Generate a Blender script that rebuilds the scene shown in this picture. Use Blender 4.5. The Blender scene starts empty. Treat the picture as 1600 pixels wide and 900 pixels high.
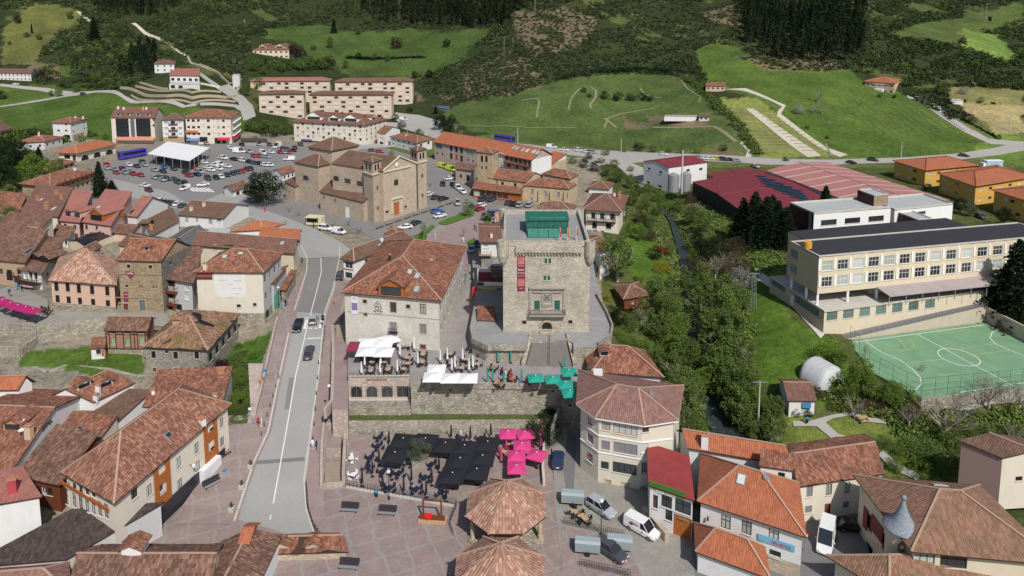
import bpy,math,random
import numpy as np
from mathutils import Vector,Matrix
from mathutils.geometry import delaunay_2d_cdt
random.seed(11); rng = np.random.default_rng(5)
R = math.radians
scn = bpy.context.scene
COL = scn.collection
# ---------------------------------------------------------------- camera, light, exposure
FOC,CYP,PIT,HC = 1100.0,153.0,R(7),65.0
cam = bpy.data.cameras.new('camera'); co = bpy.data.objects.new('camera',cam); COL.objects.link(co)
co.location = (0,0,HC); co.rotation_euler = (R(90) - PIT,0,0)
cam.sensor_width = 36; cam.lens = 36 * FOC / 1600; cam.shift_y = (CYP - 450) / 1600
cam.clip_start = 1; cam.clip_end = 6000
scn.camera = co
SUN_EL,SUN_DIR = R(47),Vector((0.40,-0.915,0)).normalized()
wd = bpy.data.worlds.new('World'); scn.world = wd; wd.use_nodes = True
wn = wd.node_tree; wn.nodes.clear()
sk = wn.nodes.new('ShaderNodeTexSky'); sk.sky_type = 'NISHITA'; sk.sun_disc = False
sk.sun_elevation = SUN_EL; sk.sun_rotation = math.atan2(SUN_DIR.x,SUN_DIR.y)
sk.altitude = 300; sk.dust_density = 2.0
bg = wn.nodes.new('ShaderNodeBackground'); bg.inputs[1].default_value = 0.085
wo = wn.nodes.new('ShaderNodeOutputWorld')
wn.links.new(sk.outputs[0],bg.inputs[0]); wn.links.new(bg.outputs[0],wo.inputs[0])
sl = bpy.data.lights.new('sun','SUN'); sl.energy = 3.75; sl.angle = R(0.9); sl.color = (1,.955,.89)
so = bpy.data.objects.new('sun',sl); COL.objects.link(so)
sv = Vector((SUN_DIR.x * math.cos(SUN_EL),SUN_DIR.y * math.cos(SUN_EL),math.sin(SUN_EL)))
so.rotation_euler = sv.to_track_quat('Z','Y').to_euler(); so.location = sv * 300
scn.view_settings.view_transform = 'Standard'; scn.view_settings.look = 'None'
scn.view_settings.exposure = 0.12; scn.view_settings.gamma = 1
scn.cycles.max_bounces = 4; scn.cycles.diffuse_bounces = 2; scn.cycles.glossy_bounces = 2
scn.cycles.transparent_max_bounces = 4; scn.cycles.transmission_bounces = 2
scn.cycles.use_denoising = True
# ---------------------------------------------------------------- measuring: photo pixel -> point of the place
cp,sp = math.cos(PIT),math.sin(PIT)
def ray(x,y):
    dx = (x - 800) / FOC; dy = (CYP - y) / FOC
    return dx,cp + dy * sp,-sp + dy * cp
def U(x,y,z=0.0):
    d = ray(x,y); t = (z - HC) / d[2]
    return Vector((d[0] * t,d[1] * t,z))
def Upl(x,y,P,n):                       # ray meets a vertical plane through P with normal n
    d = Vector(ray(x,y)); c = Vector((0,0,HC))
    t = (P - c).dot(n) / d.dot(n)
    return c + d * t
def proj(X,Y,Z):
    z = Z - HC; f = Y * cp - z * sp; u = Y * sp + z * cp
    return 800 + FOC * X / f,CYP - FOC * u / f
def scl(p): return FOC / (p.y * cp - (p.z - HC) * sp)     # photo pixels per metre there
# ---------------------------------------------------------------- terrain as a smooth height field through surveyed points
ctl = []
def cz(z,*pts):
    for x,y in pts:
        p = U(x,y,z); ctl.append((p.x,p.y,z))
def cd(x,*yd):
    for y,D in yd:
        d = ray(x,y); t = D / d[1]; ctl.append((d[0] * t,D,HC + d[2] * t))
cz(0,(150,300),(300,275),(470,300),(200,240),(330,222),(430,222),(600,320),(700,330),(830,330),(640,380),(400,345),(20,260),
   (700,240),(830,228),(960,240),(900,300),(560,225),(620,250),(200,330),(60,330),(0,400),(100,440),(470,400),(300,420),(200,487),(60,480))
cz(-.5,(1100,246),(1250,250),(1400,246),(1500,246),(1200,310),(1300,330),(1130,290),(1500,320),(1600,350),(1150,330),(1600,420))
cz(-.4,(480,470),(450,470),(520,470),(700,420),(620,430),(750,460),(740,400),(860,400))
cz(-1.5,(485,540),(430,540)); cz(-3,(465,600)); cz(-4.4,(455,660)); cz(-5.9,(440,730),(500,730)); cz(-6.9,(430,810),(500,840),(380,800),(350,760))
cz(-5.5,(385,570),(380,620),(330,590)); cz(-7.4,(540,690),(560,675),(620,665),(700,660),(800,662),(545,730)); cz(-7,(600,700),(700,700),(800,690),(600,800),(760,790),(850,780),(940,800),(1000,850),(1100,850),(1300,860),(700,880),(900,890),(1250,800),(870,700),(300,870),(150,880),(0,880),(1500,880),(1600,880))
cz(-5.5,(170,640),(60,640),(0,720),(150,740)); cz(-2.2,(160,565),(80,560),(210,575)); cz(-4,(260,610)); cz(-1,(60,520),(150,520),(10,540))
cz(-1.5,(1000,380),(990,330),(1020,430)); cz(-3.5,(1000,480),(960,480)); cz(-5,(1010,560),(985,620)); cz(-7,(1060,690),(1080,740))
cz(-5.5,(1062,350),(1030,310)); cz(-7.5,(1080,430)); cz(-9,(1084,500),(1085,550)); cz(-10.5,(1095,600)); cz(-12,(1120,650),(1155,690)); cz(-13,(1200,740),(1290,800))
cz(-2,(1130,360),(1110,320),(1180,400),(1200,430)); cz(-3,(1185,470),(1230,510)); cz(-4.5,(1170,520),(1200,560),(1270,555)); cz(-6,(1250,600),(1320,600)); cz(-7,(1200,640),(1330,650),(1420,650),(1520,620),(1600,600))
cz(-8,(1250,660),(1350,670),(1400,700),(1500,680),(1600,690)); cz(-9.5,(1350,710),(1440,740),(1550,730)); cz(-8,(1190,690)); cz(-5,(1400,560),(1550,560),(1600,530)); cz(-6.5,(1320,518),(1400,500),(1470,490),(1530,482)); cz(-4.3,(1560,490),(1640,520)); cz(-2.5,(1450,460),(1300,490)); cz(-1,(1250,440),(1550,420))
cd(20,(205,370),(190,395),(150,455),(125,485),(100,530),(50,610),(0,690)); cd(-200,(200,380),(150,450),(100,520),(0,650)); cd(110,(205,368),(145,455),(100,520),(50,600),(0,690))
cd(210,(222,352),(190,385),(158,420),(140,430),(100,500),(50,590),(0,680))
cd(300,(223,352),(190,382),(165,398),(140,412),(100,475),(50,565),(0,655)); cd(390,(215,362),(190,388),(160,425),(120,480),(50,590),(0,670))
cd(500,(186,422),(160,466),(115,520),(92,545),(50,620),(0,720)); cd(600,(200,408),(165,450),(120,505),(70,580),(0,700))
cd(700,(215,375),(190,408),(150,450),(100,505),(50,565),(0,640)); cd(800,(218,362),(185,390),(150,425),(100,475),(50,530),(0,590))
cd(900,(225,350),(190,385),(150,420),(100,462),(50,512),(0,572)); cd(1000,(228,345),(190,385),(150,428),(115,470),(50,540),(0,620))
cd(1150,(200,350),(150,395),(100,450),(50,520),(0,600)); cd(1300,(200,350),(150,395),(105,440),(50,500),(0,560))
cd(1450,(205,345),(150,400),(100,460),(50,540),(0,640)); cd(1600,(225,335),(200,355),(150,410),(100,470),(50,560),(0,660)); cd(1800,(230,335),(150,410),(100,470),(0,650))
for t in (-1.3,-.9,-.5,-.2,.1,.4,.7,1.1): ctl.append((t * 850,850,150)); ctl.append((t * 1100,1100,240)); ctl.append((t * 1500,1500,360))
for X,Y,Z in ((-150,60,-6),(150,60,-9),(0,60,-7),(-260,200,2),(-220,130,0),(240,180,0),(260,250,0),(220,110,-6),(-400,380,12),(420,380,14)): ctl.append((X,Y,Z))
cta = np.array(ctl); CX,CYY,CZ = cta[:,0],cta[:,1],cta[:,2]
cs = 9.0
_ph = np.sqrt((CX[:,None] - CX[None]) ** 2 + (CYY[:,None] - CYY[None]) ** 2 + cs * cs) + np.eye(len(CX)) * -1.5
_w = np.linalg.solve(_ph,CZ)
riv = [(1030,318,5),(1050,345,8),(1060,372,12),(1070,400,17),(1080,430,24),(1083,480,24),(1085,545,22),(1098,600,26),(1122,650,40),(1152,695,56),(1200,745,70),(1290,800,80)]
zr = [-4.4,-5,-5.6,-6.2,-6.8,-7.9,-8.9,-10.0,-11.3,-12,-12.6,-12.8]
rc = [U(x,y,z) for (x,y,w),z in zip(riv,zr)]; rw = [w / scl(p) for (x,y,w),p in zip(riv,rc)]
_rx = np.array([(p.x,p.y,p.z,w / 2) for p,w in zip(rc,rw)])[::-1]
def TA(X,Y):
    X = np.asarray(X,float); Y = np.asarray(Y,float); sh = X.shape; X = X.ravel(); Y = Y.ravel(); out = np.empty(len(X))
    for i in range(0,len(X),20000):
        out[i:i + 20000] = np.sqrt((X[i:i + 20000,None] - CX[None]) ** 2 + (Y[i:i + 20000,None] - CYY[None]) ** 2 + cs * cs) @ _w
    if len(_rx) and Y.min() < 250:        # the river bed is cut into the ground
        k = np.clip(np.searchsorted(_rx[:,1],Y),1,len(_rx) - 1); a,b_ = _rx[k - 1],_rx[k]; w_ = np.clip((Y - a[:,1]) / (b_[:,1] - a[:,1]),0,1)
        c_ = a * (1 - w_)[:,None] + b_ * w_[:,None]; dd = np.abs(X - c_[:,0]) * .9 - c_[:,3]
        cut = c_[:,2] - .7 + np.clip(dd,0,99) * .75 + np.clip(dd - 3,0,99) ** 2 * .12; k2 = (Y > _rx[0,1]) & (Y < _rx[-1,1]) & (dd < 14); out[k2] = np.minimum(out[k2],cut[k2])
    h = np.clip((Y - 370) / 120,0,1)
    out += h * (1.6 * np.sin(X / 23 + Y / 41) * np.sin(Y / 19 - X / 57) + 1.0 * np.sin(X / 9.7 + 2) * np.sin(Y / 12.3) * np.clip((Y - 450) / 100,0,1))
    h2 = np.clip((Y - 440) / 120,0,1); out += h2 * (3.2 * np.sin(X / 38 + 1.7 * np.sin(Y / 90)) + 2.0 * np.sin(X / 17 - Y / 60 + 1) * np.sin(Y / 45))
    return out.reshape(sh)
def T(X,Y): return float(TA([X],[Y])[0])
_Ds = np.geomspace(60,1500,700)
_Dh = np.geomspace(335,1300,230)
def G(x,y,fn=None,_Ds=_Ds):
    """point of the ground (or of the surface fn) seen at a photo pixel"""
    d = ray(x,y); t = _Ds / d[1]; z = HC + d[2] * t
    g = (fn or TA)(d[0] * t,_Ds); k = np.nonzero(z < g)[0]
    if len(k) == 0: k = len(_Ds) - 1; return Vector((d[0] * t[k],_Ds[k],z[k]))
    k = max(1,k[0]); a = z[k - 1] - g[k - 1]; b = g[k] - z[k]; w = a / (a + b + 1e-9)
    D = _Ds[k - 1] * (1 - w) + _Ds[k] * w; tt = D / d[1]
    return Vector((d[0] * tt,D,HC + d[2] * tt))
# the main road drops from the old town to the square
YR0,YR1,ZR1 = U(480,505,0).y,U(430,800,-6.5).y,-6.5
def ZR(X,Y): return np.clip((YR0 - np.asarray(Y,float)) / (YR0 - YR1),0,1) * ZR1
def UR(x,y): return G(x,y,ZR)
# ---------------------------------------------------------------- materials
MATS = {}
def nt(name):
    m = bpy.data.materials.new(name); m.use_nodes = True; n = m.node_tree; b = n.nodes['Principled BSDF']
    return m,n,b
def N(n,t,**k):
    o = n.nodes.new('ShaderNode' + t)
    for a,v in k.items():
        if a.startswith('i_'): o.inputs[int(a[2:])].default_value = v
        else: setattr(o,a,v)
    return o
def mx(n,f,a,b,blend='MIX'):
    o = n.nodes.new('ShaderNodeMix'); o.data_type = 'RGBA'; o.blend_type = blend
    for s,v in ((o.inputs[0],f),(o.inputs[6],a),(o.inputs[7],b)):
        if isinstance(v,bpy.types.NodeSocket): n.links.new(v,s)
        elif isinstance(v,(int,float)): s.default_value = v
        else: s.default_value = (*v,1)
    return o.outputs[2]
def mth(n,op,a,b=0.0,c=None):
    o = n.nodes.new('ShaderNodeMath'); o.operation = op
    for s,v in zip(o.inputs,(a,b,c)):
        if v is None: continue
        if isinstance(v,bpy.types.NodeSocket): n.links.new(v,s)
        else: s.default_value = v
    return o.outputs[0]
def ramp(n,f,*st):
    o = n.nodes.new('ShaderNodeValToRGB'); e = o.color_ramp.elements
    while len(e) < len(st): e.new(.5)
    for q,(p,c) in zip(e,st): q.position = p; q.color = (*c,1)
    n.links.new(f,o.inputs[0]); return o.outputs[0]
def coord(n,sx=1,sy=1,sz=1,kind='UV'):
    if kind == 'P': s = n.nodes.new('ShaderNodeNewGeometry').outputs[0]
    else: s = n.nodes.new('ShaderNodeTexCoord').outputs[kind]
    m = N(n,'Mapping'); m.inputs[3].default_value = (sx,sy,sz); n.links.new(s,m.inputs[0]); return m.outputs[0]
def noise(n,v,sc=1,det=3,rough=.6):
    o = N(n,'TexNoise'); o.inputs['Scale'].default_value = sc; o.inputs['Detail'].default_value = det; o.inputs['Roughness'].default_value = rough
    n.links.new(v,o.inputs['Vector']); return o.outputs[0]
def bump(n,b,h,dist=.05,st=.6):
    o = N(n,'Bump'); o.inputs['Strength'].default_value = st; o.inputs['Distance'].default_value = dist
    n.links.new(h,o.inputs['Height']); n.links.new(o.outputs[0],b.inputs['Normal'])
def mul(c,k): return tuple(min(1,v * k) for v in c)
def plain(name,c,rough=.85,var=.12,sc=.5,metal=0,kind='UV',spec=.3):
    if name in MATS: return MATS[name]
    m,n,b = nt(name); v = coord(n,kind=kind)
    f = noise(n,v,sc,5,.65); g = ramp(n,f,(.3,mul(c,1 - var)),(.7,mul(c,1 + var)))
    f2 = noise(n,v,sc * 9,3)
    n.links.new(mx(n,.35 * min(1,var * 5),g,ramp(n,f2,(.3,mul(c,1 - 1.5 * var)),(.7,mul(c,1 + var)))),b.inputs['Base Color'])
    b.inputs['Roughness'].default_value = rough; b.inputs['Metallic'].default_value = metal; b.inputs['Specular IOR Level'].default_value = spec
    MATS[name] = m; return m
def plaster(name,c,dirt=(.30,.27,.23),amt=.45):
    if name in MATS: return MATS[name]
    m,n,b = nt(name); v = coord(n,.35,.13); f = noise(n,v,2.2,6,.7)
    s = ramp(n,f,(.45,(0,0,0)),(.8,(1,1,1)))
    c1 = mx(n,mth(n,'MULTIPLY',s,amt),mul(c,1.0),dirt)
    v2 = coord(n); f2 = noise(n,v2,7,4); c2 = mx(n,f2,mul(c,.86),mul(c,1.08))
    n.links.new(mx(n,.5,c1,c2),b.inputs['Base Color']); bump(n,b,f2,.01,.4)
    b.inputs['Roughness'].default_value = .9; b.inputs['Specular IOR Level'].default_value = .2
    MATS[name] = m; return m
def stone(name,c1,c2,c3,sx=2.2,sy=3.4,mortar=None,moss=None,bm=.04,var=.25):
    if name in MATS: return MATS[name]
    m,n,b = nt(name); v = coord(n,sx,sy)
    vo = N(n,'TexVoronoi'); vo.inputs['Scale'].default_value = 1; n.links.new(v,vo.inputs['Vector'])
    sep = N(n,'SeparateColor'); n.links.new(vo.outputs['Color'],sep.inputs[0])
    col = ramp(n,sep.outputs[0],(0,c1),(.5,c2),(1,c3))
    e = N(n,'TexVoronoi',feature='DISTANCE_TO_EDGE'); e.inputs['Scale'].default_value = 1; n.links.new(v,e.inputs['Vector'])
    k = ramp(n,e.outputs[0],(.02,(0,0,0)),(.12,(1,1,1)))
    col = mx(n,k,mortar or mul(c2,.72),col)
    big = noise(n,coord(n),.22,6,.7); col = mx(n,var,col,ramp(n,big,(.35,mul(c1,.7)),(.7,mul(c3,1.15))))
    if moss:
        mo = noise(n,coord(n),.35,5,.75); col = mx(n,mth(n,'MULTIPLY',ramp(n,mo,(.52,(0,0,0)),(.66,(1,1,1))),.6),col,moss)
    n.links.new(col,b.inputs['Base Color']); bump(n,b,k,bm,.7)
    b.inputs['Roughness'].default_value = .95; b.inputs['Specular IOR Level'].default_value = .15
    MATS[name] = m; return m
def tile(name,c1,c2,c3,old=(.10,.065,.05),oldamt=.5,per=.30,bm=.05,moss=None):
    if name in MATS: return MATS[name]
    m,n,b = nt(name); tc = n.nodes.new('ShaderNodeTexCoord'); se = N(n,'SeparateXYZ'); n.links.new(tc.outputs['UV'],se.inputs[0])
    wob = noise(n,coord(n),.6,2); u = mth(n,'ADD',se.outputs[0],mth(n,'MULTIPLY',wob,.25)); w = mth(n,'DIVIDE',u,per)
    fu = mth(n,'FLOOR',w); fv = mth(n,'FLOOR',mth(n,'DIVIDE',se.outputs[1],.5))
    cb = N(n,'CombineXYZ'); n.links.new(fu,cb.inputs[0]); n.links.new(fv,cb.inputs[1])
    wn_ = N(n,'TexWhiteNoise',noise_dimensions='2D'); n.links.new(cb.outputs[0],wn_.inputs['Vector'])
    col = ramp(n,wn_.outputs['Value'],(0,c1),(.45,c2),(1,c3))
    big = noise(n,coord(n),.28,6,.7)
    col = mx(n,mth(n,'MULTIPLY',ramp(n,big,(.42,(0,0,0)),(.72,(1,1,1))),oldamt),col,old)
    if moss: col = mx(n,mth(n,'MULTIPLY',ramp(n,noise(n,coord(n),.17,4,.7),(.53,(0,0,0)),(.62,(1,1,1))),.6),col,moss)
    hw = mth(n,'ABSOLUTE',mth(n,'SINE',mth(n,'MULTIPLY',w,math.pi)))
    n.links.new(mx(n,ramp(n,hw,(.0,(1,1,1)),(.35,(0,0,0))),col,mx(n,.8,col,old)),b.inputs['Base Color'])  # tile relief also drawn in colour: grooves darker than the tops
    hh = mth(n,'ADD',hw,mth(n,'MULTIPLY',wn_.outputs['Value'],.25)); bump(n,b,hh,bm,.8)
    b.inputs['Roughness'].default_value = .9; b.inputs['Specular IOR Level'].default_value = .2
    MATS[name] = m; return m
def glass(name,c,rough=.12,var=.5):
    if name in MATS: return MATS[name]
    m,n,b = nt(name); oi = N(n,'ObjectInfo')
    n.links.new(mx(n,oi.outputs['Random'],mul(c,1 - var),mul(c,1 + var)),b.inputs['Base Color'])
    b.inputs['Roughness'].default_value = rough; b.inputs['Specular IOR Level'].default_value = .6
    MATS[name] = m; return m
def leaf(name,c1,c2,hue=0):
    if name in MATS: return MATS[name]
    m,n,b = nt(name); at = N(n,'Attribute',attribute_name='rnd'); oi = N(n,'ObjectInfo')
    c = ramp(n,at.outputs['Fac'],(0,mul(c1,.75)),(.5,c1),(1,c2))
    c = mx(n,mth(n,'MULTIPLY',oi.outputs['Random'],.45),c,mul(c1,.6)); n.links.new(c,b.inputs['Base Color'])
    b.inputs['Roughness'].default_value = .75; b.inputs['Specular IOR Level'].default_value = .15
    tr = N(n,'BsdfTranslucent'); n.links.new(c,tr.inputs[0]); ms = N(n,'MixShader'); ms.inputs[0].default_value = .38
    n.links.new(b.outputs[0],ms.inputs[1]); n.links.new(tr.outputs[0],ms.inputs[2]); n.links.new(ms.outputs[0],n.nodes['Material Output'].inputs[0])
    MATS[name] = m; return m
W_WHITE = plaster('white_plaster',(.70,.70,.69)); W_CREAM = plaster('cream_plaster',(.66,.58,.44)); W_CREAM2 = plaster('pale_cream_plaster',(.68,.62,.52))
W_PINK = plaster('pink_plaster',(.66,.46,.40)); W_SALMON = plaster('salmon_plaster',(.62,.42,.32)); W_GREY = plaster('grey_plaster',(.33,.32,.31)); W_GREYP = plaster('pale_grey_plaster',(.5,.5,.5))
W_YEL = plaster('ochre_yellow_plaster',(.62,.38,.09),(.4,.25,.1),.3); W_YELG = plaster('olive_yellow_plaster',(.50,.41,.19)); W_BEIGE = plaster('beige_plaster',(.56,.42,.29)); W_TAN = plaster('tan_plaster',(.42,.30,.20))
W_APT = plaster('apartment_cream',(.60,.48,.37),(.4,.3,.25),.35); W_MAUVE = plaster('mauve_plaster',(.40,.27,.25))
S_TAN = stone('tan_ashlar',(.38,.31,.23),(.46,.38,.29),(.55,.46,.36),1.3,2.6,(.40,.32,.24),bm=.02)
S_TOWER = stone('pale_rubble',(.36,.32,.26),(.51,.455,.37),(.63,.575,.475),1.8,3.4,(.33,.29,.24),bm=.07,var=.45)
S_OLD = stone('ochre_rubble',(.26,.19,.12),(.38,.29,.18),(.48,.38,.26),2.4,3.6,(.22,.17,.12))
S_GREY = stone('grey_rubble',(.22,.20,.17),(.33,.30,.26),(.44,.41,.36),2.2,3.4,(.20,.18,.15),moss=(.09,.12,.03))
S_WALL = stone('retaining_rubble',(.26,.23,.19),(.38,.34,.28),(.50,.45,.38),1.7,2.6,(.22,.20,.16),moss=(.08,.12,.03))
S_PINKW = stone('pinkish_block',(.38,.31,.27),(.46,.38,.33),(.52,.44,.38),1.2,2.2,(.33,.27,.24),bm=.02)
S_HOTEL = stone('whitewashed_rubble',(.54,.51,.45),(.62,.58,.52),(.66,.63,.58),2.0,3.2,(.50,.47,.41),bm=.03,var=.35)
S_SLATE = stone('dark_grey_stone',(.13,.12,.11),(.19,.18,.17),(.27,.25,.23),2.0,3.6,(.12,.11,.1))
S_CHAP = stone('ochre_church_stone',(.40,.31,.18),(.54,.43,.27),(.62,.52,.36),2.0,3.2,(.38,.30,.2),var=.35)
BRICK = stone('red_brick',(.30,.13,.08),(.36,.17,.11),(.42,.22,.15),4,14,(.36,.28,.22),bm=.01)
BRICK_B = stone('buff_brick',(.47,.38,.26),(.55,.45,.31),(.61,.51,.36),4,14,(.50,.40,.27),bm=.005,var=.12)
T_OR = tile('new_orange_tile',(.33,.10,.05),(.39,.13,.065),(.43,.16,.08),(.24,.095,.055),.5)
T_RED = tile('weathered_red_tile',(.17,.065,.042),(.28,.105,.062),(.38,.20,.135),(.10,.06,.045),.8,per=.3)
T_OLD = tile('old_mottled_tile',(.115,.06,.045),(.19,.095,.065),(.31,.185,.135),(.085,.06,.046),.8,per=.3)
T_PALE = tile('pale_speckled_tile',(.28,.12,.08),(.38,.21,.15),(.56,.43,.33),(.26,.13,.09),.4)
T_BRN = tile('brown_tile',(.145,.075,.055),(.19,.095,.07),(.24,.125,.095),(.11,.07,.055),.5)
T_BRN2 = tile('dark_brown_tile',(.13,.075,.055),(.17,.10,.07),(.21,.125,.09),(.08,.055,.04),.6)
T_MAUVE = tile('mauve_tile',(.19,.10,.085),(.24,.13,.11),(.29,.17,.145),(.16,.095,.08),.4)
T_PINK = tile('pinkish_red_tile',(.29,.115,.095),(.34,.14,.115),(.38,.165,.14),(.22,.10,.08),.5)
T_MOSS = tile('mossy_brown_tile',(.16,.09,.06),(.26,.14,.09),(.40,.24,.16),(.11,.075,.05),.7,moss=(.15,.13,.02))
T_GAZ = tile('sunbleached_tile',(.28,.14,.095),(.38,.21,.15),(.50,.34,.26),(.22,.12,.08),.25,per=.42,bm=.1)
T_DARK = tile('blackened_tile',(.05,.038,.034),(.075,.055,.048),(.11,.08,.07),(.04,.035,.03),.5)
T_MET = plain('crimson_metal_sheet',(.185,.032,.042),.65,.3,.3)
F_BLK = plain('black_roof_felt',(.035,.037,.042),.9,.2,.3); F_GREY = plain('pale_grey_roofing',(.38,.40,.40),.8,.12,.3)
WHITE = plain('white_paint',(.78,.78,.77),.6,.05); WOOD = plain('dark_brown_wood',(.055,.028,.018),.7,.3,3); WOODR = plain('red_brown_wood',(.16,.045,.022),.7,.3,3)
WOODO = plain('orange_varnished_wood',(.38,.12,.03),.6,.25,2); GLS = glass('dark_window_glass',(.035,.042,.05)); GLC = glass('curtained_glass',(.42,.46,.44),.3,.3); GLG = glass('greenish_glass',(.16,.24,.22),.15,.5)
BLIND = plain('closed_blind',(.55,.55,.53),.7,.1); BLINDG = plain('grey_blind',(.22,.22,.23),.6,.15); BLK = plain('black_metal',(.02,.02,.022),.5,.2); GRY = plain('grey_metal',(.30,.31,.32),.5,.1,metal=.3)
CONC = plain('concrete',(.36,.34,.31),.9,.15,.4); CONCL = plain('pale_concrete',(.50,.47,.42),.9,.15,.4); RIDGE = plain('ridge_mortar',(.40,.27,.2),.9,.2,2); CHIM = plain('chimney_clay',(.42,.20,.12),.9,.2,2)
WOODB = plain('pale_bench_wood',(.45,.30,.16),.7,.2,2)
# ---------------------------------------------------------------- mesh collector
def fuv(me,nov=None):
    nl = len(me.loops)
    if nl == 0: return
    lay = me.uv_layers.new(name='UVMap'); nf = len(me.polygons)
    co_ = np.empty(len(me.vertices) * 3); me.vertices.foreach_get('co',co_); co_ = co_.reshape(-1,3)
    nr = np.empty(nf * 3); me.polygons.foreach_get('normal',nr); nr = nr.reshape(-1,3)
    for i_,v_ in (nov or {}).items(): nr[i_] = v_
    lt = np.empty(nf,int); me.polygons.foreach_get('loop_total',lt); vi = np.empty(nl,int); me.loops.foreach_get('vertex_index',vi)
    fi = np.repeat(np.arange(nf),lt); n = nr[fi]; p = co_[vi]
    flat = np.abs(n[:,2]) > .995
    u = np.stack([-n[:,1],n[:,0],np.zeros(nl)],1); l = np.linalg.norm(u,axis=1); l[l == 0] = 1; u /= l[:,None]; u[flat] = (1,0,0)
    v = np.cross(n,u); uv = np.stack([(p * u).sum(1),(p * v).sum(1)],1)
    lay.data.foreach_set('uv',uv.ravel())
class MB:
    def __init__(s): s.v = []; s.f = []; s.m = []; s.nov = {}
    def add(s,vs,fs,m=0):
        k = len(s.v); s.v += [tuple(p) for p in vs]; s.f += [tuple(i + k for i in f) for f in fs]; s.m += [m] * len(fs); return s
    def poly(s,pts,m=0): return s.add(pts,[tuple(range(len(pts)))],m)
    def box(s,c,sz,ang=0,m=0,top=None):
        x,y,z = (q / 2 for q in sz); tx,ty = (x,y) if top is None else (top[0] / 2,top[1] / 2); ca,sa = math.cos(ang),math.sin(ang)
        vs = [(a * X,b * Y,c_) for X,Y,c_ in ((x,y,-z),(tx,ty,z)) for a,b in ((-1,-1),(1,-1),(1,1),(-1,1))]
        vs = [(c[0] + p[0] * ca - p[1] * sa,c[1] + p[0] * sa + p[1] * ca,c[2] + p[2]) for p in vs]
        return s.add(vs,[(3,2,1,0),(4,5,6,7),(0,1,5,4),(1,2,6,5),(2,3,7,6),(3,0,4,7)],m)
    def tube(s,p,q,r0,r1=None,n=8,m=0,cap=True):
        p,q = Vector(p),Vector(q); r1 = r0 if r1 is None else r1; d = (q - p).normalized(); a = d.orthogonal().normalized(); b = d.cross(a); vs = []
        for c,r in ((p,r0),(q,r1)):
            for i in range(n): t = 2 * math.pi * i / n; vs.append(c + a * (r * math.cos(t)) + b * (r * math.sin(t)))
        fs = [(i,(i + 1) % n,n + (i + 1) % n,n + i) for i in range(n)]
        if cap: fs += [tuple(range(n - 1,-1,-1)),tuple(range(n,2 * n))]
        return s.add(vs,fs,m)
    def lathe(s,c,prof,n=16,m=0,a0=0):
        vs = [(c[0] + r * math.cos(a0 + 2 * math.pi * i / n),c[1] + r * math.sin(a0 + 2 * math.pi * i / n),c[2] + z) for r,z in prof for i in range(n)]
        fs = [(k * n + i,k * n + (i + 1) % n,(k + 1) * n + (i + 1) % n,(k + 1) * n + i) for k in range(len(prof) - 1) for i in range(n)]
        return s.add(vs,fs + [tuple(range(n - 1,-1,-1)),tuple((len(prof) - 1) * n + i for i in range(n))],m)
    def prism(s,pts,z0,z1,m=0,ms=None):
        n = len(pts); lo = [(p[0],p[1],z0 if not callable(z0) else float(z0(p[0],p[1]))) for p in pts]; hi = [(p[0],p[1],z1 if not callable(z1) else float(z1(p[0],p[1]))) for p in pts]
        s.add(lo + hi,[tuple(range(n,2 * n))],m); s.add(lo + hi,[(i,(i + 1) % n,n + (i + 1) % n,n + i) for i in range(n)] + [tuple(range(n - 1,-1,-1))],m if ms is None else ms); return s
    def strip(s,p,q,w,h,m=0):         # bar of width w, height h from p to q, resting on the line
        p,q = Vector(p),Vector(q); d = (q - p).normalized(); a = Vector((-d.y,d.x,0))
        if a.length < 1e-5: a = Vector((1,0,0))
        a = a.normalized() * (w / 2); u = Vector((0,0,h)) if abs(d.z) < .9 else d.cross(a).normalized() * h
        vs = [p - a,p + a,q + a,q - a,p - a + u,p + a + u,q + a + u,q - a + u]
        return s.add(vs,[(0,1,2,3),(7,6,5,4),(4,5,1,0),(5,6,2,1),(6,7,3,2),(7,4,0,3)],m)
    def build(s,name,mats,parent=None,origin=None,smooth=False,uv=True):
        me = bpy.data.meshes.new(name); o_ = Vector(origin) if origin is not None else Vector((0,0,0))
        me.from_pydata([(p[0] - o_.x,p[1] - o_.y,p[2] - o_.z) for p in s.v],[],s.f)
        for m_ in (mats if isinstance(mats,(list,tuple)) else [mats]): me.materials.append(m_)
        if len(set(s.m)) > 1: me.polygons.foreach_set('material_index',s.m)
        if smooth: me.polygons.foreach_set('use_smooth',[True] * len(s.f))
        me.update()
        if uv: fuv(me,s.nov)
        o = bpy.data.objects.new(name,me); COL.objects.link(o)
        if parent is not None: o.parent = parent
        else: o.location = o_
        return o
def area(pts): return sum(pts[i][0] * pts[(i + 1) % len(pts)][1] - pts[(i + 1) % len(pts)][0] * pts[i][1] for i in range(len(pts))) / 2
def ccw(pts): return list(pts) if area(pts) > 0 else list(pts)[::-1]
def tag(o,label,cat,group=None):
    o['label'] = label; o['category'] = cat
    if group: o['group'] = group
    return o
def struct(o,kind='structure'): o['kind'] = kind; return o
def empty(name,loc,label,cat,group=None,rz=0):
    o = bpy.data.objects.new(name,None); COL.objects.link(o); o.location = loc; o.rotation_euler = (0,0,rz); o.empty_display_size = .5
    return tag(o,label,cat,group)
def link_copy(o,parent=None,loc=None,rz=None,deep=True,**kw):
    c = o.copy(); COL.objects.link(c)
    if parent is not None: c.parent = parent
    if loc is not None: c.location = loc
    if rz is not None: c.rotation_euler = (0,0,rz)
    for k in kw: c[k] = kw[k]
    if deep:
        for ch in o.children: link_copy(ch,c)
    return c
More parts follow.
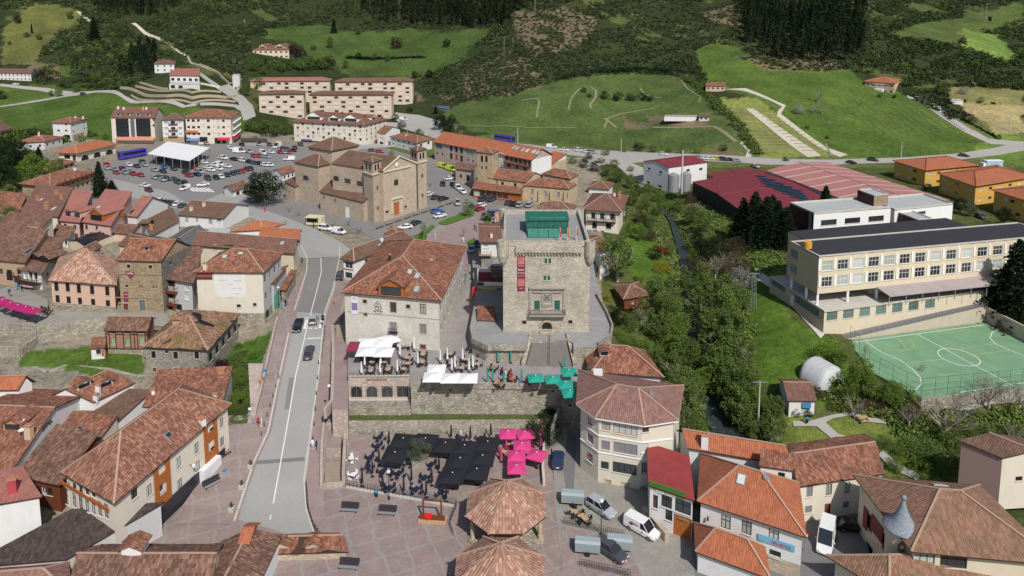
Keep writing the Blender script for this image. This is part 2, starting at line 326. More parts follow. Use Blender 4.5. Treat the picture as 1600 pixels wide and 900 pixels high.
def inpoly(x,y,P):
    x = np.asarray(x); y = np.asarray(y); r = np.zeros(x.shape,bool); n = len(P)
    for i in range(n):
        x0,y0 = P[i][:2]; x1,y1 = P[(i + 1) % n][:2]
        if y0 == y1: continue
        r ^= ((y0 > y) != (y1 > y)) & (x < (x1 - x0) * (y - y0) / (y1 - y0) + x0)
    return r
def sheet(name,pts,mat,fn=TA,off=.1,step=3.0,kind='structure',parent=None,smooth=True):
    """a paved or planted sheet laid over the surface fn inside an outline"""
    P = ccw([(p[0],p[1]) for p in pts]); ring = []
    for i in range(len(P)):
        a,b = np.array(P[i]),np.array(P[(i + 1) % len(P)]); k = max(1,int(np.linalg.norm(b - a) / step))
        ring += [tuple(a + (b - a) * j / k) for j in range(k)]
    A = np.array(ring); lo,hi = A.min(0),A.max(0); gx,gy = np.meshgrid(np.arange(lo[0] + step / 2,hi[0],step),np.arange(lo[1] + step / 2,hi[1],step))
    gx,gy = gx.ravel(),gy.ravel(); k = inpoly(gx,gy,P); gx,gy = gx[k],gy[k]; n = len(ring)
    vs = [Vector(p) for p in ring] + [Vector((a,b)) for a,b in zip(gx,gy)]
    v,e,f,*_ = delaunay_2d_cdt(vs,[(i,(i + 1) % n) for i in range(n)],[],1,1e-4)
    X = np.array([p[0] for p in v]); Y = np.array([p[1] for p in v]); Z = fn(X,Y) + off
    m = MB(); m.v = list(zip(X,Y,Z)); m.f = [tuple(q) for q in f]; m.m = [0] * len(f)
    o = m.build(name,mat,parent,smooth=smooth)
    if kind: o['kind'] = kind
    return o
def ribbon(pts,wid):
    """outline of a band along a centre line"""
    L,Rr = [],[]
    for i,p in enumerate(pts):
        a = pts[max(0,i - 1)]; b = pts[min(len(pts) - 1,i + 1)]; d = Vector((b[0] - a[0],b[1] - a[1])).normalized(); w = (wid[i] if isinstance(wid,(list,tuple)) else wid) / 2
        L.append((p[0] - d.y * w,p[1] + d.x * w)); Rr.append((p[0] + d.y * w,p[1] - d.x * w))
    return L + Rr[::-1]
# ---------------------------------------------------------------- terrain mesh
MEAD = {  # outlines (photo pixels of the ground there) and their turf colour, far slopes darkened for cloud shade
 'A': ([(0,165),(60,150),(140,143),(178,140),(200,152),(260,163),(330,172),(372,172),(385,190),(372,215),(250,222),(150,222),(60,212),(0,205)],(.072,.12,.032)),
 'A2': ([(0,132),(70,134),(150,140),(60,152),(0,164)],(.085,.135,.038)),
 'A3': ([(85,102),(118,104),(110,122),(82,118)],(.08,.13,.035)),
 'B': ([(415,45),(500,38),(560,50),(640,45),(700,50),(770,42),(760,60),(735,70),(725,88),(690,112),(640,122),(540,118),(520,95),(480,88),(470,70),(420,60)],(.065,.105,.034)),
 'C': ([(690,178),(740,150),(800,145),(860,125),(940,118),(1000,115),(1060,118),(1090,132),(1110,165),(1140,195),(1145,222),(1090,232),(980,240),(900,225),(820,222),(740,205)],(.08,.12,.042)),
 'D': ([(1085,80),(1110,68),(1150,72),(1190,95),(1240,110),(1330,108),(1345,125),(1420,150),(1480,185),(1550,232),(1440,247),(1310,246),(1260,225),(1215,180),(1180,150),(1120,140),(1095,110)],(.082,.135,.034)),
 'D2': ([(1125,152),(1180,152),(1215,180),(1310,244),(1190,248),(1165,215),(1130,168)],(.20,.24,.08)),
 'E': ([(1380,55),(1440,35),(1500,30),(1600,0),(1600,30),(1560,45),(1500,60),(1500,75),(1440,60)],(.085,.12,.042)),
 'E2': ([(1500,45),(1560,55),(1590,90),(1575,100),(1540,85),(1510,75)],(.14,.22,.06)),
 'F': ([(1495,160),(1600,165),(1600,208),(1565,210),(1540,190),(1500,175)],(.33,.29,.16)),
 'F2': ([(1480,135),(1600,140),(1600,165),(1480,158)],(.20,.20,.09)),
 'G': ([(0,45),(60,5),(130,15),(125,40),(90,50),(70,75),(50,100),(0,100)],(.125,.14,.05)),
 'H': ([(985,340),(1010,360),(1040,400),(1050,440),(1010,440),(985,420),(960,400)],(.085,.155,.028)),
 'I': ([(1080,300),(1160,355),(1215,395),(1170,390),(1120,350)],(.095,.15,.035)),
 'J': ([(1160,385),(1215,400),(1240,440),(1190,450),(1235,500),(1300,530),(1340,600),(1290,640),(1220,600),(1190,600),(1165,520),(1165,430)],(.085,.155,.028)),
 'K': ([(1205,640),(1290,655),(1340,650),(1440,660),(1600,640),(1600,760),(1390,745),(1300,700),(1190,700)],(.13,.17,.045)),
 'L': ([(30,545),(222,540),(225,585),(180,600),(110,580),(30,570)],(.08,.14,.03)),
 'M': ([(345,545),(420,520),(400,600),(395,700),(355,650)],(.06,.12,.025)),
 'N': ([(1555,205),(1600,215),(1600,260),(1550,250),(1510,245)],(.14,.22,.05)),
}
SOIL = {  # bare earth, rubble, scree
 'a': [(735,110),(790,75),(830,95),(850,130),(800,150),(740,160),(715,145)],'b': [(800,20),(880,12),(940,30),(900,80),(840,85),(800,60)],
 'c': [(1095,20),(1150,5),(1160,50),(1120,40)],'d': [(1150,88),(1240,92),(1330,100),(1300,112),(1200,108)],'e': [(975,185),(1040,178),(1110,182),(1105,200),(1040,200),(980,200)],
 'f': [(650,145),(720,148),(700,160),(650,155)],'g': [(1390,560),(1300,640),(1390,650),(1500,640),(1500,625)],'h': [(40,98),(85,98),(110,118),(80,125),(55,115)],'i': [(1180,350),(1230,380),(1215,395),(1180,385)],
 'j': [(940,235),(1080,236),(1160,240),(1160,252),(940,246)]}
rows = []; y_ = 50.0
while y_ < 1560: rows.append(y_); y_ *= 1.0062 if y_ < 720 else 1.03
rows = np.array(rows); tt_ = np.linspace(-1.25,1.25,700)
GX = (tt_[None] * rows[:,None]); GY = np.repeat(rows[:,None],len(tt_),1); GZ = TA(GX,GY)
PX,PY = proj(GX,GY,GZ)
colr = np.empty(GX.shape + (3,)); colr[:] = (.036,.050,.022)  # hill ground coloured darker, standing in for cloud shade on the slopes
nz = (np.sin(GX / 7.1 + 3 * np.sin(GY / 17)) * np.sin(GY / 9.3) + np.sin(GX / 3.1 + GY / 4.7) * .5)
town = (GY < 372); colr[town] = (.26,.24,.21)
side = town & (PX > 940) & (PY > 262); colr[side] = (.085,.105,.04)
side = town & (PX > 560) & (PX < 720) & (PY < 232); colr[side] = (.085,.12,.04)
side = (PX > 560) & (PX < 960) & (PY < 245) & (PY > 180) & town; colr[side] = (.11,.15,.05)
side = town & (PX > 940) & (PY <= 262); colr[side] = (.12,.15,.06)
side = town & (PX < 60) & (PY > 200) & (PY < 340); colr[side] = (.08,.11,.04)
jx = PX + 5 * np.sin(GX / 6.3 + GY / 11) + 3 * np.sin(GY / 3.7 - GX / 5); jy = PY + 1.6 * np.sin(GX / 7.7 - GY / 9) + 1.2 * np.sin(GX / 2.9)
scrub_ok = (GY > 372)
for k,(pg,c) in MEAD.items():
    q = inpoly(jx if k not in 'D2' else PX,jy,pg); v = (1 + .10 * nz[q])[:,None]; colr[q] = np.array(c)[None] * v; scrub_ok &= ~q
soilq = np.zeros(GX.shape,bool)
for k,pg in SOIL.items():
    q = inpoly(jx,jy,pg) & (nz > -.55); soilq |= q; colr[q] = np.array((.155,.13,.09))[None] * (1 + .15 * nz[q])[:,None]
hi = (GY > 372) & scrub_ok & ~soilq & (np.sin(GX / 31 + GY / 23) + nz * .6 > .9); colr[hi] = (.085,.105,.042)
m = MB(); nr_,nc_ = GX.shape; idx = np.arange(nr_ * nc_).reshape(nr_,nc_)
me = bpy.data.meshes.new('hillside_ground')
vv = np.stack([GX,GY,GZ],-1).reshape(-1,3); ff = np.stack([idx[:-1,:-1],idx[:-1,1:],idx[1:,1:],idx[1:,:-1]],-1).reshape(-1,4)
me.vertices.add(len(vv)); me.vertices.foreach_set('co',vv.ravel()); me.loops.add(ff.size); me.loops.foreach_set('vertex_index',ff.ravel())
me.polygons.add(len(ff)); me.polygons.foreach_set('loop_start',np.arange(0,ff.size,4)); me.polygons.foreach_set('use_smooth',np.ones(len(ff),bool)); me.update(calc_edges=True)
at = me.color_attributes.new('col','FLOAT_COLOR','POINT'); cc = np.ones((len(vv),4)); cc[:,:3] = colr.reshape(-1,3); at.data.foreach_set('color',cc.ravel())
m_,n_,b_ = nt('ground_soil_and_turf'); ca = N(n_,'Attribute',attribute_name='col'); v_ = coord(n_,kind='P')
f1 = noise(n_,v_,.035,6,.7); f2 = noise(n_,v_,.5,5,.7); f3 = noise(n_,v_,3.0,3,.6)
c_ = mx(n_,1,ca.outputs['Color'],ramp(n_,f1,(.32,(.70,.74,.74)),(.68,(1.3,1.2,1.1))),'MULTIPLY')
c_ = mx(n_,1,c_,ramp(n_,f2,(.3,(.55,.60,.58)),(.72,(1.45,1.35,1.25))),'MULTIPLY')
c_ = mx(n_,1,c_,ramp(n_,f3,(.3,(.75,.75,.72)),(.7,(1.25,1.25,1.25))),'MULTIPLY')
n_.links.new(c_,b_.inputs['Base Color']); b_.inputs['Roughness'].default_value = 1; b_.inputs['Specular IOR Level'].default_value = .05
bump(n_,b_,mth(n_,'ADD',f2,mth(n_,'MULTIPLY',f3,.5)),.5,.7)
me.materials.append(m_); ter = bpy.data.objects.new('ground',me); COL.objects.link(ter); struct(ter)
q = MB().poly([(-6000,-3000,-22),(6000,-3000,-22),(6000,4000,-22),(-6000,4000,-22)]).build('valley_floor',plain('valley_floor_earth',(.10,.12,.05),sc=.02,kind='P')); struct(q)
# ---------------------------------------------------------------- surface materials
def asphalt(name,c,patch=.12):
    if name in MATS: return MATS[name]
    m,n,b = nt(name); v = coord(n,kind='P'); f = noise(n,v,.12,6,.75); g = noise(n,v,1.5,6,.8); h = noise(n,v,9,2)
    col = mx(n,.5,ramp(n,f,(.35,mul(c,1 - patch)),(.7,mul(c,1 + patch))),ramp(n,g,(.3,mul(c,.82)),(.7,mul(c,1.15))))
    e_ = N(n,'TexVoronoi',feature='DISTANCE_TO_EDGE'); e_.inputs['Scale'].default_value = .16; n.links.new(v,e_.inputs['Vector']); w_ = N(n,'TexVoronoi'); w_.inputs['Scale'].default_value = .09; n.links.new(v,w_.inputs['Vector']); sw = N(n,'SeparateColor'); n.links.new(w_.outputs['Color'],sw.inputs[0])
    col = mx(n,.2,col,ramp(n,sw.outputs[0],(0,mul(c,.78)),(1,mul(c,1.15)))); col = mx(n,mth(n,'MULTIPLY',ramp(n,e_.outputs[0],(.003,(1,1,1)),(.008,(0,0,0))),.10),col,mul(c,.5))
    n.links.new(mx(n,.3,col,ramp(n,h,(.3,mul(c,.8)),(.7,mul(c,1.2)))),b.inputs['Base Color']); b.inputs['Roughness'].default_value = .9; b.inputs['Specular IOR Level'].default_value = .25
    MATS[name] = m; return m
def setts(name,c,c2,sx,sy,joint,ang=0,slab=None):
    if name in MATS: return MATS[name]
    m,n,b = nt(name); s = n.nodes.new('ShaderNodeNewGeometry').outputs[0]; mp = N(n,'Mapping'); mp.inputs[2].default_value = (0,0,ang); n.links.new(s,mp.inputs[0]); v = mp.outputs[0]
    br = N(n,'TexBrick'); br.inputs['Scale'].default_value = 1; br.inputs['Brick Width'].default_value = sx; br.inputs['Row Height'].default_value = sy; br.inputs['Mortar Size'].default_value = .02
    br.inputs['Color1'].default_value = (*c,1); br.inputs['Color2'].default_value = (*c2,1); br.inputs['Mortar'].default_value = (*joint,1); n.links.new(v,br.inputs['Vector'])
    f = noise(n,v,.35,6,.75); col = mx(n,.4,br.outputs['Color'],ramp(n,f,(.3,mul(c,.65)),(.7,mul(c2,1.25))))
    if slab:   # bands of blue-grey slabs crossing the red setts in a large grid
        wv = noise(n,v,.25,2)
        se = N(n,'SeparateXYZ'); n.links.new(v,se.inputs[0]); a = mth(n,'ADD',se.outputs[0],mth(n,'MULTIPLY',wv,2.2))
        g1 = mth(n,'LESS_THAN',mth(n,'PINGPONG',a,slab / 2),.17); g2 = mth(n,'LESS_THAN',mth(n,'PINGPONG',se.outputs[1],slab * .5),.17)
        gg = mth(n,'MULTIPLY',mth(n,'MAXIMUM',g1,g2),ramp(n,noise(n,v,.8,3),(.3,(.3,.3,.3)),(.55,(1,1,1)))); col = mx(n,mth(n,'MULTIPLY',gg,.36),col,(.30,.35,.36))
    n.links.new(col,b.inputs['Base Color']); b.inputs['Roughness'].default_value = .85; bump(n,b,br.outputs['Fac'],-.01,.4); MATS[name] = m; return m
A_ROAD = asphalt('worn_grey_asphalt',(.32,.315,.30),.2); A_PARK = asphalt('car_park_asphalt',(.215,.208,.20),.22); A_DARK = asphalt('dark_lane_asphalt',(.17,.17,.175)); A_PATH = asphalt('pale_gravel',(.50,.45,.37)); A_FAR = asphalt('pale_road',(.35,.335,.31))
P_MAU = setts('mauve_setts',(.27,.20,.19),(.31,.235,.22),.4,.2,(.2,.16,.15)); P_SQ = setts('square_paving',(.25,.182,.168),(.305,.232,.212),.5,.25,(.19,.165,.16),R(-22),3.4)
P_COB = setts('grey_cobbles',(.25,.235,.21),(.32,.30,.265),.35,.2,(.17,.16,.14),R(10)); P_TERR = setts('terrace_flags',(.26,.24,.235),(.31,.28,.27),.6,.4,(.2,.19,.18)); P_TOW = setts('tower_flags',(.25,.245,.25),(.30,.295,.295),1.0,.5,(.19,.18,.18))
PAINT = plain('road_marking_paint',(.72,.72,.70),.7,.12,1,kind='P'); GRASS = plain('short_turf',(.085,.155,.028),1,.25,.8,kind='P',spec=.05); GRASSD = plain('dull_turf',(.085,.105,.04),1,.3,.8,kind='P',spec=.05)  # GRASSD is a duller, less green turf
G2 = lambda pts: [G(x,y) for x,y in pts]
U2 = lambda pts,z: [U(x,y,z) for x,y in pts]
def gs(name,pts,mat,**k): return sheet(name,G2(pts),mat,**k)
# car park and streets on the flat
gs('car_park',[(118,318),(122,268),(150,262),(188,248),(240,224),(300,219),(400,221),(470,228),(520,238),(600,230),(668,250),(700,268),(735,296),(742,316),(835,328),(905,330),(860,372),(776,372),(690,352),(640,372),(600,382),(545,352),(440,350),(402,338),(330,332),(250,342),(180,330)],A_PARK,off=.06,step=5)
gs('street',[(177,280),(262,300),(300,322),(345,303),(372,290),(388,282),(425,277),(432,283),(392,300),(372,318),(430,334),(482,354),(530,377),(560,400),(470,405),(450,374),(425,356),(395,342),(330,336),(288,330),(205,309),(177,298)],A_ROAD,off=.12,step=4)
gs('street',[(470,228),(520,238),(600,231),(640,228),(600,224),(520,230)],A_FAR,off=.14,step=5)
gs('road',[(590,190),(640,192),(690,206),(730,216),(800,224),(862,231),(960,236),(1060,240),(1200,248),(1300,250),(1420,246),(1500,240),(1552,232),(1590,222),(1600,226),(1600,236),(1560,243),(1500,250),(1420,254),(1300,258),(1200,258),(1060,250),(975,256),(930,247),(860,240),(800,232),(720,222),(680,217),(625,200),(596,200)],A_FAR,off=.16,step=5)
gs('pavement',[(560,395),(640,372),(690,352),(760,358),(742,388),(735,430),(640,420),(560,440)],P_COB,off=.1)
gs('lane',[(742,388),(776,392),(765,440),(772,500),(740,520),(690,570),(690,540),(715,490),(728,440)],P_COB,off=.35)
gs('street',[(868,392),(885,345),(905,330),(935,300),(958,300),(945,335),(925,352),(920,392)],A_DARK,off=.12)
gs('dirt_yard',[(905,262),(960,256),(1010,300),(1005,262),(975,250),(930,247)],A_FAR,off=.1)
for k in range(6): gs('crossing_bar',[(292 + 6 * k,293.5 + k * .2),(296 + 6 * k,293.5 + k * .2),(306 + 6 * k,300 + k * .2),(302 + 6 * k,300 + k * .2)],PAINT,off=.17)
# the little park between church and tower
gs('park_paving',[(648,412),(655,380),(700,352),(760,332),(785,345),(770,360),(745,392),(735,425)],P_MAU,off=.2)
for pts in ([(655,388),(672,377),(692,364),(738,372),(735,352),(765,333),(741,330),(700,345),(686,350)],[(632,378),(656,366),(678,358),(676,372),(662,384),(657,398),(632,395)],[(727,398),(736,378),(765,360),(742,382),(732,400)],[(690,352),(740,330),(762,334),(735,340),(696,356)],[(722,400),(736,376),(743,381),(730,408)]):
    pass
gs('lawn',[(633,372),(652,368),(676,352),(680,356),(668,366),(664,380),(668,396),(655,400),(634,398)],GRASS,off=.28,step=1.5)
gs('lawn',[(685,349),(700,342),(727,333),(742,330),(740,338),(720,344),(700,352),(690,352)],GRASS,off=.28,step=1.5)
gs('lawn',[(757,352),(765,350),(770,338),(764,336),(756,344)],GRASS,off=.28,step=1.5)
gs('lawn',[(728,380),(742,372),(744,378),(733,388)],GRASS,off=.28,step=1.5)
gs('gravel_path',[(1165,170),(1178,170),(1268,232),(1284,244),(1262,246)],A_PATH,off=.15)
gs('gravel_path',[(1130,140),(1165,138),(1212,158),(1228,165),(1220,178),(1290,230),(1325,242),(1312,246),(1282,232),(1214,182),(1215,174),(1222,167),(1205,158),(1160,142)],A_PATH,off=.15)
gs('gravel_path',[(1160,222),(1175,238),(1172,250),(1162,250),(1168,236),(1156,224)],A_PATH,off=.15)
gs('road',[(1416,150),(1432,148),(1455,158),(1480,178),(1515,200),(1545,217),(1600,222),(1600,228),(1548,226),(1505,206),(1468,182),(1440,160),(1420,154)],A_FAR,off=.2)
gs('road',[(385,120),(358,130),(330,112),(310,103),(298,100),(292,90),(294,86),(300,98),(315,103),(345,122),(378,148),(395,165),(400,182),(382,190),(372,160),(340,140),(312,118),(306,108),(345,135)],A_FAR,off=.2)
gs('track',[(205,37),(212,36),(240,55),(268,68),(291,84),(290,88),(264,71),(236,58),(213,42)],A_PATH,off=.25)
gs('track',[(118,17),(130,20),(148,34),(143,36),(126,24)],A_PATH,off=.25)
gs('road',[(0,131),(75,138),(150,142),(178,141),(195,150),(215,158),(290,165),(370,164),(385,170),(390,186),(380,188),(376,174),(366,168),(285,169),(205,162),(175,146),(150,145),(100,152),(50,161),(0,168),(0,166),(50,158),(100,149),(60,142),(0,135)],A_FAR,off=.22)
gs('road',[(618,176),(655,180),(690,190),(692,206),(660,200),(625,192),(612,184)],A_FAR,off=.2)
P_TR = asphalt('trodden_earth',(.22,.20,.12))
for i,(pts,w) in enumerate([([(815,157),(838,154),(843,158),(840,172),(839,184)],1.1),([(888,172),(892,155),(902,142),(908,138)],1.0),([(922,136),(931,141),(931,152),(922,164),(924,170)],1.4),([(944,200),(950,185),(970,178),(1000,173),(1030,168)],1.2),([(944,185),(955,193),(963,200)],1.6),([(1000,138),(1008,148),(1020,152),(1034,153)],1.2),([(1050,122),(1062,123),(1075,140),(1095,152),(1092,160)],1.0),([(1020,199),(1060,200),(1115,198),(1130,206),(1150,222)],2.2),([(700,195),(760,198),(830,200),(900,200)],.8),([(1290,225),(1300,245)],1)]):
    g = [G(x,y) for x,y in pts]; sheet('footpath',ribbon([(p.x,p.y) for p in g],w),P_TR,off=.2,step=2)
# river
_ry = np.array([p.y for p in rc])[::-1]; _rz = np.array(zr)[::-1]
RZ = lambda X,Y: np.interp(np.asarray(Y,float),_ry,_rz)
m,n,b = nt('river_water'); v = coord(n,kind='P'); f = noise(n,v,.7,6,.75); foam = ramp(n,f,(.60,(0,0,0)),(.70,(1,1,1)))
n.links.new(mx(n,mth(n,'MULTIPLY',foam,.55),(.030,.042,.040),(.55,.6,.6)),b.inputs['Base Color']); b.inputs['Roughness'].default_value = .3; b.inputs['Specular IOR Level'].default_value = .25; bump(n,b,noise(n,v,2.5,4),.15,.8)
sheet('river',ribbon([(p.x,p.y) for p in rc],[w * 1.05 for w in rw]),m,fn=RZ,off=0,step=2.5)
# ---------------------------------------------------------------- main road, its pavements, kerbs and walls
def UR2(pts): return [UR(x,y) for x,y in pts]
rl = [(366,815),(372,797),(397,722),(419,675),(432,610),(451,522),(460,485),(471,450),(479,425),(480,405),(472,387),(450,374)]
rr = [(530,377),(531,400),(525,430),(521,450),(507,490),(504,520),(497,590),(486,672),(475,750),(479,800),(490,832),(497,845)]
far = [(420,870),(340,868)]
RL,RRr = UR2(rl),UR2(rr)
MR = sheet('main_road',[(p.x,p.y) for p in RL + RRr + UR2([(505,880),(330,880)])],A_ROAD,fn=ZR,off=.0,step=2.5)
lo = UR2([(340,640),(418,478),(452,440),(470,425)])
kk = [(p.x,p.y) for p in UR2([(481,404),(530,402),(521,452),(507,490),(461,487),(471,451)])]; struct(sheet('road_patch',kk,A_PARK,fn=ZR,off=.006,step=2)); struct(sheet('road_patch',[(p.x,p.y) for p in UR2([(398,720),(476,714),(476,720),(396,726)])],A_DARK,fn=ZR,off=.008,step=2)); struct(sheet('road_patch',[(p.x,p.y) for p in UR2([(452,590),(459,590),(452,640),(444,640)])],A_PARK,fn=ZR,off=.006,step=2))
# road body and its side walls
body = UR2([(397,722),(385,664),(392,640),(410,575),(432,500),(455,440),(530,440),(536,480),(532,545),(506,640),(500,760)])
w = MB().prism(ccw([(p.x,p.y) for p in body]),-9,lambda X,Y: float(ZR(X,Y)) - .12,0,1).build('road_embankment',[CONC,S_WALL]); struct(w)
kz = .13
def kerbed(name,pts,mat,off=kz):
    o = sheet(name,[(p.x,p.y) for p in UR2(pts)],mat,fn=ZR,off=off,step=2.5); return o
kerbed('pavement',[(476,452),(466,484),(456,521),(437,609),(424,674),(402,721),(377,796),(369,820),(262,820),(300,770),(345,700),(356,665),(392,662),(404,600),(418,545),(432,500),(450,468),(462,440),(474,420)],P_SQ)
kerbed('pavement',[(527,430),(524,450),(511,490),(508,520),(500,590),(489,672),(479,750),(483,800),(493,832),(510,850),(505,760),(512,672),(524,590),(531,520),(536,450)],P_MAU)
for nm,L in (('kerb',rl),('kerb',rr)):
    q = MB(); pp = UR2(L)
    for a,b2 in zip(pp,pp[1:]): q.strip(a,b2,.28,kz + .012)
    struct(q.build(nm,CONCL))
# lane markings
def mark(name,pts,wd,off=.012,dash=None):
    pp = [(p.x,p.y) for p in UR2(pts)]; struct(sheet(name,ribbon(pp,wd),PAINT,fn=ZR,off=off,step=1.5))
mark('centre_line',[(422,812),(447,675),(462,587),(475,532),(485,492),(496,450),(502,425),(501,392),(492,375),(470,357),(445,342),(420,336)],.17)
mark('edge_line',[(521,452),(508,488)],.15); mark('stop_line',[(480,529),(501,528)],.3,.014); mark('stop_line',[(461,499),(484,496)],.3,.014)
for x,y in ((478,506),(502,505)): mark('crossing_bar',[(x - 2.5,y + 8),(x + 1.5,y - 7)],.5,.014)
for x,y in ((485,513),(493,513)): mark('crossing_bar',[(x - 2,y),(x + 2.5,y - .3)],.3,.014)
# ---------------------------------------------------------------- low square and lanes
ZP = -6.5
pl = lambda X,Y: np.full(np.shape(X),ZP)
def zs(name,pts,mat,z=ZP,off=.05,**k): return sheet(name,U2(pts,z),mat,fn=lambda X,Y: np.full(np.shape(X),z),off=off,step=4,**k)
zs('square',[(500,757),(508,680),(860,676),(860,700),(880,905),(1000,1000),(700,1100),(200,1100),(200,880),(262,812),(372,812),(497,848),(492,810)],P_SQ)
zs('lane',[(862,690),(893,622),(940,640),(960,740),(1040,780),(1100,800),(1130,860),(1190,1000),(890,1000),(880,905),(868,800)],P_COB,off=.09)
zs('dark_lane_strip',[(888,660),(898,640),(900,700),(896,770),(884,770),(880,730)],A_DARK,off=.094)  # strip of darker asphalt laid over the cobbles
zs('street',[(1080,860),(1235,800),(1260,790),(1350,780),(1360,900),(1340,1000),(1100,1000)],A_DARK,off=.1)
# ---------------------------------------------------------------- windows, walls, roofs, houses
_wc = {}
STY = {'w': (WHITE,GLS),'wc': (WHITE,GLC),'b': (WOOD,GLS),'bc': (WOOD,GLC),'r': (WOODR,GLS),'rc': (WOODR,GLC),'g': (BLK,GLS),'gc': (GRY,GLG),'s': (WHITE,BLIND),'sg': (GRY,BLINDG),'d': (WOOD,WOODR),'dw': (BLIND,WHITE),'do': (WOODO,WOODO),
       'k': (BLK,BLK),'o': (WOODO,GLS),'oc': (WOODO,GLC),'t': (plain('verdigris_grille',(.03,.16,.13),.6,.2),plain('dark_teal_shutter',(.025,.11,.09),.6,.3)),'gr': (plain('green_frame',(.16,.34,.14),.6,.1),glass('pale_green_pane',(.30,.42,.26),.4,.2)),'v': (GRY,GLG)}
def win(parent,P,ang,w,h,st,tiny=False,surround=None,arch=False,wm=None):
    """a window (frame with mullions) and its pane, set into the opening whose bottom centre is P"""
    fm,gm = STY[st]; key = (round(w,1),round(h,1),st,tiny,surround,arch,wm if arch else None)
    if key not in _wc:
        w,h = key[0],key[1]; m = MB(); t = .07; y0 = .12
        door = st in ('d','dw','do')
        if arch:
            n = 9; r = w / 2; A = [(r * math.cos(math.pi * i / n),h - r + r * math.sin(math.pi * i / n)) for i in range(n + 1)]
            for (a,b),(c,d) in zip([(r,0)] + A,A + [(-r,0)]): m.strip((a,y0,b),(c,y0,d),.1,.1)
            for i in range(n // 2): # the wall above the arch springs fills the corners of the opening
                for sg in (1,-1): q = [(sg * A[i][0],-.004,A[i][1]),(sg * (r + .01),-.004,A[i][1]),(sg * (r + .01),-.004,h + .01),(sg * A[i + 1][0],-.004,h + .01),(sg * A[i + 1][0],-.004,A[i + 1][1])]; m.poly(q if sg > 0 else q[::-1],2); e = [(sg * A[i][0],-.004,A[i][1]),(sg * A[i + 1][0],-.004,A[i + 1][1]),(sg * A[i + 1][0],.19,A[i + 1][1]),(sg * A[i][0],.19,A[i][1])]; m.poly(e,2)
            k_ = n // 2; m.poly([(A[k_][0],-.004,A[k_][1]),(A[k_][0],-.004,h + .01),(-A[k_][0],-.004,h + .01),(-A[k_][0],-.004,A[k_][1])][::-1],2)
        else:
            for x0,x1,z0,z1 in ((-w / 2,-w / 2 + t,0,h),(w / 2 - t,w / 2,0,h),(-w / 2 + t,w / 2 - t,0,t),(-w / 2 + t,w / 2 - t,h - t,h)): m.box(((x0 + x1) / 2,y0,(z0 + z1) / 2),(x1 - x0,.08,z1 - z0))
        if not tiny and not door:
            k = 2 if w < 1.6 else max(2,round(w / .9))
            for i in range(1,k): m.box((-w / 2 + w * i / k,y0 + .005,h / 2),(.06,.06,h - 2 * t))
            if h > 1.7 and not arch: m.box((0,y0 + .006,h * .62),(w - 2 * t,.05,.06))
        if surround:
            s = .16
            for x0,x1,z0,z1 in ((-w / 2 - s,-w / 2,-s,h + s),(w / 2,w / 2 + s,-s,h + s),(-w / 2,w / 2,-s,0),(-w / 2,w / 2,h,h + s)): m.box(((x0 + x1) / 2,-.01,(z0 + z1) / 2),(x1 - x0,.08,z1 - z0),m=1)
        elif not tiny and not door: m.box((0,-.03,-.06),(w + .2,.18,.07),m=1)
        a = m.build('window',[fm,surround or CONCL,wm or CONCL]); COL.objects.unlink(a); g = MB()
        if arch: g.poly([(w / 2,y0 + .02,0)] + [(x,y0 + .02,z) for x,z in A] + [(-w / 2,y0 + .02,0)][::1])
        else: g.box((0,y0 + .04,h / 2),(w,.03,h))
        if arch: g.f = [tuple(reversed(q)) for q in g.f]
        b = g.build('pane',gm); COL.objects.unlink(b); _wc[key] = (a.data,b.data)
    a,b = _wc[key]; o = bpy.data.objects.new('door' if st in ('d','dw','do') else 'window',a); COL.objects.link(o); o.parent = parent; o.location = P; o.rotation_euler = (0,0,ang)
    g = bpy.data.objects.new('door_leaf' if st in ('d','dw','do') else 'pane',b); COL.objects.link(g); g.parent = o
    return o
def wallface(m,P,Q,z0,z1,ops,mi=0,dep=.2):
    """wall from P to Q with rectangular openings (u0,u1,v0,v1), each with reveals"""
    P,Q = Vector((P[0],P[1],0)),Vector((Q[0],Q[1],0)); L = (Q - P).length
    if L < .05: return
    d = (Q - P) / L; nin = Vector((-d.y,d.x,0)) * dep; ok = []
    for o in ops:
        u0,u1,v0,v1 = o; u0,u1 = max(.05,u0),min(L - .05,u1); v0,v1 = max(z0 + .01,v0),min(z1 - .03,v1)
        if u1 - u0 < .1 or v1 - v0 < .1 or any(u0 < b + .02 and u1 > a - .02 and v0 < e + .02 and v1 > c - .02 for a,b,c,e in ok): continue
        ok.append((u0,u1,v0,v1))
    us = sorted({0,L,*[q for o in ok for q in o[:2]]}); vs = sorted({z0,z1,*[q for o in ok for q in o[2:]]})
    pt = lambda u,v,off=None: tuple(P + d * u + Vector((0,0,v)) + (off if off is not None else Vector()))
    for i in range(len(us) - 1):
        j = 0
        while j < len(vs) - 1:
            uc = (us[i] + us[i + 1]) / 2; vc = (vs[j] + vs[j + 1]) / 2
            if not any(a < uc < b and c < vc < e for a,b,c,e in ok): m.poly([pt(us[i],vs[j]),pt(us[i + 1],vs[j]),pt(us[i + 1],vs[j + 1]),pt(us[i],vs[j + 1])],mi)
            j += 1
    for a,b,c,e in ok:
        for (u,v),(s,t) in (((a,c),(a,e)),((a,e),(b,e)),((b,e),(b,c)),((b,c),(a,c))): m.poly([pt(u,v),pt(u,v,nin),pt(s,t,nin),pt(s,t)][::-1],mi)
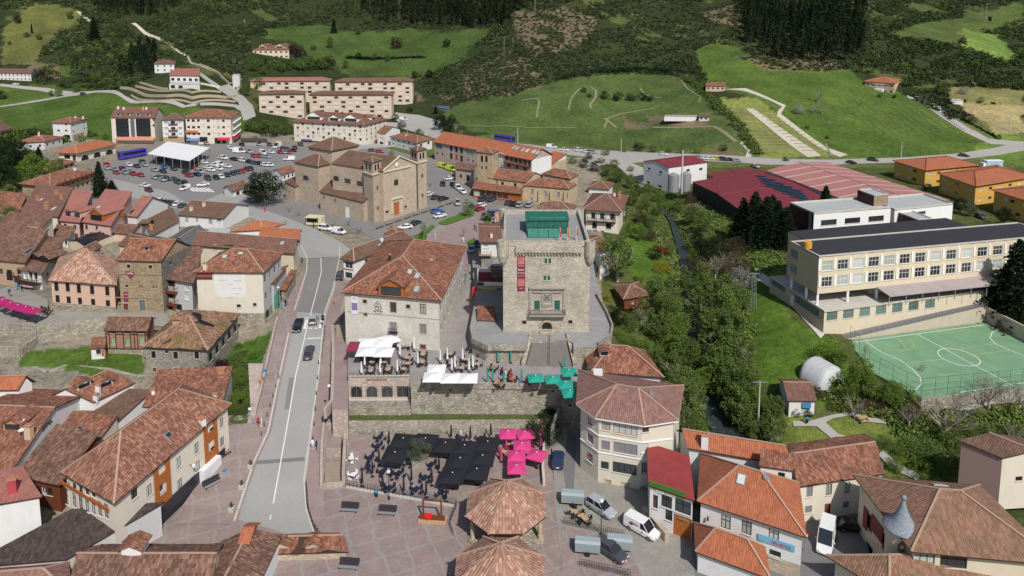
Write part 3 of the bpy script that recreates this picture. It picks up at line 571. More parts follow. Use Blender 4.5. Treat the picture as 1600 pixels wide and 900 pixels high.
def facet(m,pts,mi=0,amp=0.0,step=1.2,flip=False):
    """roof plane, finely divided and slightly uneven"""
    pts = [Vector(p) for p in pts]
    if amp <= 0 or len(pts) > 4: m.poly(pts,mi); return
    q = pts + [pts[-1]] if len(pts) == 3 else pts
    n = max(1,int(max((q[1] - q[0]).length,(q[2] - q[3]).length) / step)); k = max(1,int(max((q[3] - q[0]).length,(q[2] - q[1]).length) / step)); g = []
    for j in range(k + 1):
        for i in range(n + 1):
            u,v = i / n,j / k; p = q[0].lerp(q[1],u).lerp(q[3].lerp(q[2],u),v)
            z = amp * (math.sin(p.x * .9 + p.y * .5) + math.sin(p.y * 1.1 - p.x * .6 + 1.3) + .7 * math.sin(p.x * 2.3 + 2 * math.sin(p.y * 1.9))) * .5
            g.append((p.x,p.y,p.z + z))
    fs = [(j * (n + 1) + i,j * (n + 1) + i + 1,(j + 1) * (n + 1) + i + 1,(j + 1) * (n + 1) + i) for j in range(k) for i in range(n)]
    b_ = (q[1] - q[0]).cross(q[3] - q[0]) if (q[3] - q[2]).length < 1e-6 else (q[2] - q[0]).cross(q[3] - q[1]); k0 = len(m.f); m.add(g,fs,mi); m.nov.update({i: tuple(b_.normalized()) for i in range(k0,len(m.f))})
def pedge(p,q,t): return Vector(p).lerp(Vector(q),t)
def roof_planes(O,z,kind,rise):
    """O: outline A,B,C,D counter-clockwise (front AB, side BC). returns planes, ridge lines, gable ends"""
    A,B,C,D = [Vector((p[0],p[1],z)) for p in O]; up = Vector((0,0,rise)); mid = lambda a,b: (a + b) / 2
    if kind == 'flat': return [[A,B,C,D]],[],[]
    if kind == 'ga': e,f = mid(A,D) + up,mid(B,C) + up; return [[A,B,f,e],[C,D,e,f]],[(e,f)],[(B,C,f),(D,A,e)]
    if kind == 'gb': e,f = mid(A,B) + up,mid(D,C) + up; return [[B,C,f,e],[D,A,e,f]],[(e,f)],[(A,B,e),(C,D,f)]
    if kind == 'pyr': e = (A + B + C + D) / 4 + up; return [[A,B,e],[B,C,e],[C,D,e],[D,A,e]],[(A,e),(B,e),(C,e),(D,e)],[]
    if kind in ('ha','hb'):
        if kind == 'ha': w = min((B - C).length,(A - B).length * .95) / 2 / (A - B).length; e,f = mid(A,D).lerp(mid(B,C),w) + up,mid(B,C).lerp(mid(A,D),w) + up; return [[A,B,f,e],[B,C,f],[C,D,e,f],[D,A,e]],[(e,f),(A,e),(D,e),(B,f),(C,f)],[]
        w = min((A - B).length,(B - C).length * .95) / 2 / (B - C).length; e,f = mid(A,B).lerp(mid(D,C),w) + up,mid(D,C).lerp(mid(A,B),w) + up; return [[A,B,e],[B,C,f,e],[C,D,f],[D,A,e,f]],[(e,f),(A,e),(B,e),(C,f),(D,f)],[]
    if kind == 'sa': return [[A,B,C + up,D + up]],[],[(B,C,C + up),(D,A,D + up)]
    if kind == 'sb': return [[B,C,D + up,A + up]],[],[(A,B,A + up),(C,D,D + up)]
    if kind == 'sl': return [[D,A,B + up,C + up]],[],[(A,B,B + up),(C,D,C + up)]     # low on the left
    if kind == 'sk': return [[A + up,B + up,C,D]],[],[(B,C,B + up),(D,A,A + up)]
    raise ValueError(kind)
def make_roof(name,O,z,kind,rise,mat,parent,origin,ridge=RIDGE,amp=.0,thick=.16,under=WOOD,step=1.2):
    pl_,rd,gb = roof_planes(O,z,kind,rise); m = MB()
    for p in pl_: facet(m,p,0,amp,step)
    A = [Vector((p[0],p[1],z)) for p in O]
    if kind == 'flat':
        m.prism([(p.x,p.y) for p in A],z - thick,z - .03,1)
    else:
        for p in pl_:
            n = len(p); lo = [q - Vector((0,0,thick)) for q in p]; m.poly(lo[::-1],1)
            for i in range(n): m.poly([lo[i],lo[(i + 1) % n],p[(i + 1) % n],p[i]],1)
        for a,b in rd: m.strip(a + Vector((0,0,.02)),b + Vector((0,0,.02)),.26,.10,2)
    return m.build(name,[mat,under,ridge],parent,origin),pl_,gb
def hit_planes(x,y,planes):
    d = Vector(ray(x,y)); c = Vector((0,0,HC)); best = None
    for p in planes:
        n = (p[1] - p[0]).cross(p[2] - p[0]).normalized(); dn = d.dot(n)
        if abs(dn) < 1e-4: continue
        t = (p[0] - c).dot(n) / dn; q = c + d * t
        if inpoly([q.x],[q.y],[(a.x,a.y) for a in p])[0] and (best is None or t < best[0]): best = (t,q,n)
    return best
class House:
    """A,B,C: photo pixels of three eave corners (A left, B nearest, C right), yb: pixel row where corner B meets the ground"""
    def __init__(s,name,label,cat,A,B,C,yb,roof='ga',rise=2.2,ov=.4,wall=W_WHITE,tilem=T_RED,z0=None,group=None,amp=.03,base=None,depth=None,ridge=RIDGE,tiny=False,zb=None,thick=.16,z1=None,rstep=1.2,parapet=None):
        if z0 is None: g = G(B[0],yb); z0 = g.z; PB = g
        else: PB = U(B[0],yb,z0)
        d = ray(*B); t = PB.y / d[1] if z1 is None else (z1 - HC) / d[2]; z1 = HC + d[2] * t
        s.z0,s.z1 = z0,z1; Bp = Vector((d[0] * t,d[1] * t)); Ap,Cp = U(*A,z1),U(*C,z1); Ap,Cp = Vector(Ap[:2]),Vector(Cp[:2])
        if depth: Cp = Bp + (Cp - Bp).normalized() * depth
        O = [Ap,Bp,Cp,Ap + Cp - Bp]
        if area(O) < 0: O = O[::-1]; O = [O[-1]] + O[:-1]
        s.O = O; a,b,c,dd = O; eu = (b - a).normalized(); ew = (c - b).normalized(); cr = abs(eu.x * ew.y - eu.y * ew.x) or 1; s.ov = ov; k = ov / cr
        s.F = [a + eu * k + ew * k,b - eu * k + ew * k,c - eu * k - ew * k,dd + eu * k - ew * k] if ov else O
        s.zb = z0 - (.6 if zb is None else zb); s.org = Vector((s.F[0].x + s.F[2].x,s.F[0].y + s.F[2].y,0)) / 2; s.org.z = z0
        s.root = empty(name,s.org,label,cat,group); s.wall = wall; s.tiny = tiny; s.kind = roof; s.rise = rise; s.tilem = tilem
        s.ops = {0: [],1: [],2: [],3: []}; s.wins = []; s.amp = 0 if roof == 'flat' and amp < .1 else amp; s.base = base; s.ridge = ridge; s.thick = thick; s.rstep = rstep; s.parapet = parapet; s.smat = {}
    def side(s,k): return s.F[k],s.F[(k + 1) % 4]
    def _w(s,k,u,v,w,h,st,**kw):
        P,Q = s.side(k); L = (Q - P).length; hw,hh = w / 2,h / 2
        s.ops[k].append((u - hw,u + hw,v - hh,v + hh)); s.wins.append((k,u,v - hh,w,h,st,kw))
    def grid(s,k,cols,rows,w,h,st='w',u=(.0,1.),v=(.0,1.),**kw):
        P,Q = s.side(k); L = (Q - P).length; H = s.z1 - s.z0; sts = st if isinstance(st,list) else [st]; i = 0
        for r in range(rows):
            for c in range(cols):
                q = sts[i % len(sts)]; i += 1
                if q: s._w(k,L * (u[0] + (u[1] - u[0]) * (c + .5) / cols),s.z0 + H * (v[0] + (v[1] - v[0]) * (r + .5) / rows),w,h,q,**kw)
        return s
    def px(s,k,*ws):
        """windows by photo pixel of their centre: (x, y, width m, height m, style)"""
        P,Q = s.side(k); L = (Q - P).length; d = (Q - P) / L; n = Vector((d.y,-d.x,0))
        for x,y,w,h,st,*kw in ws:
            p = Upl(x,y,Vector((P.x,P.y,0)),n); s._w(k,(Vector(p[:2]) - P).dot(d),p.z,w,h,st,**(kw[0] if kw else {}))
        return s
    def at(s,k,x,y,off=0.0):
        P,Q = s.side(k); d = (Q - P).normalized(); n = Vector((d.y,-d.x,0)); p = Upl(x,y,Vector((P.x,P.y,0)) + n * off,n); return p,math.atan2(d.y,d.x),n
    def done(s):
        P_,rdg,gb = roof_planes(s.O,s.z1,s.kind,s.rise); s.planes = P_
        m = MB(); top = s.z1 - .05
        for k in range(4):
            P,Q = s.side(k)
            wi = 0
            if k in s.smat: wi = 2 + list(s.smat).index(k)
            if s.base:
                hb = s.z0 + s.base[1]; lo = [o for o in s.ops[k] if (o[2] + o[3]) / 2 < hb]; hi_ = [o for o in s.ops[k] if o not in lo]
                lo = [(a,b,c,min(e,hb - .02)) for a,b,c,e in lo]; hi_ = [(a,b,max(c,hb + .02),e) for a,b,c,e in hi_]
                wallface(m,P,Q,s.zb,hb,lo,1); wallface(m,P,Q,hb,top,hi_,wi)
            else: wallface(m,P,Q,s.zb,top,s.ops[k],wi)
        # gable triangles of the wall, under the roof planes
        if gb and s.kind != 'flat':
            F = s.F; z = top; mid = lambda a,b: (a + b) / 2; R_ = s.rise * (1 - .0)
            def tri(a,b,c): m.poly([(*a,z),(*b,z),(*c[0],c[1])],0)
            hgt = z + R_ - .12
            if s.kind == 'ga': tri(F[1],F[2],(mid(F[1],F[2]),hgt)); tri(F[3],F[0],(mid(F[3],F[0]),hgt))
            if s.kind == 'gb': tri(F[0],F[1],(mid(F[0],F[1]),hgt)); tri(F[2],F[3],(mid(F[2],F[3]),hgt))
            hs = z + R_ * .96 - .1
            if s.kind == 'sa': tri(F[1],F[2],(F[2],hs)); tri(F[3],F[0],(F[3],hs)); m.poly([(*F[2],z),(*F[3],z),(*F[3],hs),(*F[2],hs)])
            if s.kind == 'sk': tri(F[1],F[2],(F[1],hs)); tri(F[3],F[0],(F[0],hs)); m.poly([(*F[0],z),(*F[1],z),(*F[1],hs),(*F[0],hs)])
            if s.kind == 'sl': tri(F[0],F[1],(F[1],hs)); tri(F[2],F[3],(F[2],hs)); m.poly([(*F[1],z),(*F[2],z),(*F[2],hs),(*F[1],hs)])
            if s.kind == 'sb': tri(F[0],F[1],(F[0],hs)); tri(F[2],F[3],(F[3],hs)); m.poly([(*F[3],z),(*F[0],z),(*F[0],hs),(*F[3],hs)])
        w = m.build('wall',[s.wall,s.base[0] if s.base else s.wall] + list(s.smat.values()),s.root,s.org); s.wallo = w
        for k,u,v,ww,h,st,kw in s.wins:
            P,Q = s.side(k); d = (Q - P).normalized(); p = P + d * u
            win(s.root,Vector((p.x,p.y,v)) - s.org,math.atan2(d.y,d.x),ww,h,st,s.tiny,wm=s.smat.get(k,s.wall),**kw)
        if s.kind == 'flat' and s.parapet:
            pm,ph,pw = s.parapet; q = MB(); O = s.O
            for i in range(4):
                a,b = O[i],O[(i + 1) % 4]; d = (b - a).normalized(); nn = Vector((-d.y,d.x)) * pw / 2
                q.strip((*(a + nn + d * (pw if i % 2 else 0)),s.z1 - .02),(*(b + nn - d * (pw if i % 2 else 0)),s.z1 - .02),pw,ph)
            q.build('parapet',pm,s.root,s.org)
        s.roofo,s.planes,_ = make_roof('roof',s.O,s.z1,s.kind,s.rise,s.tilem,s.root,s.org,s.ridge,s.amp,s.thick,step=s.rstep)
        return s
    def chim(s,*L):
        for x,y,w,h,mt in L:
            r = hit_planes(x,y,s.planes)
            if not r: print('chimney misses',s.root.name,x,y); continue
            p = r[1]; m = MB(); a = math.atan2(s.O[1].y - s.O[0].y,s.O[1].x - s.O[0].x); m.box((p.x,p.y,p.z + h / 2 - .3),(w,w * .8,h + .6),a,0); m.box((p.x,p.y,p.z + h + .05),(w + .2,w * .8 + .2,.1),a,1)
            for dx in (-w / 4,w / 4): m.tube((p.x + dx * math.cos(a),p.y + dx * math.sin(a),p.z + h + .1),(p.x + dx * math.cos(a),p.y + dx * math.sin(a),p.z + h + .38),.11,m=1)
            m.build('chimney',[mt,CHIM],s.roofo,s.org)
        return s
    def sky(s,*L):
        for x,y,*r_ in L:
            r = hit_planes(x,y,s.planes)
            if not r: print('skylight misses',s.root.name,x,y); continue
            w,h,gm = (r_ + [.8,1.2,GLC][len(r_):]) if r_ else (.8,1.2,GLC)
            _,p,n = r
            if n.z < 0: n = -n
            u = Vector((-n.y,n.x,0)).normalized(); v = n.cross(u)
            def slab(a,b,c,d,mi,m): m.add([p + u * x_ + v * y_ + n * z_ for z_ in (c,d) for x_,y_ in ((-a,-b),(a,-b),(a,b),(-a,b))],[(3,2,1,0),(4,5,6,7),(0,1,5,4),(1,2,6,5),(2,3,7,6),(3,0,4,7)],mi)
            m = MB(); slab(w / 2 + .1,h / 2 + .1,-.05,.12,0,m); slab(w / 2,h / 2,.12,.135,1,m); m.build('skylight',[GRY,gm],s.roofo,s.org)
        return s
    def dormer(s,*L):
        """small gabled or shed dormers by the pixel of their front foot centre: (x, y, width, height, wall material, tile, style)"""
        for x,y,w,h,wm,tm,st in L:
            r = hit_planes(x,y,s.planes)
            if not r: print('dormer misses',s.root.name,x,y); continue
            _,p,n = r
            if n.z < 0: n = -n
            f = Vector((n.x,n.y,0)).normalized(); u = Vector((-f.y,f.x,0)); sl = math.hypot(n.x,n.y) / n.z; dpt = h / sl * 1.05; ang = math.atan2(u.y,u.x)
            m = MB(); c = p - f * dpt / 2 + Vector((0,0,h / 2 - .05)); m.box(c,(w,dpt,h + .1),ang)
            dm = m.build('dormer',wm,s.roofo,s.org)
            m = MB(); e = p + f * .35 + Vector((0,0,h)); bk = p - f * (dpt + .5) + Vector((0,0,h)); hw = w / 2 + .3; up = Vector((0,0,w * .28))
            for sg in (-1,1):
                q = [e + u * sg * hw,e + up,bk + up,bk + u * sg * hw]; m.poly(q if sg < 0 else q[::-1]); m.poly([a - Vector((0,0,.12)) for a in (q[::-1] if sg < 0 else q)]); m.poly([q[0],q[1],q[1] - Vector((0,0,.12)),q[0] - Vector((0,0,.12))]); m.poly([q[0],q[3],q[3] - Vector((0,0,.12)),q[0] - Vector((0,0,.12))])
            m.add([p + f * .02 + u * -w / 2 + Vector((0,0,h)),p + f * .02 + u * w / 2 + Vector((0,0,h)),p + f * .02 + up * .9 + Vector((0,0,h))],[(0,1,2)],1)
            m.build('dormer_roof',[tm,wm],dm)
            for c_ in (dm.children):
                if c_.name.startswith('dormer_roof'): c_.data.transform(Matrix.Translation(-s.org))
            if st: win(dm,p + f * .16 + Vector((0,0,.15)) - s.org,ang,min(w * .8,w - .3),h - .35,st,True)
        return s
    def gallery(s,k,x0,x1,ytop,dep,hgt,mat=WOOD,post=5,name='balcony'):
        """balcony slab with railing on side k, between pixel columns x0..x1, slab at pixel row ytop"""
        (p,ang,n),(q,_,_) = s.at(k,x0,ytop),s.at(k,x1,ytop); q.z = p.z; m = MB(); d = (q - p).normalized(); o = n * dep
        m.add([p,q,q + o,p + o] + [v - Vector((0,0,.16)) for v in (p,q,q + o,p + o)],[(0,1,2,3)[::-1],(4,5,6,7),(2,3,7,6),(0,3,7,4),(1,2,6,5)])
        for z in (.1,hgt): m.strip(p + o + Vector((0,0,z)),q + o + Vector((0,0,z)),.07,.07); [m.strip(a + Vector((0,0,z)),a + o + Vector((0,0,z)),.07,.07) for a in (p,q)]
        L = (q - p).length; nn = max(2,int(L / .28))
        for i in range(nn + 1): a = p + o + d * (L * i / nn); m.box((a.x,a.y,a.z + hgt / 2),(.05,.05,hgt),ang)
        for i in range(post):
            a = p + o + d * (L * i / max(1,post - 1)); m.box((a.x,a.y,a.z + 1.15),(.12,.12,2.3),ang) if post > 2 else None
        m.build(name,mat,s.root,s.org); return s
    def panel(s,name,k,x0,y0,x1,y1,mat,off=.05,th=.05,label=None):
        (p,ang,n),(q,_,_) = s.at(k,x0,y0,off),s.at(k,x1,y1,off); a,b = Vector((p.x,p.y,0)),Vector((q.x,q.y,0)); c = (a + b) / 2; hi_,lo_ = max(p.z,q.z),min(p.z,q.z)
        o = MB().box((c.x,c.y,(hi_ + lo_) / 2),((b - a).length,th,hi_ - lo_),ang).build(name,mat,s.root,s.org)
        if label: o['label'] = label
        return o
    def awning(s,k,x0,x1,y,dep,drop,mat,name='awning',label=None):
        (p,ang,n),(q,_,_) = s.at(k,x0,y),s.at(k,x1,y); q.z = p.z; o = n * dep - Vector((0,0,drop)); t = Vector((0,0,-.05)); v = Vector((0,0,-.3))
        m = MB().add([p,q,q + o,p + o,p + t,q + t,q + o + v,p + o + v],[(3,2,1,0),(4,5,6,7),(2,3,7,6),(0,3,7,4),(1,5,6,2)]); r = m.build(name,mat,s.root,s.org)
        if label: r['label'] = label
        return r
    def text(s,k,txt,x,y,size,mat,name='lettering',off=.06,parent=None):
        p,ang,n = s.at(k,x,y,off); return lettering(txt,p,ang,size,mat,name,s.root,s.org)
def merge(h2,h1):
    """h2 is a wing of the same building: its parts move under h1"""
    d = h2.org - h1.org
    for c in list(h2.root.children): c.parent = h1.root; c.location = c.location + d
    bpy.data.objects.remove(h2.root); h2.root = h1.root; return h1
def lettering(txt,p,ang,size,mat,name,parent,org,tilt=90):
    c = bpy.data.curves.new(name,'FONT'); c.body = txt; c.size = size; c.align_x = 'CENTER'; c.align_y = 'CENTER'; c.extrude = .012; c.resolution_u = 2
    t = bpy.data.objects.new(name,c); COL.objects.link(t); dg = bpy.context.evaluated_depsgraph_get(); me = bpy.data.meshes.new_from_object(t.evaluated_get(dg)); bpy.data.objects.remove(t)
    me.name = name; me.materials.clear(); me.materials.append(mat); o = bpy.data.objects.new(name,me); COL.objects.link(o); o.parent = parent; o.location = Vector(p) - Vector(org); o.rotation_euler = (R(tilt),0,ang); return o
# ================================================================ buildings: far hillside
def H(*a,**k): return House(*a,**k)
H('farmhouse','long white farmhouse with brown roof at the far left edge below the dark slope','house',(-14,114),(49,115),(58,111),127,'ga',2.2,tilem=T_BRN,tiny=True).grid(0,8,2,1,1,'b',u=(.2,1)).grid(1,2,2,1,1,'b').done()
H('cottage','tiny white cottage with bright orange roof high on the left slope','house',(10,27),(22,27.5),(24,25),35,'ga',1.5,tilem=T_OR,tiny=True).grid(0,2,1,1,1,'b').done()
H('villa','white two-storey villa with brown roof behind the pink-roofed villa','house',(240,100),(273,100),(275,95),113,'ha',1.8,tilem=T_BRN,tiny=True,z0=None).grid(0,3,2,1.2,1,'b').done()
h = H('villa','white villa with pinkish red roof and glass front above terraced garden','house',(264,118),(312,119),(314,108),131,'ga',2.4,tilem=T_PINK,tiny=True).grid(0,5,1,2.2,1.7,'g',v=(.1,.9)).grid(1,2,2,1,1,'w').done()
h2 = H('villa','x','house',(264,131),(312,132.5),(314,128),141,'flat',ov=0,tilem=CONCL).grid(0,2,1,3,1.8,'g',u=(.0,.5)).done(); merge(h2,h)
H('transformer_tower','tall narrow white transformer tower beside the hillside road','tower',(363,117),(374,117.5),(376,116),142,'flat',ov=0,tilem=CONCL,tiny=True).px(0,(368,138,1.2,2,'k')).done()
H('house','flat-roofed white house alone on the upper slope left of centre','house',(361,30),(383,31),(385,28.5),37,'flat',ov=0,tilem=CONCL,tiny=True).grid(0,3,1,2,1.4,'g').done()
h = H('guesthouse','large cream guesthouse with arcades and long orange-brown roofs on the slope above the flats','house',(394,78),(452,78),(460,72),92,'ha',3.2,wall=W_CREAM,tilem=T_RED,tiny=True).grid(0,7,2,1.6,1.3,'b').grid(1,2,2,1,1,'b').done(); h.dormer((410,75,5,1.6,W_CREAM,T_RED,'b'),(437,75,6,1.6,W_CREAM,T_RED,'b'))
for nm,lab,A,B,C,yb,tm,n in (('L','long cream block of flats with reddish roof, rear left of the four',(389,127),(517,126),(520,122.5),161,T_PINK,10),('R','long cream block of flats with brown roof, rear right beside the solar canopy',(521,128),(646,127),(649,123),162,T_BRN,10)):
    h = H('apartment_block',lab,'apartment block',A,B,C,yb,'ha',1.8,wall=W_APT,tilem=tm,tiny=True,group='cream blocks of flats',depth=12,ov=.7); h.grid(0,n,5,2.5,1.5,['s','w','b','s','w','s','b'],v=(.04,.97),u=(.02,.98)).grid(1,1,4,1,1,'s'); h.done()
for lab,A,B,C,yb,n in (('short cream block of flats with brown roof, front left of the four',(402,147.5),(476,146.5),(479,143),187,6),('long cream block of flats with brown roof, front right of the four',(481,148),(613,148),(617,144),186,11)):
    h = H('apartment_block',lab,'apartment block',A,B,C,yb,'ha',1.6,wall=W_APT,tilem=T_BRN2,tiny=True,group='cream blocks of flats',depth=13,ov=.7); h.grid(0,n,5,2.6,1.5,['w','s','b','s','s','w','s'],v=(.03,.97),u=(.02,.98)).grid(1,1,4,1,1,'s'); h.done()
h = H('hotel','large cream hotel with brown roof, dormer band and red chimneys behind the big church','hotel',(455,190),(570,196),(607,186),227,'ha',4,wall=W_CREAM2,tilem=T_BRN,tiny=True,ov=.8)
h.grid(0,13,4,1.3,1.3,['rc','s','r','rc','s','r','s'],v=(.16,1),u=(.02,.98)).grid(1,5,4,1.1,1.2,['r','rc'],v=(.16,1)).done()
h.dormer((490,187,9,1.7,WHITE,T_BRN,'b'),(522,189,6,1.7,WHITE,T_BRN,'b'),(548,190,8,1.7,WHITE,T_BRN,'b'),(584,187,4,1.5,WHITE,T_BRN,'b'))
RC = plain('red_chimney_paint',(.33,.05,.05),.8); h.chim(*[(x,y,.8,1.3,RC) for x,y in ((489,181),(498,181),(506,181),(522,180),(535,179),(545,181),(560,181),(570,183),(578,186),(597,186))])
h.panel('ground_floor_glazing',0,470,219,500,225,GLS); h.awning(0,472,488,217,1.2,.4,plain('purple_awning',(.10,.05,.16)))
# solar canopy
SOLAR = plain('blue_solar_panel',(.10,.17,.27),.2,.2,2); h = H('solar_canopy','low building with blue solar roof behind the conifers right of the flats','canopy',(640,158),(700,171),(715,157),176,'sa',1.0,ov=.1,wall=W_GREY,tilem=SOLAR,depth=16,tiny=True).done()
# black-fronted building and neighbours beyond the car park
h = H('building','cream apartment building with huge black glass front and four dormers behind the car park','building',(172,184),(241,184.5),(256,177),225,'ga',4.2,wall=W_CREAM2,tilem=T_BRN,tiny=True,ov=.3)
h.px(1,(249,186,1,1.2,'k'),(249,196,1,1.2,'k')).px(0,(240,187,1,1.2,'k'),(240,196,1,1.2,'k')).done()
DG = glass('black_curtain_wall',(.015,.018,.022),.08); h.panel('curtain_wall',0,180.5,185.5,202,213.5,DG,.15,.2); h.panel('curtain_wall',0,212,185.5,236,213,DG,.15,.2); h.panel('centre_strip',0,203.5,185.5,211,213,plain('blue_grey_panel',(.10,.13,.17),.5),.18,.25)
m_ = MB()
for i in range(4):
    for (a,b) in ((181,202),(212.5,236)): (p,an,n),(q,_,_) = h.at(0,a,190.5 + 6 * i,.3),h.at(0,b,190.5 + 6 * i,.3); q.z = p.z; m_.strip(p,q,.08,.12)
for x in (186,191.5,197,218,224,230): (p,an,n),(q,_,_) = h.at(0,x,213,.32),h.at(0,x,186,.32); m_.strip(p,(p.x,p.y,q.z),.08,.08)
m_.build('mullion',plain('dark_mullion',(.05,.055,.06),.4),h.root,h.org); h.awning(0,183,244,213.5,2.6,1.1,plain('salmon_awning',(.52,.23,.16)))
h.dormer(*[(x,181,1.8,1.3,WHITE,T_BRN,'k') for x in (185,200,216,231)]); h.chim((193.5,171,.7,1.3,WHITE),(224,172,.7,1.8,W_YEL),(229,171,.7,1.3,WHITE),(185,170,.7,1.4,WHITE))
h = H('building','narrow white building with purple-brown balconies left of the cream flats with red awning','building',(251,187.5),(288,187),(293,181),223,'ha',2.4,wall=W_WHITE,tilem=T_BRN2,tiny=True,ov=.6,base=(W_TAN,3)); h.grid(0,3,3,2,1.5,['wc','k','wc'],v=(.24,1)).done()
for y in (193.5,203.5,213): h.gallery(0,264,278,y,.9,.9,WOODR,0)
h = H('building','long cream building with orange-brown roof, blue right balconies and red shop awning','building',(287,183.5),(362,184),(374,176),225,'ha',3.0,wall=W_CREAM2,tilem=T_RED,tiny=True,ov=.7)
h.grid(0,9,3,1.5,1.3,['w','r','w','s','r','s','rc','w','s'],v=(.24,1)).px(0,(293,219,3,2.6,'k'),(318,218,4,2.6,'k'),(340,220,3,3,'k'),(350,220,2,3,'k')).grid(1,2,3,1.2,1.3,'wc',v=(.24,1)).done()
RAW = plain('red_awning',(.55,.02,.06)); h.awning(0,342,360,214.5,2,.8,RAW); h.awning(1,362.5,372,214,1.5,.8,RAW); h.awning(0,294,312,216,1.8,.8,plain('blue_white_awning',(.12,.2,.45)))
for y in (192,202,212): h.gallery(1,363,373,y,1.2,1.0,WHITE,0)
h.panel('awning',0,289,204,309,207.5,plain('rust_awning',(.45,.16,.08)),.5,.5)
h = H('house','three-storey white house with orange-brown hipped roof behind the arcaded building','house',(79,191.5),(110,192.5),(138,185.5),222,'ha',2.0,wall=W_WHITE,tilem=T_RED,tiny=True,ov=.6); h.px(0,(91,195,1.4,.9,'s'),(103,194.5,1.2,.9,'b'),(91.5,204,1.6,.9,'b'),(103.5,204,1.4,.9,'b'),(105,214,3.4,2.2,'k')).grid(1,3,2,.9,1,['b','s','b'],v=(.35,1)).done(); h.chim((118,184,.7,.8,WHITE),(130,185.5,.6,1.3,WHITE)); h.panel('wall_panel',1,114,211,132,220,W_TAN,.03,.05)
H('house','white house with brown gable roof cut by the left edge near the dark conifers','house',(-34,200),(-6,213),(18,200),224,'gb',2.0,wall=W_WHITE,tilem=T_BRN2,tiny=True).grid(1,3,1,1,1,'b').done()
h = H('house','house with two-part orange roof and pink chimney behind green trees','house',(20,224),(70,221),(101,213.5),234,'ha',2.4,wall=W_GREYP,tilem=T_RED,tiny=True,ov=.6).grid(1,3,1,1,1.2,'r').grid(0,3,1,1,1.2,'r').done(); h.chim((61,212,.8,1.8,W_PINK))
h = H('covered_market','arcaded hall with broad orange roof and round stone arches beside the coach','hall',(84,239),(120,240),(187,224.5),254,'hb',2.6,wall=W_CREAM2,tilem=T_OR,tiny=True,ov=1.2)
h.px(1,(133,247.5,4,3.2,'k',dict(arch=True)),(152,243,4,3.2,'k',dict(arch=True)),(171,239,4.2,3.2,'k',dict(arch=True))).px(0,(105,245,2.8,1.8,'k'),(116,247,1.6,2.8,'o',dict(arch=True))).done()
for o_ in [c for c in h.root.children if c.name.startswith('window')]: pass
H('pavilion','small square building with orange hipped roof between hall and long galleried house','building',(62,257),(90,260.5),(120,252),270,'pyr',1.8,wall=W_TAN,tilem=T_RED,tiny=True,ov=.8).grid(1,3,1,1.2,1,'k').done()
h = H('house','long house with orange-brown roof and wooden gallery beside the tall spruce','house',(28,287),(78,292.5),(152,268.5),312,'hb',2.4,wall=W_TAN,tilem=T_RED,tiny=True,ov=.9).grid(1,9,2,1,1.1,['r','k','r']).done(); h.gallery(1,88,148,290,1.2,.9,WOODR,8); h.chim((117,266,.9,1.2,W_WHITE))
H('shed','low shed with dark brown roof right of the red shop awning','shed',(376,221),(418,221.5),(416,213),228,'sa',.6,wall=W_GREY,tilem=T_DARK,tiny=True,depth=6).done()
# ---------------------------------------------------------------- rooftops of the old town, left
h = H('house','tan house with rusty brown roof and two brick chimneys at the left edge','house',(-20,329),(27,336),(46,316),353,'sa',3.2,wall=W_BEIGE,tilem=T_RED,depth=14).done(); h.chim((22,318,1.2,1.2,CHIM),(30,326,1.1,1.6,CHIM))
h = H('house','wide cream house with large brown roof, clay chimneys and two skylights','house',(29,335),(91,339),(126,304),362,'sa',4.6,wall=W_CREAM2,tilem=T_BRN,depth=19); h.px(0,(41,335.5 + 3,.9,1,'b'),(56,348,2.2,1.4,'w'),(78,350,1.6,1.4,'w'),(31,345,.9,1,'b'),(42,348,1,1.6,'k')).done(); h.chim((60,313,1,1.2,CHIM),(74,326,1.3,1.8,CHIM),(97,311,1,1.5,CHIM),(90,303,1.2,1,CHIM),(116,306,1.4,1,CHIM)); h.sky((64,312),(84,326,.9,1.6))
h = H('house','pink house with two gabled dormers in its pink roof','house',(92,345),(125,348),(160,308),374,'sa',5,wall=W_PINK,tilem=T_PINK,depth=18); h.px(0,(102,353,1,1.3,'r'),(117,355,1,1.3,'r')).done(); h.dormer((107,338,2.2,1.7,W_PINK,T_PINK,'g'),(121,340,2.2,1.7,W_PINK,T_PINK,'g'))
h = H('house','pink house with large balcony dormer in wood and white side cheek','house',(127,347),(173,353),(222,314),380,'sa',5,wall=W_PINK,tilem=T_PINK,depth=19); h.px(0,(135,355,1,1.3,'b'),(151,356,.9,1,'b')).px(1,(184,354,.9,1.2,'r'),(198,349,.8,1,'b'),(208,351,.9,1.2,'r')).done(); h.dormer((151,345,5,2,WOODO,T_PINK,'b')); h.sky((154,324),(184,330,.9,1.8))
h = H('house','narrow house with steep pink roof and blank white side wall facing the street','house',(196,337),(214,339),(252,322),362,'ga',4,wall=W_WHITE,tilem=T_PINK,depth=16).done(); h.sky((206,331,1,1.8,GLS))
h = H('house','low house with long brown roof and white side wall next to the grey slate roof','house',(214,350),(236,369),(281,345),386,'gb',2.6,wall=W_WHITE,tilem=T_BRN2,ov=.3); h.done(); h.chim((236,358,1,1.2,CHIM)); h.dormer((236,352,2.4,1,WOOD,T_BRN2,'k'))
h = H('house','white house with brown roof and two pale chimneys facing the orange roofs','house',(277,336),(349,341.5),(391,321),360,'ga',2.6,wall=W_WHITE,tilem=T_BRN2,ov=.4); h.px(0,(292,343,1.1,1.1,'bc'),(308,343,.7,.9,'bc'),(329,345.5,1.3,1.2,'bc'),(342,344,1.4,.7,'v')).done(); h.chim((299,329,.8,1.3,W_CREAM),(319,322,.8,1.3,W_CREAM))
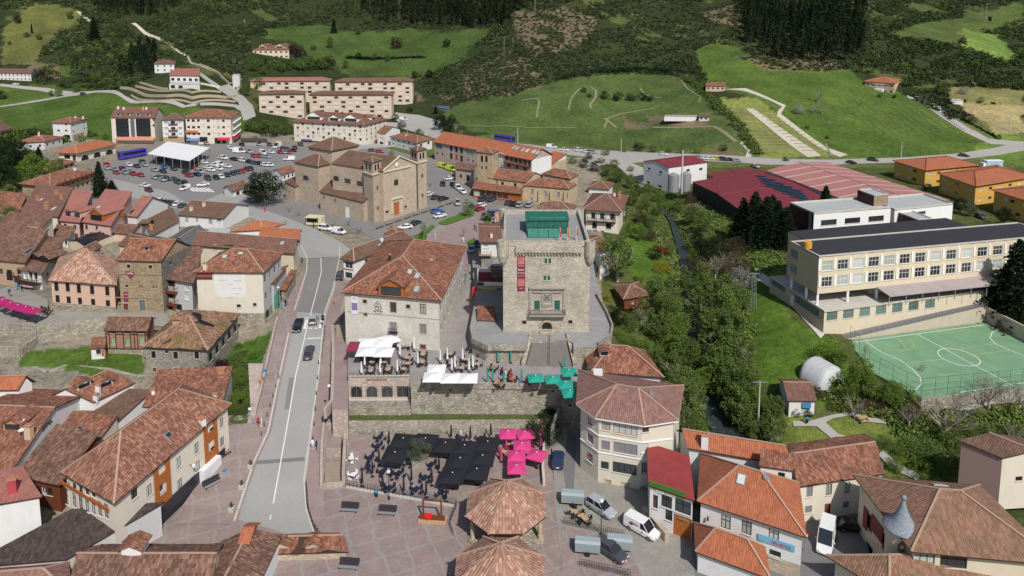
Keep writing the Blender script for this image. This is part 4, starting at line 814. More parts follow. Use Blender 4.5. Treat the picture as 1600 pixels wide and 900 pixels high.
h = H('house','house with plain dark grey slate roof and white gable wall','house',(262,374),(300,390),(331,368),402,'gb',1.8,wall=W_GREYP,tilem=plain('dark_grey_slate',(.11,.115,.12),.8,.25,1.2),ov=.3).done()
h = H('house','small white house with bright orange hipped roof on the street bend','house',(362,362),(410,359),(446,350),371,'ha',2.2,wall=W_WHITE,tilem=T_OR,ov=.4).px(1,(425,358,.8,1,'w'),(418,362,.8,.8,'b')).done()
h = H('house','low house with bright orange roof in front of the hipped one on the bend','house',(404,371),(468,376),(472,361.5),392,'ga',1.8,wall=W_GREYP,tilem=T_OR,ov=.4).done()
h = H('house','long cream house with brown roof and stair terrace beside the curving road','house',(300,383),(461,396.5),(469,378),440,'ga',2.2,wall=W_CREAM,tilem=T_BRN,ov=.5); h.px(0,(358,386,2.4,1,'k'),(378,388,1.4,.9,'k'),(394,391,.7,1.2,'sg'),(336,386,.9,1.2,'w')).px(1,(462,416,.8,1,'b')).done(); h.sky((441,380,.8,1))
h = H('house','large house with faded red-brown roof and three blue skylights in a row, left edge','house',(-45,386),(30,393),(67,372),420,'sa',4.6,wall=W_CREAM2,tilem=T_OLD,depth=17); h.done(); h.sky((7,377,1.1,1.8,GLC),(23,378,1.1,1.8,GLC),(39,380,1.1,1.8,GLC),(46,359,3.2,2.4,GLC))
h = H('house','small house with mottled brown roof beside the black tarpaulin','house',(77,370),(107,374.5),(119,364),388,'sa',1.8,wall=W_WHITE,tilem=T_OLD,ov=.3).px(0,(95,378,.8,1,'b'),(103,379,.9,1.2,'k')).done()
h = H('house','stone-framed cream house with arched dark door and mossy brown roof','house',(-24,405),(39,411),(74,385),450,'sa',4,wall=W_TAN,tilem=T_OLD,depth=14); h.px(0,(15,430,1.8,2.8,'k',dict(arch=True)),(27,438,1.4,2,'b'),(2,424,.9,1.3,'b'),(29,424,1.0,1.4,'b'),(-8,440,1.2,2,'d')).done(); h.sky((45,393,1.2,2,GLS)); h.panel('shop_fascia',0,20,430.5,33,434,plain('maroon_fascia',(.16,.02,.05)),.1,.12)
h = H('house','house with long wooden gallery, white plaster and two shed dormers above the plaza','house',(27,421),(66,427),(107,392),456,'sa',3.6,wall=W_WHITE,tilem=T_OLD,depth=15,ov=.7); h.px(0,(40,432,1,1.2,'wc'),(48,429,1,1.6,'r'),(56,431,1,1.6,'b'),(46,447,2.4,1.6,'wc'),(36,446,1,1.8,'b')).px(1,(74,428,.8,.8,'k')).done(); h.gallery(0,31,65,437,1.3,1.0,WOOD,6); h.dormer((54,406,3,1,WOOD,T_OLD,'k'),(70,410,3.2,1.1,WOOD,T_OLD,'k')); h.awning(0,38,57,440.5,1.2,.3,plain('lilac_awning',(.42,.28,.33))); h.sky((80,396,.8,1),(92,400,.8,1))
H('house','narrow grey rubble house with brown roof behind the speckled-roofed museum','house',(79,413),(97,417),(160,385),436,'gb',1.2,wall=S_GREY,tilem=T_OLD,ov=.35).done()
h = H('museum','salmon-pink building with two rows of tall dark windows and pale speckled roof','museum',(75,438.5),(182,446),(190,408),488,'ha',5.2,wall=W_SALMON,tilem=T_PALE,ov=.5,base=(S_WALL,.9),amp=.06)
h.px(0,*[(x,y,1.05,2.05,'k') for x,y in ((88,448),(105.6,449),(123,451),(143.7,453),(167.5,455),(90,468),(107.3,470),(125,472),(145.6,474),(168.7,476))]).done()
h = H('tower_house','square ochre stone tower house with orange roof and maroon shield sign','tower',(180,407),(252,408.5),(300,384),489.5,'ga',3.2,wall=S_OLD,tilem=T_RED,ov=.35,amp=.05); h.smat = {1: S_SLATE}
h.px(0,(201,416,.8,.8,'k',dict(surround=S_TAN)),(235,417,.8,.8,'k',dict(surround=S_TAN)),(198,447,.7,.5,'k'),(218,447.5,.25,.7,'k'),(222,447.5,.25,.7,'k'),(240,448,.25,.7,'k'),(244,448,.25,.7,'k'),(197,481,1.1,2.0,'d',dict(surround=S_TAN)),(222.5,477,1.3,2.5,'v',dict(arch=True,surround=S_TAN))).px(1,(267,411,.6,.8,'k')).done()
MARO = plain('maroon_banner',(.22,.03,.07),.8,.08); p,an,n = h.at(0,203,429,.12); d_ = Vector((math.cos(an),math.sin(an),0)); q = MB()
for o_ in (0,.05): q.poly([p + d_ * a + Vector((0,0,b)) - n * o_ for a,b in ((-1.0,.75),(1.0,.6),(1.05,.1),(0,-1.0),(-.5,-.3))][::(-1 if o_ == 0 else 1)])
q.build('shield_sign',MARO,h.root,h.org); h.text(0,'TORRE',203,427,.42,WHITE,off=.16); h.panel('banner',0,192.5,456,200.5,471,MARO,.12,.04); h.text(0,'MUSEO',196.5,460,.24,WHITE,off=.16); h.dormer((229,391,1.2,.8,W_WHITE,T_RED,'k'))
m_ = MB(); (p,_,_),(q2,_,_) = h.at(0,181,428,0),h.at(0,252,429,0); q2.z = p.z; m_.strip(p,q2,.3,.14); (p,_,_),(q2,_,_) = h.at(0,181.5,465,0),h.at(0,253,467,0); q2.z = p.z; m_.strip(p,q2,.3,.12); m_.build('string_course',S_OLD,h.root,h.org)
h = H('house','narrow grey house with red-brown roof and stacked wooden balconies beside the tower house','house',(255,436),(303,443),(322,404),497,'sa',3.8,wall=W_GREYP,tilem=T_OLD,depth=13,ov=.6,amp=.05); h.px(0,(292,449,1.2,1.5,'wc'),(292,464,1.2,1.4,'wc'),(266,443,2.6,1.4,'k'),(266,460,2.6,1.6,'b'),(266,479,1.5,2,'d'),(280,480,1.5,1.4,'k')).done(); h.gallery(0,257,278,453,1.1,1.0,WOODR,3); h.gallery(0,257,279,472,1.1,1.0,WOODR,3)
h = H('house','big cream and white house with red loggia and weathered roof beside the main road','house',(302,425.5),(412,426),(443,396),509,'ha',3.2,wall=W_CREAM2,tilem=T_RED,ov=.45,amp=.05,base=(S_WALL,2.6)); h.smat = {1: W_GREYP}
h.px(0,(347,434.5,1.5,.6,'k'),(360,437,1.0,1.7,'r'),(371,434.5,1.3,.9,'wc'),(360,458,1.0,1.8,'r'),(371,455.5,1.2,.7,'k'),(366.5,448,.5,.35,'k'),(375,448,.5,.35,'k'),(373,478,.9,.7,'b'),(398,476,.8,.7,'r')).grid(1,4,2,1,1.5,['b','bc'],v=(.35,.98)).grid(1,3,1,1.8,2.2,['k','do','k'],v=(.02,.3)).done()
h.panel('white_render',0,334.5,428.5,384,465,W_WHITE,.025,.03); LOG = plain('red_loggia_boards',(.28,.05,.05),.8,.15,3); h.panel('loggia',0,307,426.5,332,431,LOG,.06,.1); h.panel('loggia',0,307,432,332,436.5,plain('dark_red_boards',(.14,.03,.035),.8),.12,.1); h.chim((321,420,.8,1.2,W_CREAM)); h.sky((351,401,.8,.8),(376,396,.9,.5)); h.panel('shop_sign',1,428,462,436,476,plain('green_shop_sign',(.10,.42,.30)),.5,.1)
h2 = H('house','x','h',(414,446),(430,448),(451,420),489,'sl',1.0,wall=W_GREYP,tilem=T_RED,ov=.5).grid(1,3,1,1,1.4,'b').done(); merge(h2,h)
h = H('house','small stone lean-to with rusty roof between the big white house and the pavement','shed',(437,452),(447,454),(464,428),477,'sa',.9,wall=S_WALL,tilem=T_RED,ov=.3).px(1,(452,464,1.2,2,'k',dict(arch=True))).done()
h = H('barn','abandoned rubble barn with sagging mossy roof, hole and black tarpaulin','barn',(220,542),(325,547.5),(376,490),604,'hb',3.4,wall=S_GREY,tilem=T_MOSS,ov=.5,amp=.16,rstep=.8)
h.px(0,(240,554,.9,1.4,'k',dict(surround=S_TAN)),(260,550,.6,.5,'k'),(274.5,555,.9,1.4,'k',dict(surround=S_TAN)),(307.5,555,.9,1.4,'k',dict(surround=S_TAN)),(242,581,.7,1.6,'d',dict(surround=S_TAN)),(275.5,581,1,1.5,'k',dict(surround=S_TAN))).grid(1,5,1,1.6,1.6,'k',v=(.4,.95)).done()
h.dormer((275,503,3.0,1.3,WOODB,T_MOSS,'k')); TARP = plain('black_tarpaulin',(.018,.02,.025),.35,.3,3); BARN = h
r_ = [hit_planes(x,y,h.planes) for x,y in ((278,502),(290,496),(303,490),(314,493),(315,502),(336,510),(333,512),(310,506),(292,507))]; r_ = [q[1] for q in r_ if q]
if len(r_) > 4:
    c_ = sum(r_,Vector()) / len(r_); q = MB(); up = Vector((0,0,.22)); q.v = [tuple(c_ + up * 1.8)] + [tuple(p + up + Vector((0,0,random.uniform(-.08,.15)))) for p in r_]; nn = len(r_); q.f = [(0,i + 1,(i + 1) % nn + 1) for i in range(nn)]; q.m = [0] * nn; q.build('tarpaulin',TARP,h.root,h.org)
h = H('house','half-timbered brick house with three green windows and stone footing above the lawn','house',(162,516.5),(231,517.5),(244,497),558,'ga',1.6,wall=BRICK,tilem=T_OLD,ov=.4,amp=.08,base=(S_WALL,1.5)); h.px(0,(177,533,.95,1.5,'gr'),(199.5,533.5,.95,1.5,'gr'),(221.5,532,.95,1.5,'gr'),(176,519.5,.9,.4,'k'),(198.5,519.5,.9,.4,'k'),(220.5,519.5,.9,.4,'k')).done()
m_ = MB()
for x in (167,172,182,194,205,211,216,228): (p,an,_),(q2,_,_) = h.at(0,x,545,.03),h.at(0,x,518,.03); m_.box((p.x,p.y,(p.z + q2.z) / 2),(.16,.1,q2.z - p.z),an)
for y in (522.5,545): (p,an,_),(q2,_,_) = h.at(0,165,y,.03),h.at(0,230,y,.03); q2.z = p.z; m_.strip(p,q2,.12,.16)
m_.build('timber_frame',WOOD,h.root,h.org)
H('shed','little white shed with orange roof and wooden door against the half-timbered house','shed',(140,545),(164,544),(168,530),561,'sa',.6,wall=W_WHITE,tilem=T_RED,ov=.2).px(0,(154,550,.9,.9,'b'),(162,552,.8,1.4,'do')).done()
H('house','low cream house with brown roof between the tarpaulin and the tower house','house',(184,383),(232,392),(262,372),404,'ga',1.4,wall=W_CREAM,tilem=T_BRN2,ov=.3,z0=0).done().chim((205,380,.9,1.3,CHIM))
H('house','small house with rusty roof tucked above the black tarpaulin','house',(160,362),(205,367),(226,352),380,'ga',1.2,wall=W_PINK,tilem=T_OLD,ov=.3,z0=0).done()
H('house','narrow grey-roofed shed between white house and cream house','shed',(318,371),(352,374),(362,362),384,'sa',.8,wall=W_WHITE,tilem=F_GREY,ov=.3,z0=0).done()
H('house','low house with mottled roof behind the narrow grey balcony house','house',(268,398),(322,405),(332,388),424,'ga',1.4,wall=W_CREAM,tilem=T_OLD,ov=.3,z0=0).done()
# tarpaulin over the roofless house
h = H('house','roofless house covered by a big crumpled black tarpaulin','house',(108,377),(133,385),(187,363),396,'gb',.8,wall=W_CREAM,tilem=TARP,ov=0,amp=.45,rstep=.9,ridge=TARP).done()
# ---------------------------------------------------------------- church on the square
CH = H('church','big buff stone church with twin bell towers, pediment and brown roofs','church',(517,255.5),(598,268),(652,256),347,'ga',3.3,wall=S_TAN,tilem=T_BRN2,ov=.25)
ST_ = dict(arch=True,surround=None); CH.px(0,(525,279,2.6,1.7,'r',ST_),(543,283,2.6,1.7,'r',ST_),(562,287,2.6,1.7,'r',ST_)).px(1,(619.5,326,2.0,4.2,'do',dict(surround=S_CHAP)),(619,285,1.8,2.0,'r',dict(arch=True,surround=None)),(605,331,1.3,.7,'k'),(634,323,1,.7,'k')).done()
m_ = MB()
for x in (612.5,627): (p,an,_),(q2,_,_) = CH.at(1,x,334,.1),CH.at(1,x,312,.1); m_.box((p.x,p.y,(p.z + q2.z) / 2),(.5,.3,q2.z - p.z),an)
(p,an,_),(q2,_,_) = CH.at(1,611,313,.15),CH.at(1,629,309,.15); q2.z = p.z; m_.strip(p,q2,.5,.4); (p,an,_),(q2,_,_) = CH.at(1,599,270,.12),CH.at(1,642,262,.12); q2.z = p.z; m_.strip(p,q2,.5,.4)
a_,b_2 = CH.side(1); z_ = CH.z1; am = (a_ + b_2) / 2; n_2 = CH.at(1,620,260)[2]; oo = Vector((n_2.x,n_2.y)) * .15
for e in (a_,b_2): m_.strip((*(e + oo),z_),(*(am + oo),z_ + 3.5),.5,.35)
m_.build('cornice',plain('pale_stone_trim',(.60,.52,.38),.9),CH.root,CH.org)
p,an,n = CH.at(1,619.5,257,.12); q = MB(); q.tube(p - n * .1,p + n * .08,.75,n=20,m=0); q.tube(p + n * .08,p + n * .1,.6,n=20,m=1); q.build('clock',[S_CHAP,WHITE],CH.root,CH.org)
for A,B,C,yb,lo_ in (((565.5,249.5),(582,254.5),(597.5,249.5),350,1),((639,232),(652,236.5),(668,232.5),329,0)):
    t = H('church','x','c',A,B,C,yb,'pyr',1.0,wall=S_TAN,tilem=T_BRN2,ov=.35); t.grid(1,2,1,1.0,2.0,'k',u=(.15,.85),v=(.83,.97),arch=True).grid(0,2,1,1.0,2.0,'k',u=(.15,.85),v=(.83,.97),arch=True).grid(1,1,1,.9,1.4,'r',v=(.52,.6)).grid(1,1,1,.9,1.2,'r',v=(.18,.26)).done()
    q = MB(); z_ = t.z0 + (t.z1 - t.z0) * .79; F_ = t.F
    for i in range(4): q.strip((*F_[i],z_),(*F_[(i + 1) % 4],z_),.7,.4)
    q.build('cornice',MATS['pale_stone_trim'],t.root,t.org); merge(t,CH)
t = H('church','x','c',(498,299.5),(568,316),(581,311),348,'sa',2.6,wall=S_TAN,tilem=T_BRN2,ov=.3,depth=6.5); t.px(0,(506,308,.7,1,'k'),(523,313,.7,1,'k'),(543,331,2.0,3.6,'dw')).done(); merge(t,CH)
t = H('church','x','c',(458,253),(497,260.5),(520,255),322,'pyr',3.2,wall=S_TAN,tilem=T_BRN2,ov=.4,depth=13); t.px(0,(477.5,278,3.2,1.9,'r',ST_)).done(); merge(t,CH)
t = H('church','x','c',(479,229.5),(518,236),(563,227),318,'pyr',3.4,wall=S_TAN,tilem=T_BRN2,ov=.5).done(); merge(t,CH)
t = H('church','x','c',(443,288),(461,292),(480,284),316,'sb',1.2,wall=S_TAN,tilem=T_BRN2,ov=.3).px(0,(452,300,.5,1,'k')).done(); merge(t,CH)
h = H('house','small white house with orange roof wedged left of the big church','house',(425,267),(441,273),(462,267),284,'gb',1.6,wall=W_WHITE,tilem=T_RED,tiny=True).grid(1,3,1,1,1.2,'b').done()
h = H('kiosk','white bar kiosk with brown timber roof at the edge of the car park','kiosk',(347,293.5),(363,299.5),(389,291),309,'gb',1.6,wall=W_WHITE,tilem=T_OLD,ov=.5).px(1,(372,303,1.6,1.8,'k'),(381,301,1.4,1.6,'b')).done()
# ---------------------------------------------------------------- town hall row and old church, centre
h = H('house','tall narrow house, cream front and white gable side, left of the long orange roofs','house',(588,206.5),(602,208.5),(626,201),228,'ga',2.2,wall=W_WHITE,tilem=T_RED,tiny=True,ov=.3); h.smat = {0: W_CREAM2}; h.grid(0,1,3,2.4,1.2,['k','s','s']).done()
h = H('house','low white house with long orange-brown roof and dark first-floor windows','house',(608,213.5),(652,224),(677,217),238,'ha',2.0,wall=W_WHITE,tilem=T_RED,tiny=True,ov=.5).grid(0,5,2,1.2,1,['b','w']).grid(1,2,1,1.8,1.2,'k',v=(.4,.9)).done(); h.chim((634,213,.8,1.2,W_CREAM),(636,211,.7,1.6,CHIM))
h = H('court_building','long stone and white gallery building with bright orange roof behind the old church','building',(676,221.5),(831,250.5),(865,242),284,'ga',3.6,wall=S_PINKW,tilem=T_OR,tiny=True,ov=.6); h.smat = {1: W_WHITE}
h.px(0,(686,228.5,4.2,2.2,'v'),(734,238.5,5,2.4,'v'),(683,239,.8,1.2,'k'),(691.5,241,.8,1.2,'k'),(705,232,1.6,2.4,'k'),(713,234,1.6,2.4,'k'),(721,235.5,1.6,2.4,'k'),(705,244,1.6,2.6,'k'),(713,246,1.6,2.6,'do'),(721,248,1.6,2.6,'k'),(731,250,.9,1,'k'),(739,252,.9,1,'k'),(783,243,1.6,1.8,'rc'),(792,246,1.8,2.2,'r'),(799,248,1.8,2.2,'r'),(806,250,1.8,2.2,'r'),(813,252,1.8,2.2,'r'),(820,254,1.8,2.2,'r'),(827,256,1.4,2.2,'r'),(786,255,1.6,1.8,'wc'),(795,258,1.6,1.4,'b'),(808,261,1.6,1.4,'b'),(820,264,1.6,1.4,'b')).done(); h.sky((803,230.5,1.2,2),(808,232,1.2,2),(817,234,1.2,2),(824,235.5,1.2,2),(834,237,1.6,2),(840,239,1.2,2))
h.panel('white_bay',0,779.5,238,788,262,W_WHITE,.03,.05); h.gallery(0,789,829,253,1.0,1.0,WOODR,8)
h = H('house','small white house with orange lean-to roof and bare stone end beyond the old church','house',(841,251.5),(863,256.5),(886,247.5),272,'sa',2.0,wall=W_WHITE,tilem=T_OR,tiny=True,ov=.3); h.smat = {1: S_CHAP}; h.grid(0,4,1,1,1.3,'g',v=(.4,1)).done()
OC = H('old_church','old ochre stone church with square bell tower, red roofs and wooden lean-to café front','church',(762,278),(822,285),(852,275),312,'ga',2.4,wall=S_CHAP,tilem=T_RED,ov=.3); OC.px(0,(776,286,.8,1.6,'sg',ST_),(785,287.5,1,1.7,'k'),(805,290,1,1.7,'k')).done()
t = H('old_church','x','c',(744,237),(769.5,240.5),(780,235),306,'pyr',1.4,wall=S_CHAP,tilem=T_RED,ov=.3); t.px(0,(753,248,1,2.4,'k',ST_),(760,248.5,1,2.4,'k',ST_),(753,262,.6,1.2,'k',ST_),(760,262,.6,1.2,'k',ST_)).px(1,(773,247,.7,2.2,'k',ST_),(776.5,246,.7,2.2,'k',ST_)).done(); merge(t,OC)
t = H('old_church','x','c',(737,294.5),(816,303.5),(821,292),318,'sa',1.8,wall=WOODO,tilem=T_RED,ov=.5); t.grid(0,8,1,2.0,1.6,['wc','g','o','g','o','g','do','do'],u=(.02,.98)).done(); merge(t,OC)
t = H('old_church','x','c',(817,289.5),(889,295.5),(902,288),320,'ha',2.0,wall=S_CHAP,tilem=T_RED,ov=.3); t.px(0,(832,299,.9,1.8,'sg',ST_),(853,303,.9,1.8,'sg',ST_),(872.5,304,.9,1.8,'sg',ST_),(885,305,.8,2,'k',ST_),(831,311,.8,1,'sg')).done()
for x in (819,844,862,884): p,an,n = t.at(0,x,300); MB().box((*(Vector(p[:2]) + Vector(n[:2]) * .4),t.z0 + 2.2),(.9,.9,4.4),an,top=(.9,.5)).build('buttress',S_CHAP,t.root,t.org)
merge(t,OC)
t = H('old_church','x','c',(846,271.5),(891,280),(904.5,273),314,'ha',1.8,wall=S_CHAP,tilem=T_RED,ov=.3).px(1,(898,288,.8,1.6,'k',ST_)).done(); merge(t,OC)
h = H('outbuilding','low stone outbuilding with dark brown roof left of the old bell tower','building',(710,263.5),(741,267.5),(746,256),288,'ga',1.2,wall=S_PINKW,tilem=T_OLD,tiny=True).px(0,(720,275,1,1.3,'k'),(731,278,1.4,2.2,'k')).done()
h = H('house','low house with mottled brown hipped roof just behind the green rooftop pavilion','house',(833,329),(893,331.5),(902,321),342,'ha',2.2,wall=W_TAN,tilem=T_OLD,ov=.5).done()
h = H('house','low house with pale pink tiles left behind the great tower','house',(772,347),(826,347),(828,332),356,'ga',1.6,wall=W_CREAM,tilem=T_PALE,ov=.3).done()
h = H('house','small white house with brown hipped roof above the galleried white house','house',(917,293.5),(952,296),(960,286.5),309,'ha',1.8,wall=W_WHITE,tilem=T_BRN,ov=.6).done()
h = H('house','large white house with brown hipped roof and dark wooden gallery beside the river trees','house',(909,327),(972,331.5),(983,306),369,'ha',2.8,wall=W_CREAM2,tilem=T_BRN,ov=1.1); h.px(0,(927,336.5,1.2,1.7,'g'),(941,337.5,1.3,1.7,'g'),(957,338.5,1.4,1.7,'g'),(929,352,1.4,2,'k',ST_),(951,352,1.6,2.2,'k'),(930,363,1.2,1.4,'b'),(941,365,1,1.8,'d')).done(); h.gallery(0,918,962,344,1.0,1.0,WOOD,4); h.chim((968,310,.8,2,CHIM),(960,306,.6,.9,WHITE))
# ---------------------------------------------------------------- industrial side, right
h = H('warehouse','white warehouse with crimson metal roof and two grey silos','warehouse',(1005,251.5),(1045,262),(1106,253.5),301,'gb',1.4,wall=W_WHITE,tilem=T_MET,ov=.2,ridge=T_MET); h.px(0,(1014,263.5,1.6,.9,'g'),(1032,269,1.6,.9,'g'),(1013,285,2,1,'g'),(1031,291,2,1,'g')).px(1,(1095,264,1.8,.9,'g'),(1075,266,1.8,.9,'g')).done()
for i,(x,y,r,hh,lab) in enumerate(((1052,301,2.1,7.6,'corrugated grey silo at the left corner of the white warehouse'),(1071,300,1.9,7.8,'corrugated grey silo right of the tall pipe by the warehouse'))):
    p = U(x,y,-1); q = MB(); pr = [(r,.6)]; [pr.extend([(r + .04,.6 + k * .4),(r,.8 + k * .4)]) for k in range(int((hh - 1.5) / .4))]; q.lathe(p,pr + [(r,hh - .9),(.3,hh - .1),(.25,hh)],24); s_ = q.build('silo_body',GRY,None,p); e = empty('silo',p,lab,'silo','silos by the warehouse'); s_.parent = e; s_.location = (0,0,0); q = MB(); [q.box((r * .8 * math.cos(a),r * .8 * math.sin(a),.3),(.2,.2,.9)) for a in (0,1.57,3.14,4.71)]; q.build('stand',GRY,e)
p = U(1065,302,-1); o = MB().tube(p,p + Vector((0,0,16)),.35,.3,10).build('flue',CONCL,None,p); tag(o,'tall pale flue pipe standing between the two silos','flue')
h = H('factory','low factory with crimson metal roof, black side wall and rooftop solar panels','factory',(1081,284),(1168,337),(1290,310),356,'gb',1.2,wall=plain('black_cladding',(.02,.018,.02),.7),tilem=T_MET,ov=.3,ridge=T_MET).done()
t = H('factory','x','f',(1105,272),(1118,279.5),(1190,270),292,'ga',.6,wall=T_MET,tilem=T_MET,ov=.1,ridge=T_MET).done(); merge(t,h)
q = MB(); SOL2 = plain('dark_solar_glass',(.03,.05,.09),.15,.3,3)
for r_i in range(5):
    for c_i in range(5):
        r = hit_planes(1190 + r_i * 13.5 + c_i * 3.5,276 + c_i * 4 + r_i * 5.5,h.planes)
        if r: _,pp,nn_ = r; q.box(pp + Vector((0,0,.28)),(3.6,2.0,.06),-.55)
q.build('solar_panel_array',SOL2,h.root,h.org)
m,n,b = nt('striped_faded_metal'); v = coord(n); se = N(n,'SeparateXYZ'); n.links.new(v,se.inputs[0]); st = mth(n,'LESS_THAN',mth(n,'PINGPONG',se.outputs[0],3.6),.55); ns = noise(n,coord(n,.1,.8),1.2,4)
n.links.new(mx(n,mth(n,'MULTIPLY',st,.8),mx(n,ns,(.33,.125,.115),(.44,.20,.18)),(.50,.42,.33)),b.inputs['Base Color']); b.inputs['Roughness'].default_value = .7; STRIPE = m
h = H('factory_hall','large factory hall with faded pink metal roof crossed by pale stripes','factory',(1197,266.5),(1378,334),(1486,313),356,'ga',1.8,wall=W_GREYP,tilem=STRIPE,ov=.3,ridge=GRY).done()
YG = 'yellow school pavilions with orange roofs'
for i,(lab,A,B,C,yb,cols) in enumerate((('yellow school pavilion with orange roof, leftmost and furthest',(1394,250.5),(1446,266.5),(1534,258),293,5),('yellow school pavilion with orange roof, middle one',(1464.5,270.5),(1525,291.5),(1620,276),322,5),('yellow school pavilion with orange roof cut by the right edge',(1549,296.5),(1624,320),(1720,305),356,6))):
    h = H('school_pavilion',lab,'school',A,B,C,yb,'hb',2.2,wall=W_YEL,tilem=T_OR,ov=.7,group=YG,ridge=T_MET,amp=.0); h.grid(0,cols,2,1.8,1.0,['wc',None,'wc','b',None] if i != 1 else ['wc',None,'w',None,'wc'],u=(.06,.94)).grid(1,6,2,1.8,.9,['wc','b']).done()
MW = H('modern_school','modern white flat-roofed school wing with dark wine-red end wall','school',(1234,318),(1272,334.5),(1392,325),381,'flat',ov=0,wall=WHITE,tilem=F_GREY,parapet=(CONCL,.5,.4)); MW.smat = {0: plain('wine_cladding',(.045,.012,.018),.5)}
MW.px(1,(1295,347.5,5.2,1.6,'g'),(1332,344.5,5.2,1.6,'g'),(1369,341.5,5.2,1.6,'g')).px(0,(1265.5,346,1.6,6,'v')).done()
t = H('modern_school','x','s',(1398,329),(1489,319.5),(1443,303.5),352,'flat',ov=0,wall=WHITE,tilem=F_GREY,parapet=(CONCL,.5,.4)).px(0,(1440,332.5,3,.9,'g')).done(); merge(t,MW)
t = H('modern_school','x','s',(1340,297),(1366,306.5),(1388,304),366,'flat',ov=0,wall=BRICK_B,tilem=F_GREY,parapet=(CONCL,.3,.3)); t.smat = {0: MATS['wine_cladding'],1: S_OLD}; t.done(); merge(t,MW)
t = H('modern_school','x','s',(1368,319),(1436,345),(1457,342),376,'flat',ov=0,wall=MATS['wine_cladding'],tilem=F_GREY,parapet=(CONCL,.3,.3)).done(); merge(t,MW)
# the long buff school on its plinth
SP = H('school','long buff brick school with black flat roof, two window rows and raised terrace','school',(1203,434),(1288,488),(1546,455),523,z0=-3.8,roof='flat',ov=0,wall=BRICK_B,tilem=CONCL,parapet=(CONCL,.35,.3))
SP.smat = {1: plaster('buff_render',(.64,.55,.41))}; SP.px(1,*[(1300 + 25.5 * i,493.5 - 3.1 * i,2.7,2.0,'gc') for i in range(7)]).px(0,(1216,447,5.5,1.4,'v'),(1260,478,8.5,1.8,'v'),(1281,489,2.4,2.0,'v'),(1237,471,1.4,3,'dw')).done()
zt = SP.z1; kw = dict(z0=zt)
t = H('school','x','s',(1235,378),(1280,401.5),(1652,368),478,'flat',ov=0,wall=BRICK_B,tilem=F_BLK,parapet=(CONCL,.25,.35),zb=-2.7,z0=zt); t.smat = {1: MATS['buff_render']}
t.px(1,*[(1293 + 24.2 * i,415.5 - 2.2 * i,2.6,2.2,['wc','w','wc','w','wc','w','w','wc','w','wc','w','w','w','wc'][i]) for i in range(14)],*[(1292 + 24.2 * i,440.5 - 2.5 * i,2.6,2.2,['w','wc','wc','w','w','w','w','w','w','w','wc','wc','w','wc'][i]) for i in range(14)]).px(0,(1241,397,2.6,2.0,'v'),(1240,420,2.6,2.0,'v')).done()
z1u = t.z1; zbu = t.zb; Ou = t.O; SB = t; (e0,e1) = t.side(1); dd_ = (e1 - e0).normalized()
PIL = [1280.5 + 24.2 * i for i in range(15)]
for r_ in range(2):
    for x in PIL: p,an,n = t.at(1,x,(413.5 if r_ == 0 else 439) - (2.2 if r_ == 0 else 2.5) * (x - 1293) / 24.2,.06); MB().box(p,(.55,.18,2.4),an).build('pilaster',WHITE,t.root,t.org)
q = MB(); q.poly([(*a,zbu + .01) for a in (Ou[0],Ou[1],Ou[2],Ou[3])][::-1]); q.build('soffit',CONC,t.root,t.org)
a0,b0 = t.side(0); ds = (b0 - a0).normalized(); nin = Vector((-dd_.y,dd_.x))
for a in [e0 + dd_ * u_ + nin * .4 for u_ in (.4,8,15.5)] + [a0 + ds * u_ + Vector((-ds.y,ds.x)) * .4 for u_ in (.5,6)]: MB().box((a.x,a.y,(zt + zbu) / 2),(.45,.45,zbu - zt),0).build('column',WHITE,t.root,t.org)
nin = Vector((-dd_.y,dd_.x)); r0 = e0 + dd_ * 16 + nin * 3.2; r1 = e1 + nin * 3.2; q = MB(); wallface(q,r0,r1,zt - .1,zbu,[(2 + i * 4.2,5 + i * 4.2,zt + .8,zt + 2.2) for i in range(9)]); wallface(q,r0 + nin * 8,r0,zt - .1,zbu,[]); q.build('ground_floor_wall',MATS['buff_render'],t.root,t.org)
# canopy along the terrace
c0,c1 = e0 + dd_ * 15,e0 + dd_ * 46; q = MB(); on = -nin; zc = zbu + .25; q.add([(*c0,zc),(*c1,zc),(*(c1 + on * 4.2),zc - .5),(*(c0 + on * 4.2),zc - .5)] + [(*c0,zc - .15),(*c1,zc - .15),(*(c1 + on * 4.2),zc - .65),(*(c0 + on * 4.2),zc - .65)],[(3,2,1,0),(4,5,6,7),(0,1,5,4),(1,2,6,5),(2,3,7,6),(3,0,4,7)]); q.build('canopy',plain('pinkish_fibre_cement',(.36,.31,.30),.9,.15,.3),t.root,t.org)
for i in range(8): MB().box((*(c0 + on * 4.0 + dd_ * (i * 4.3)),(zt + zc - .5) / 2),(.12,.12,zc - .5 - zt)).build('canopy_post',GRY,t.root,t.org)
merge(t,SP)
t = H('school','x','s',(1232,361.5),(1277,384),(1535,360),420,'flat',ov=0,wall=BRICK_B,tilem=F_BLK,z1=z1u - .01,z0=0).done(); merge(t,SP)
p = U(1262,387,z1u + .3); o = MB().tube(p,p + Vector((0,0,1.4)),.9,.9,16).build('rooftop_drum',plain('yellow_plastic',(.62,.33,.04),.5),None,p); tag(o,'round yellow drum on the corner of the black school roof','tank')
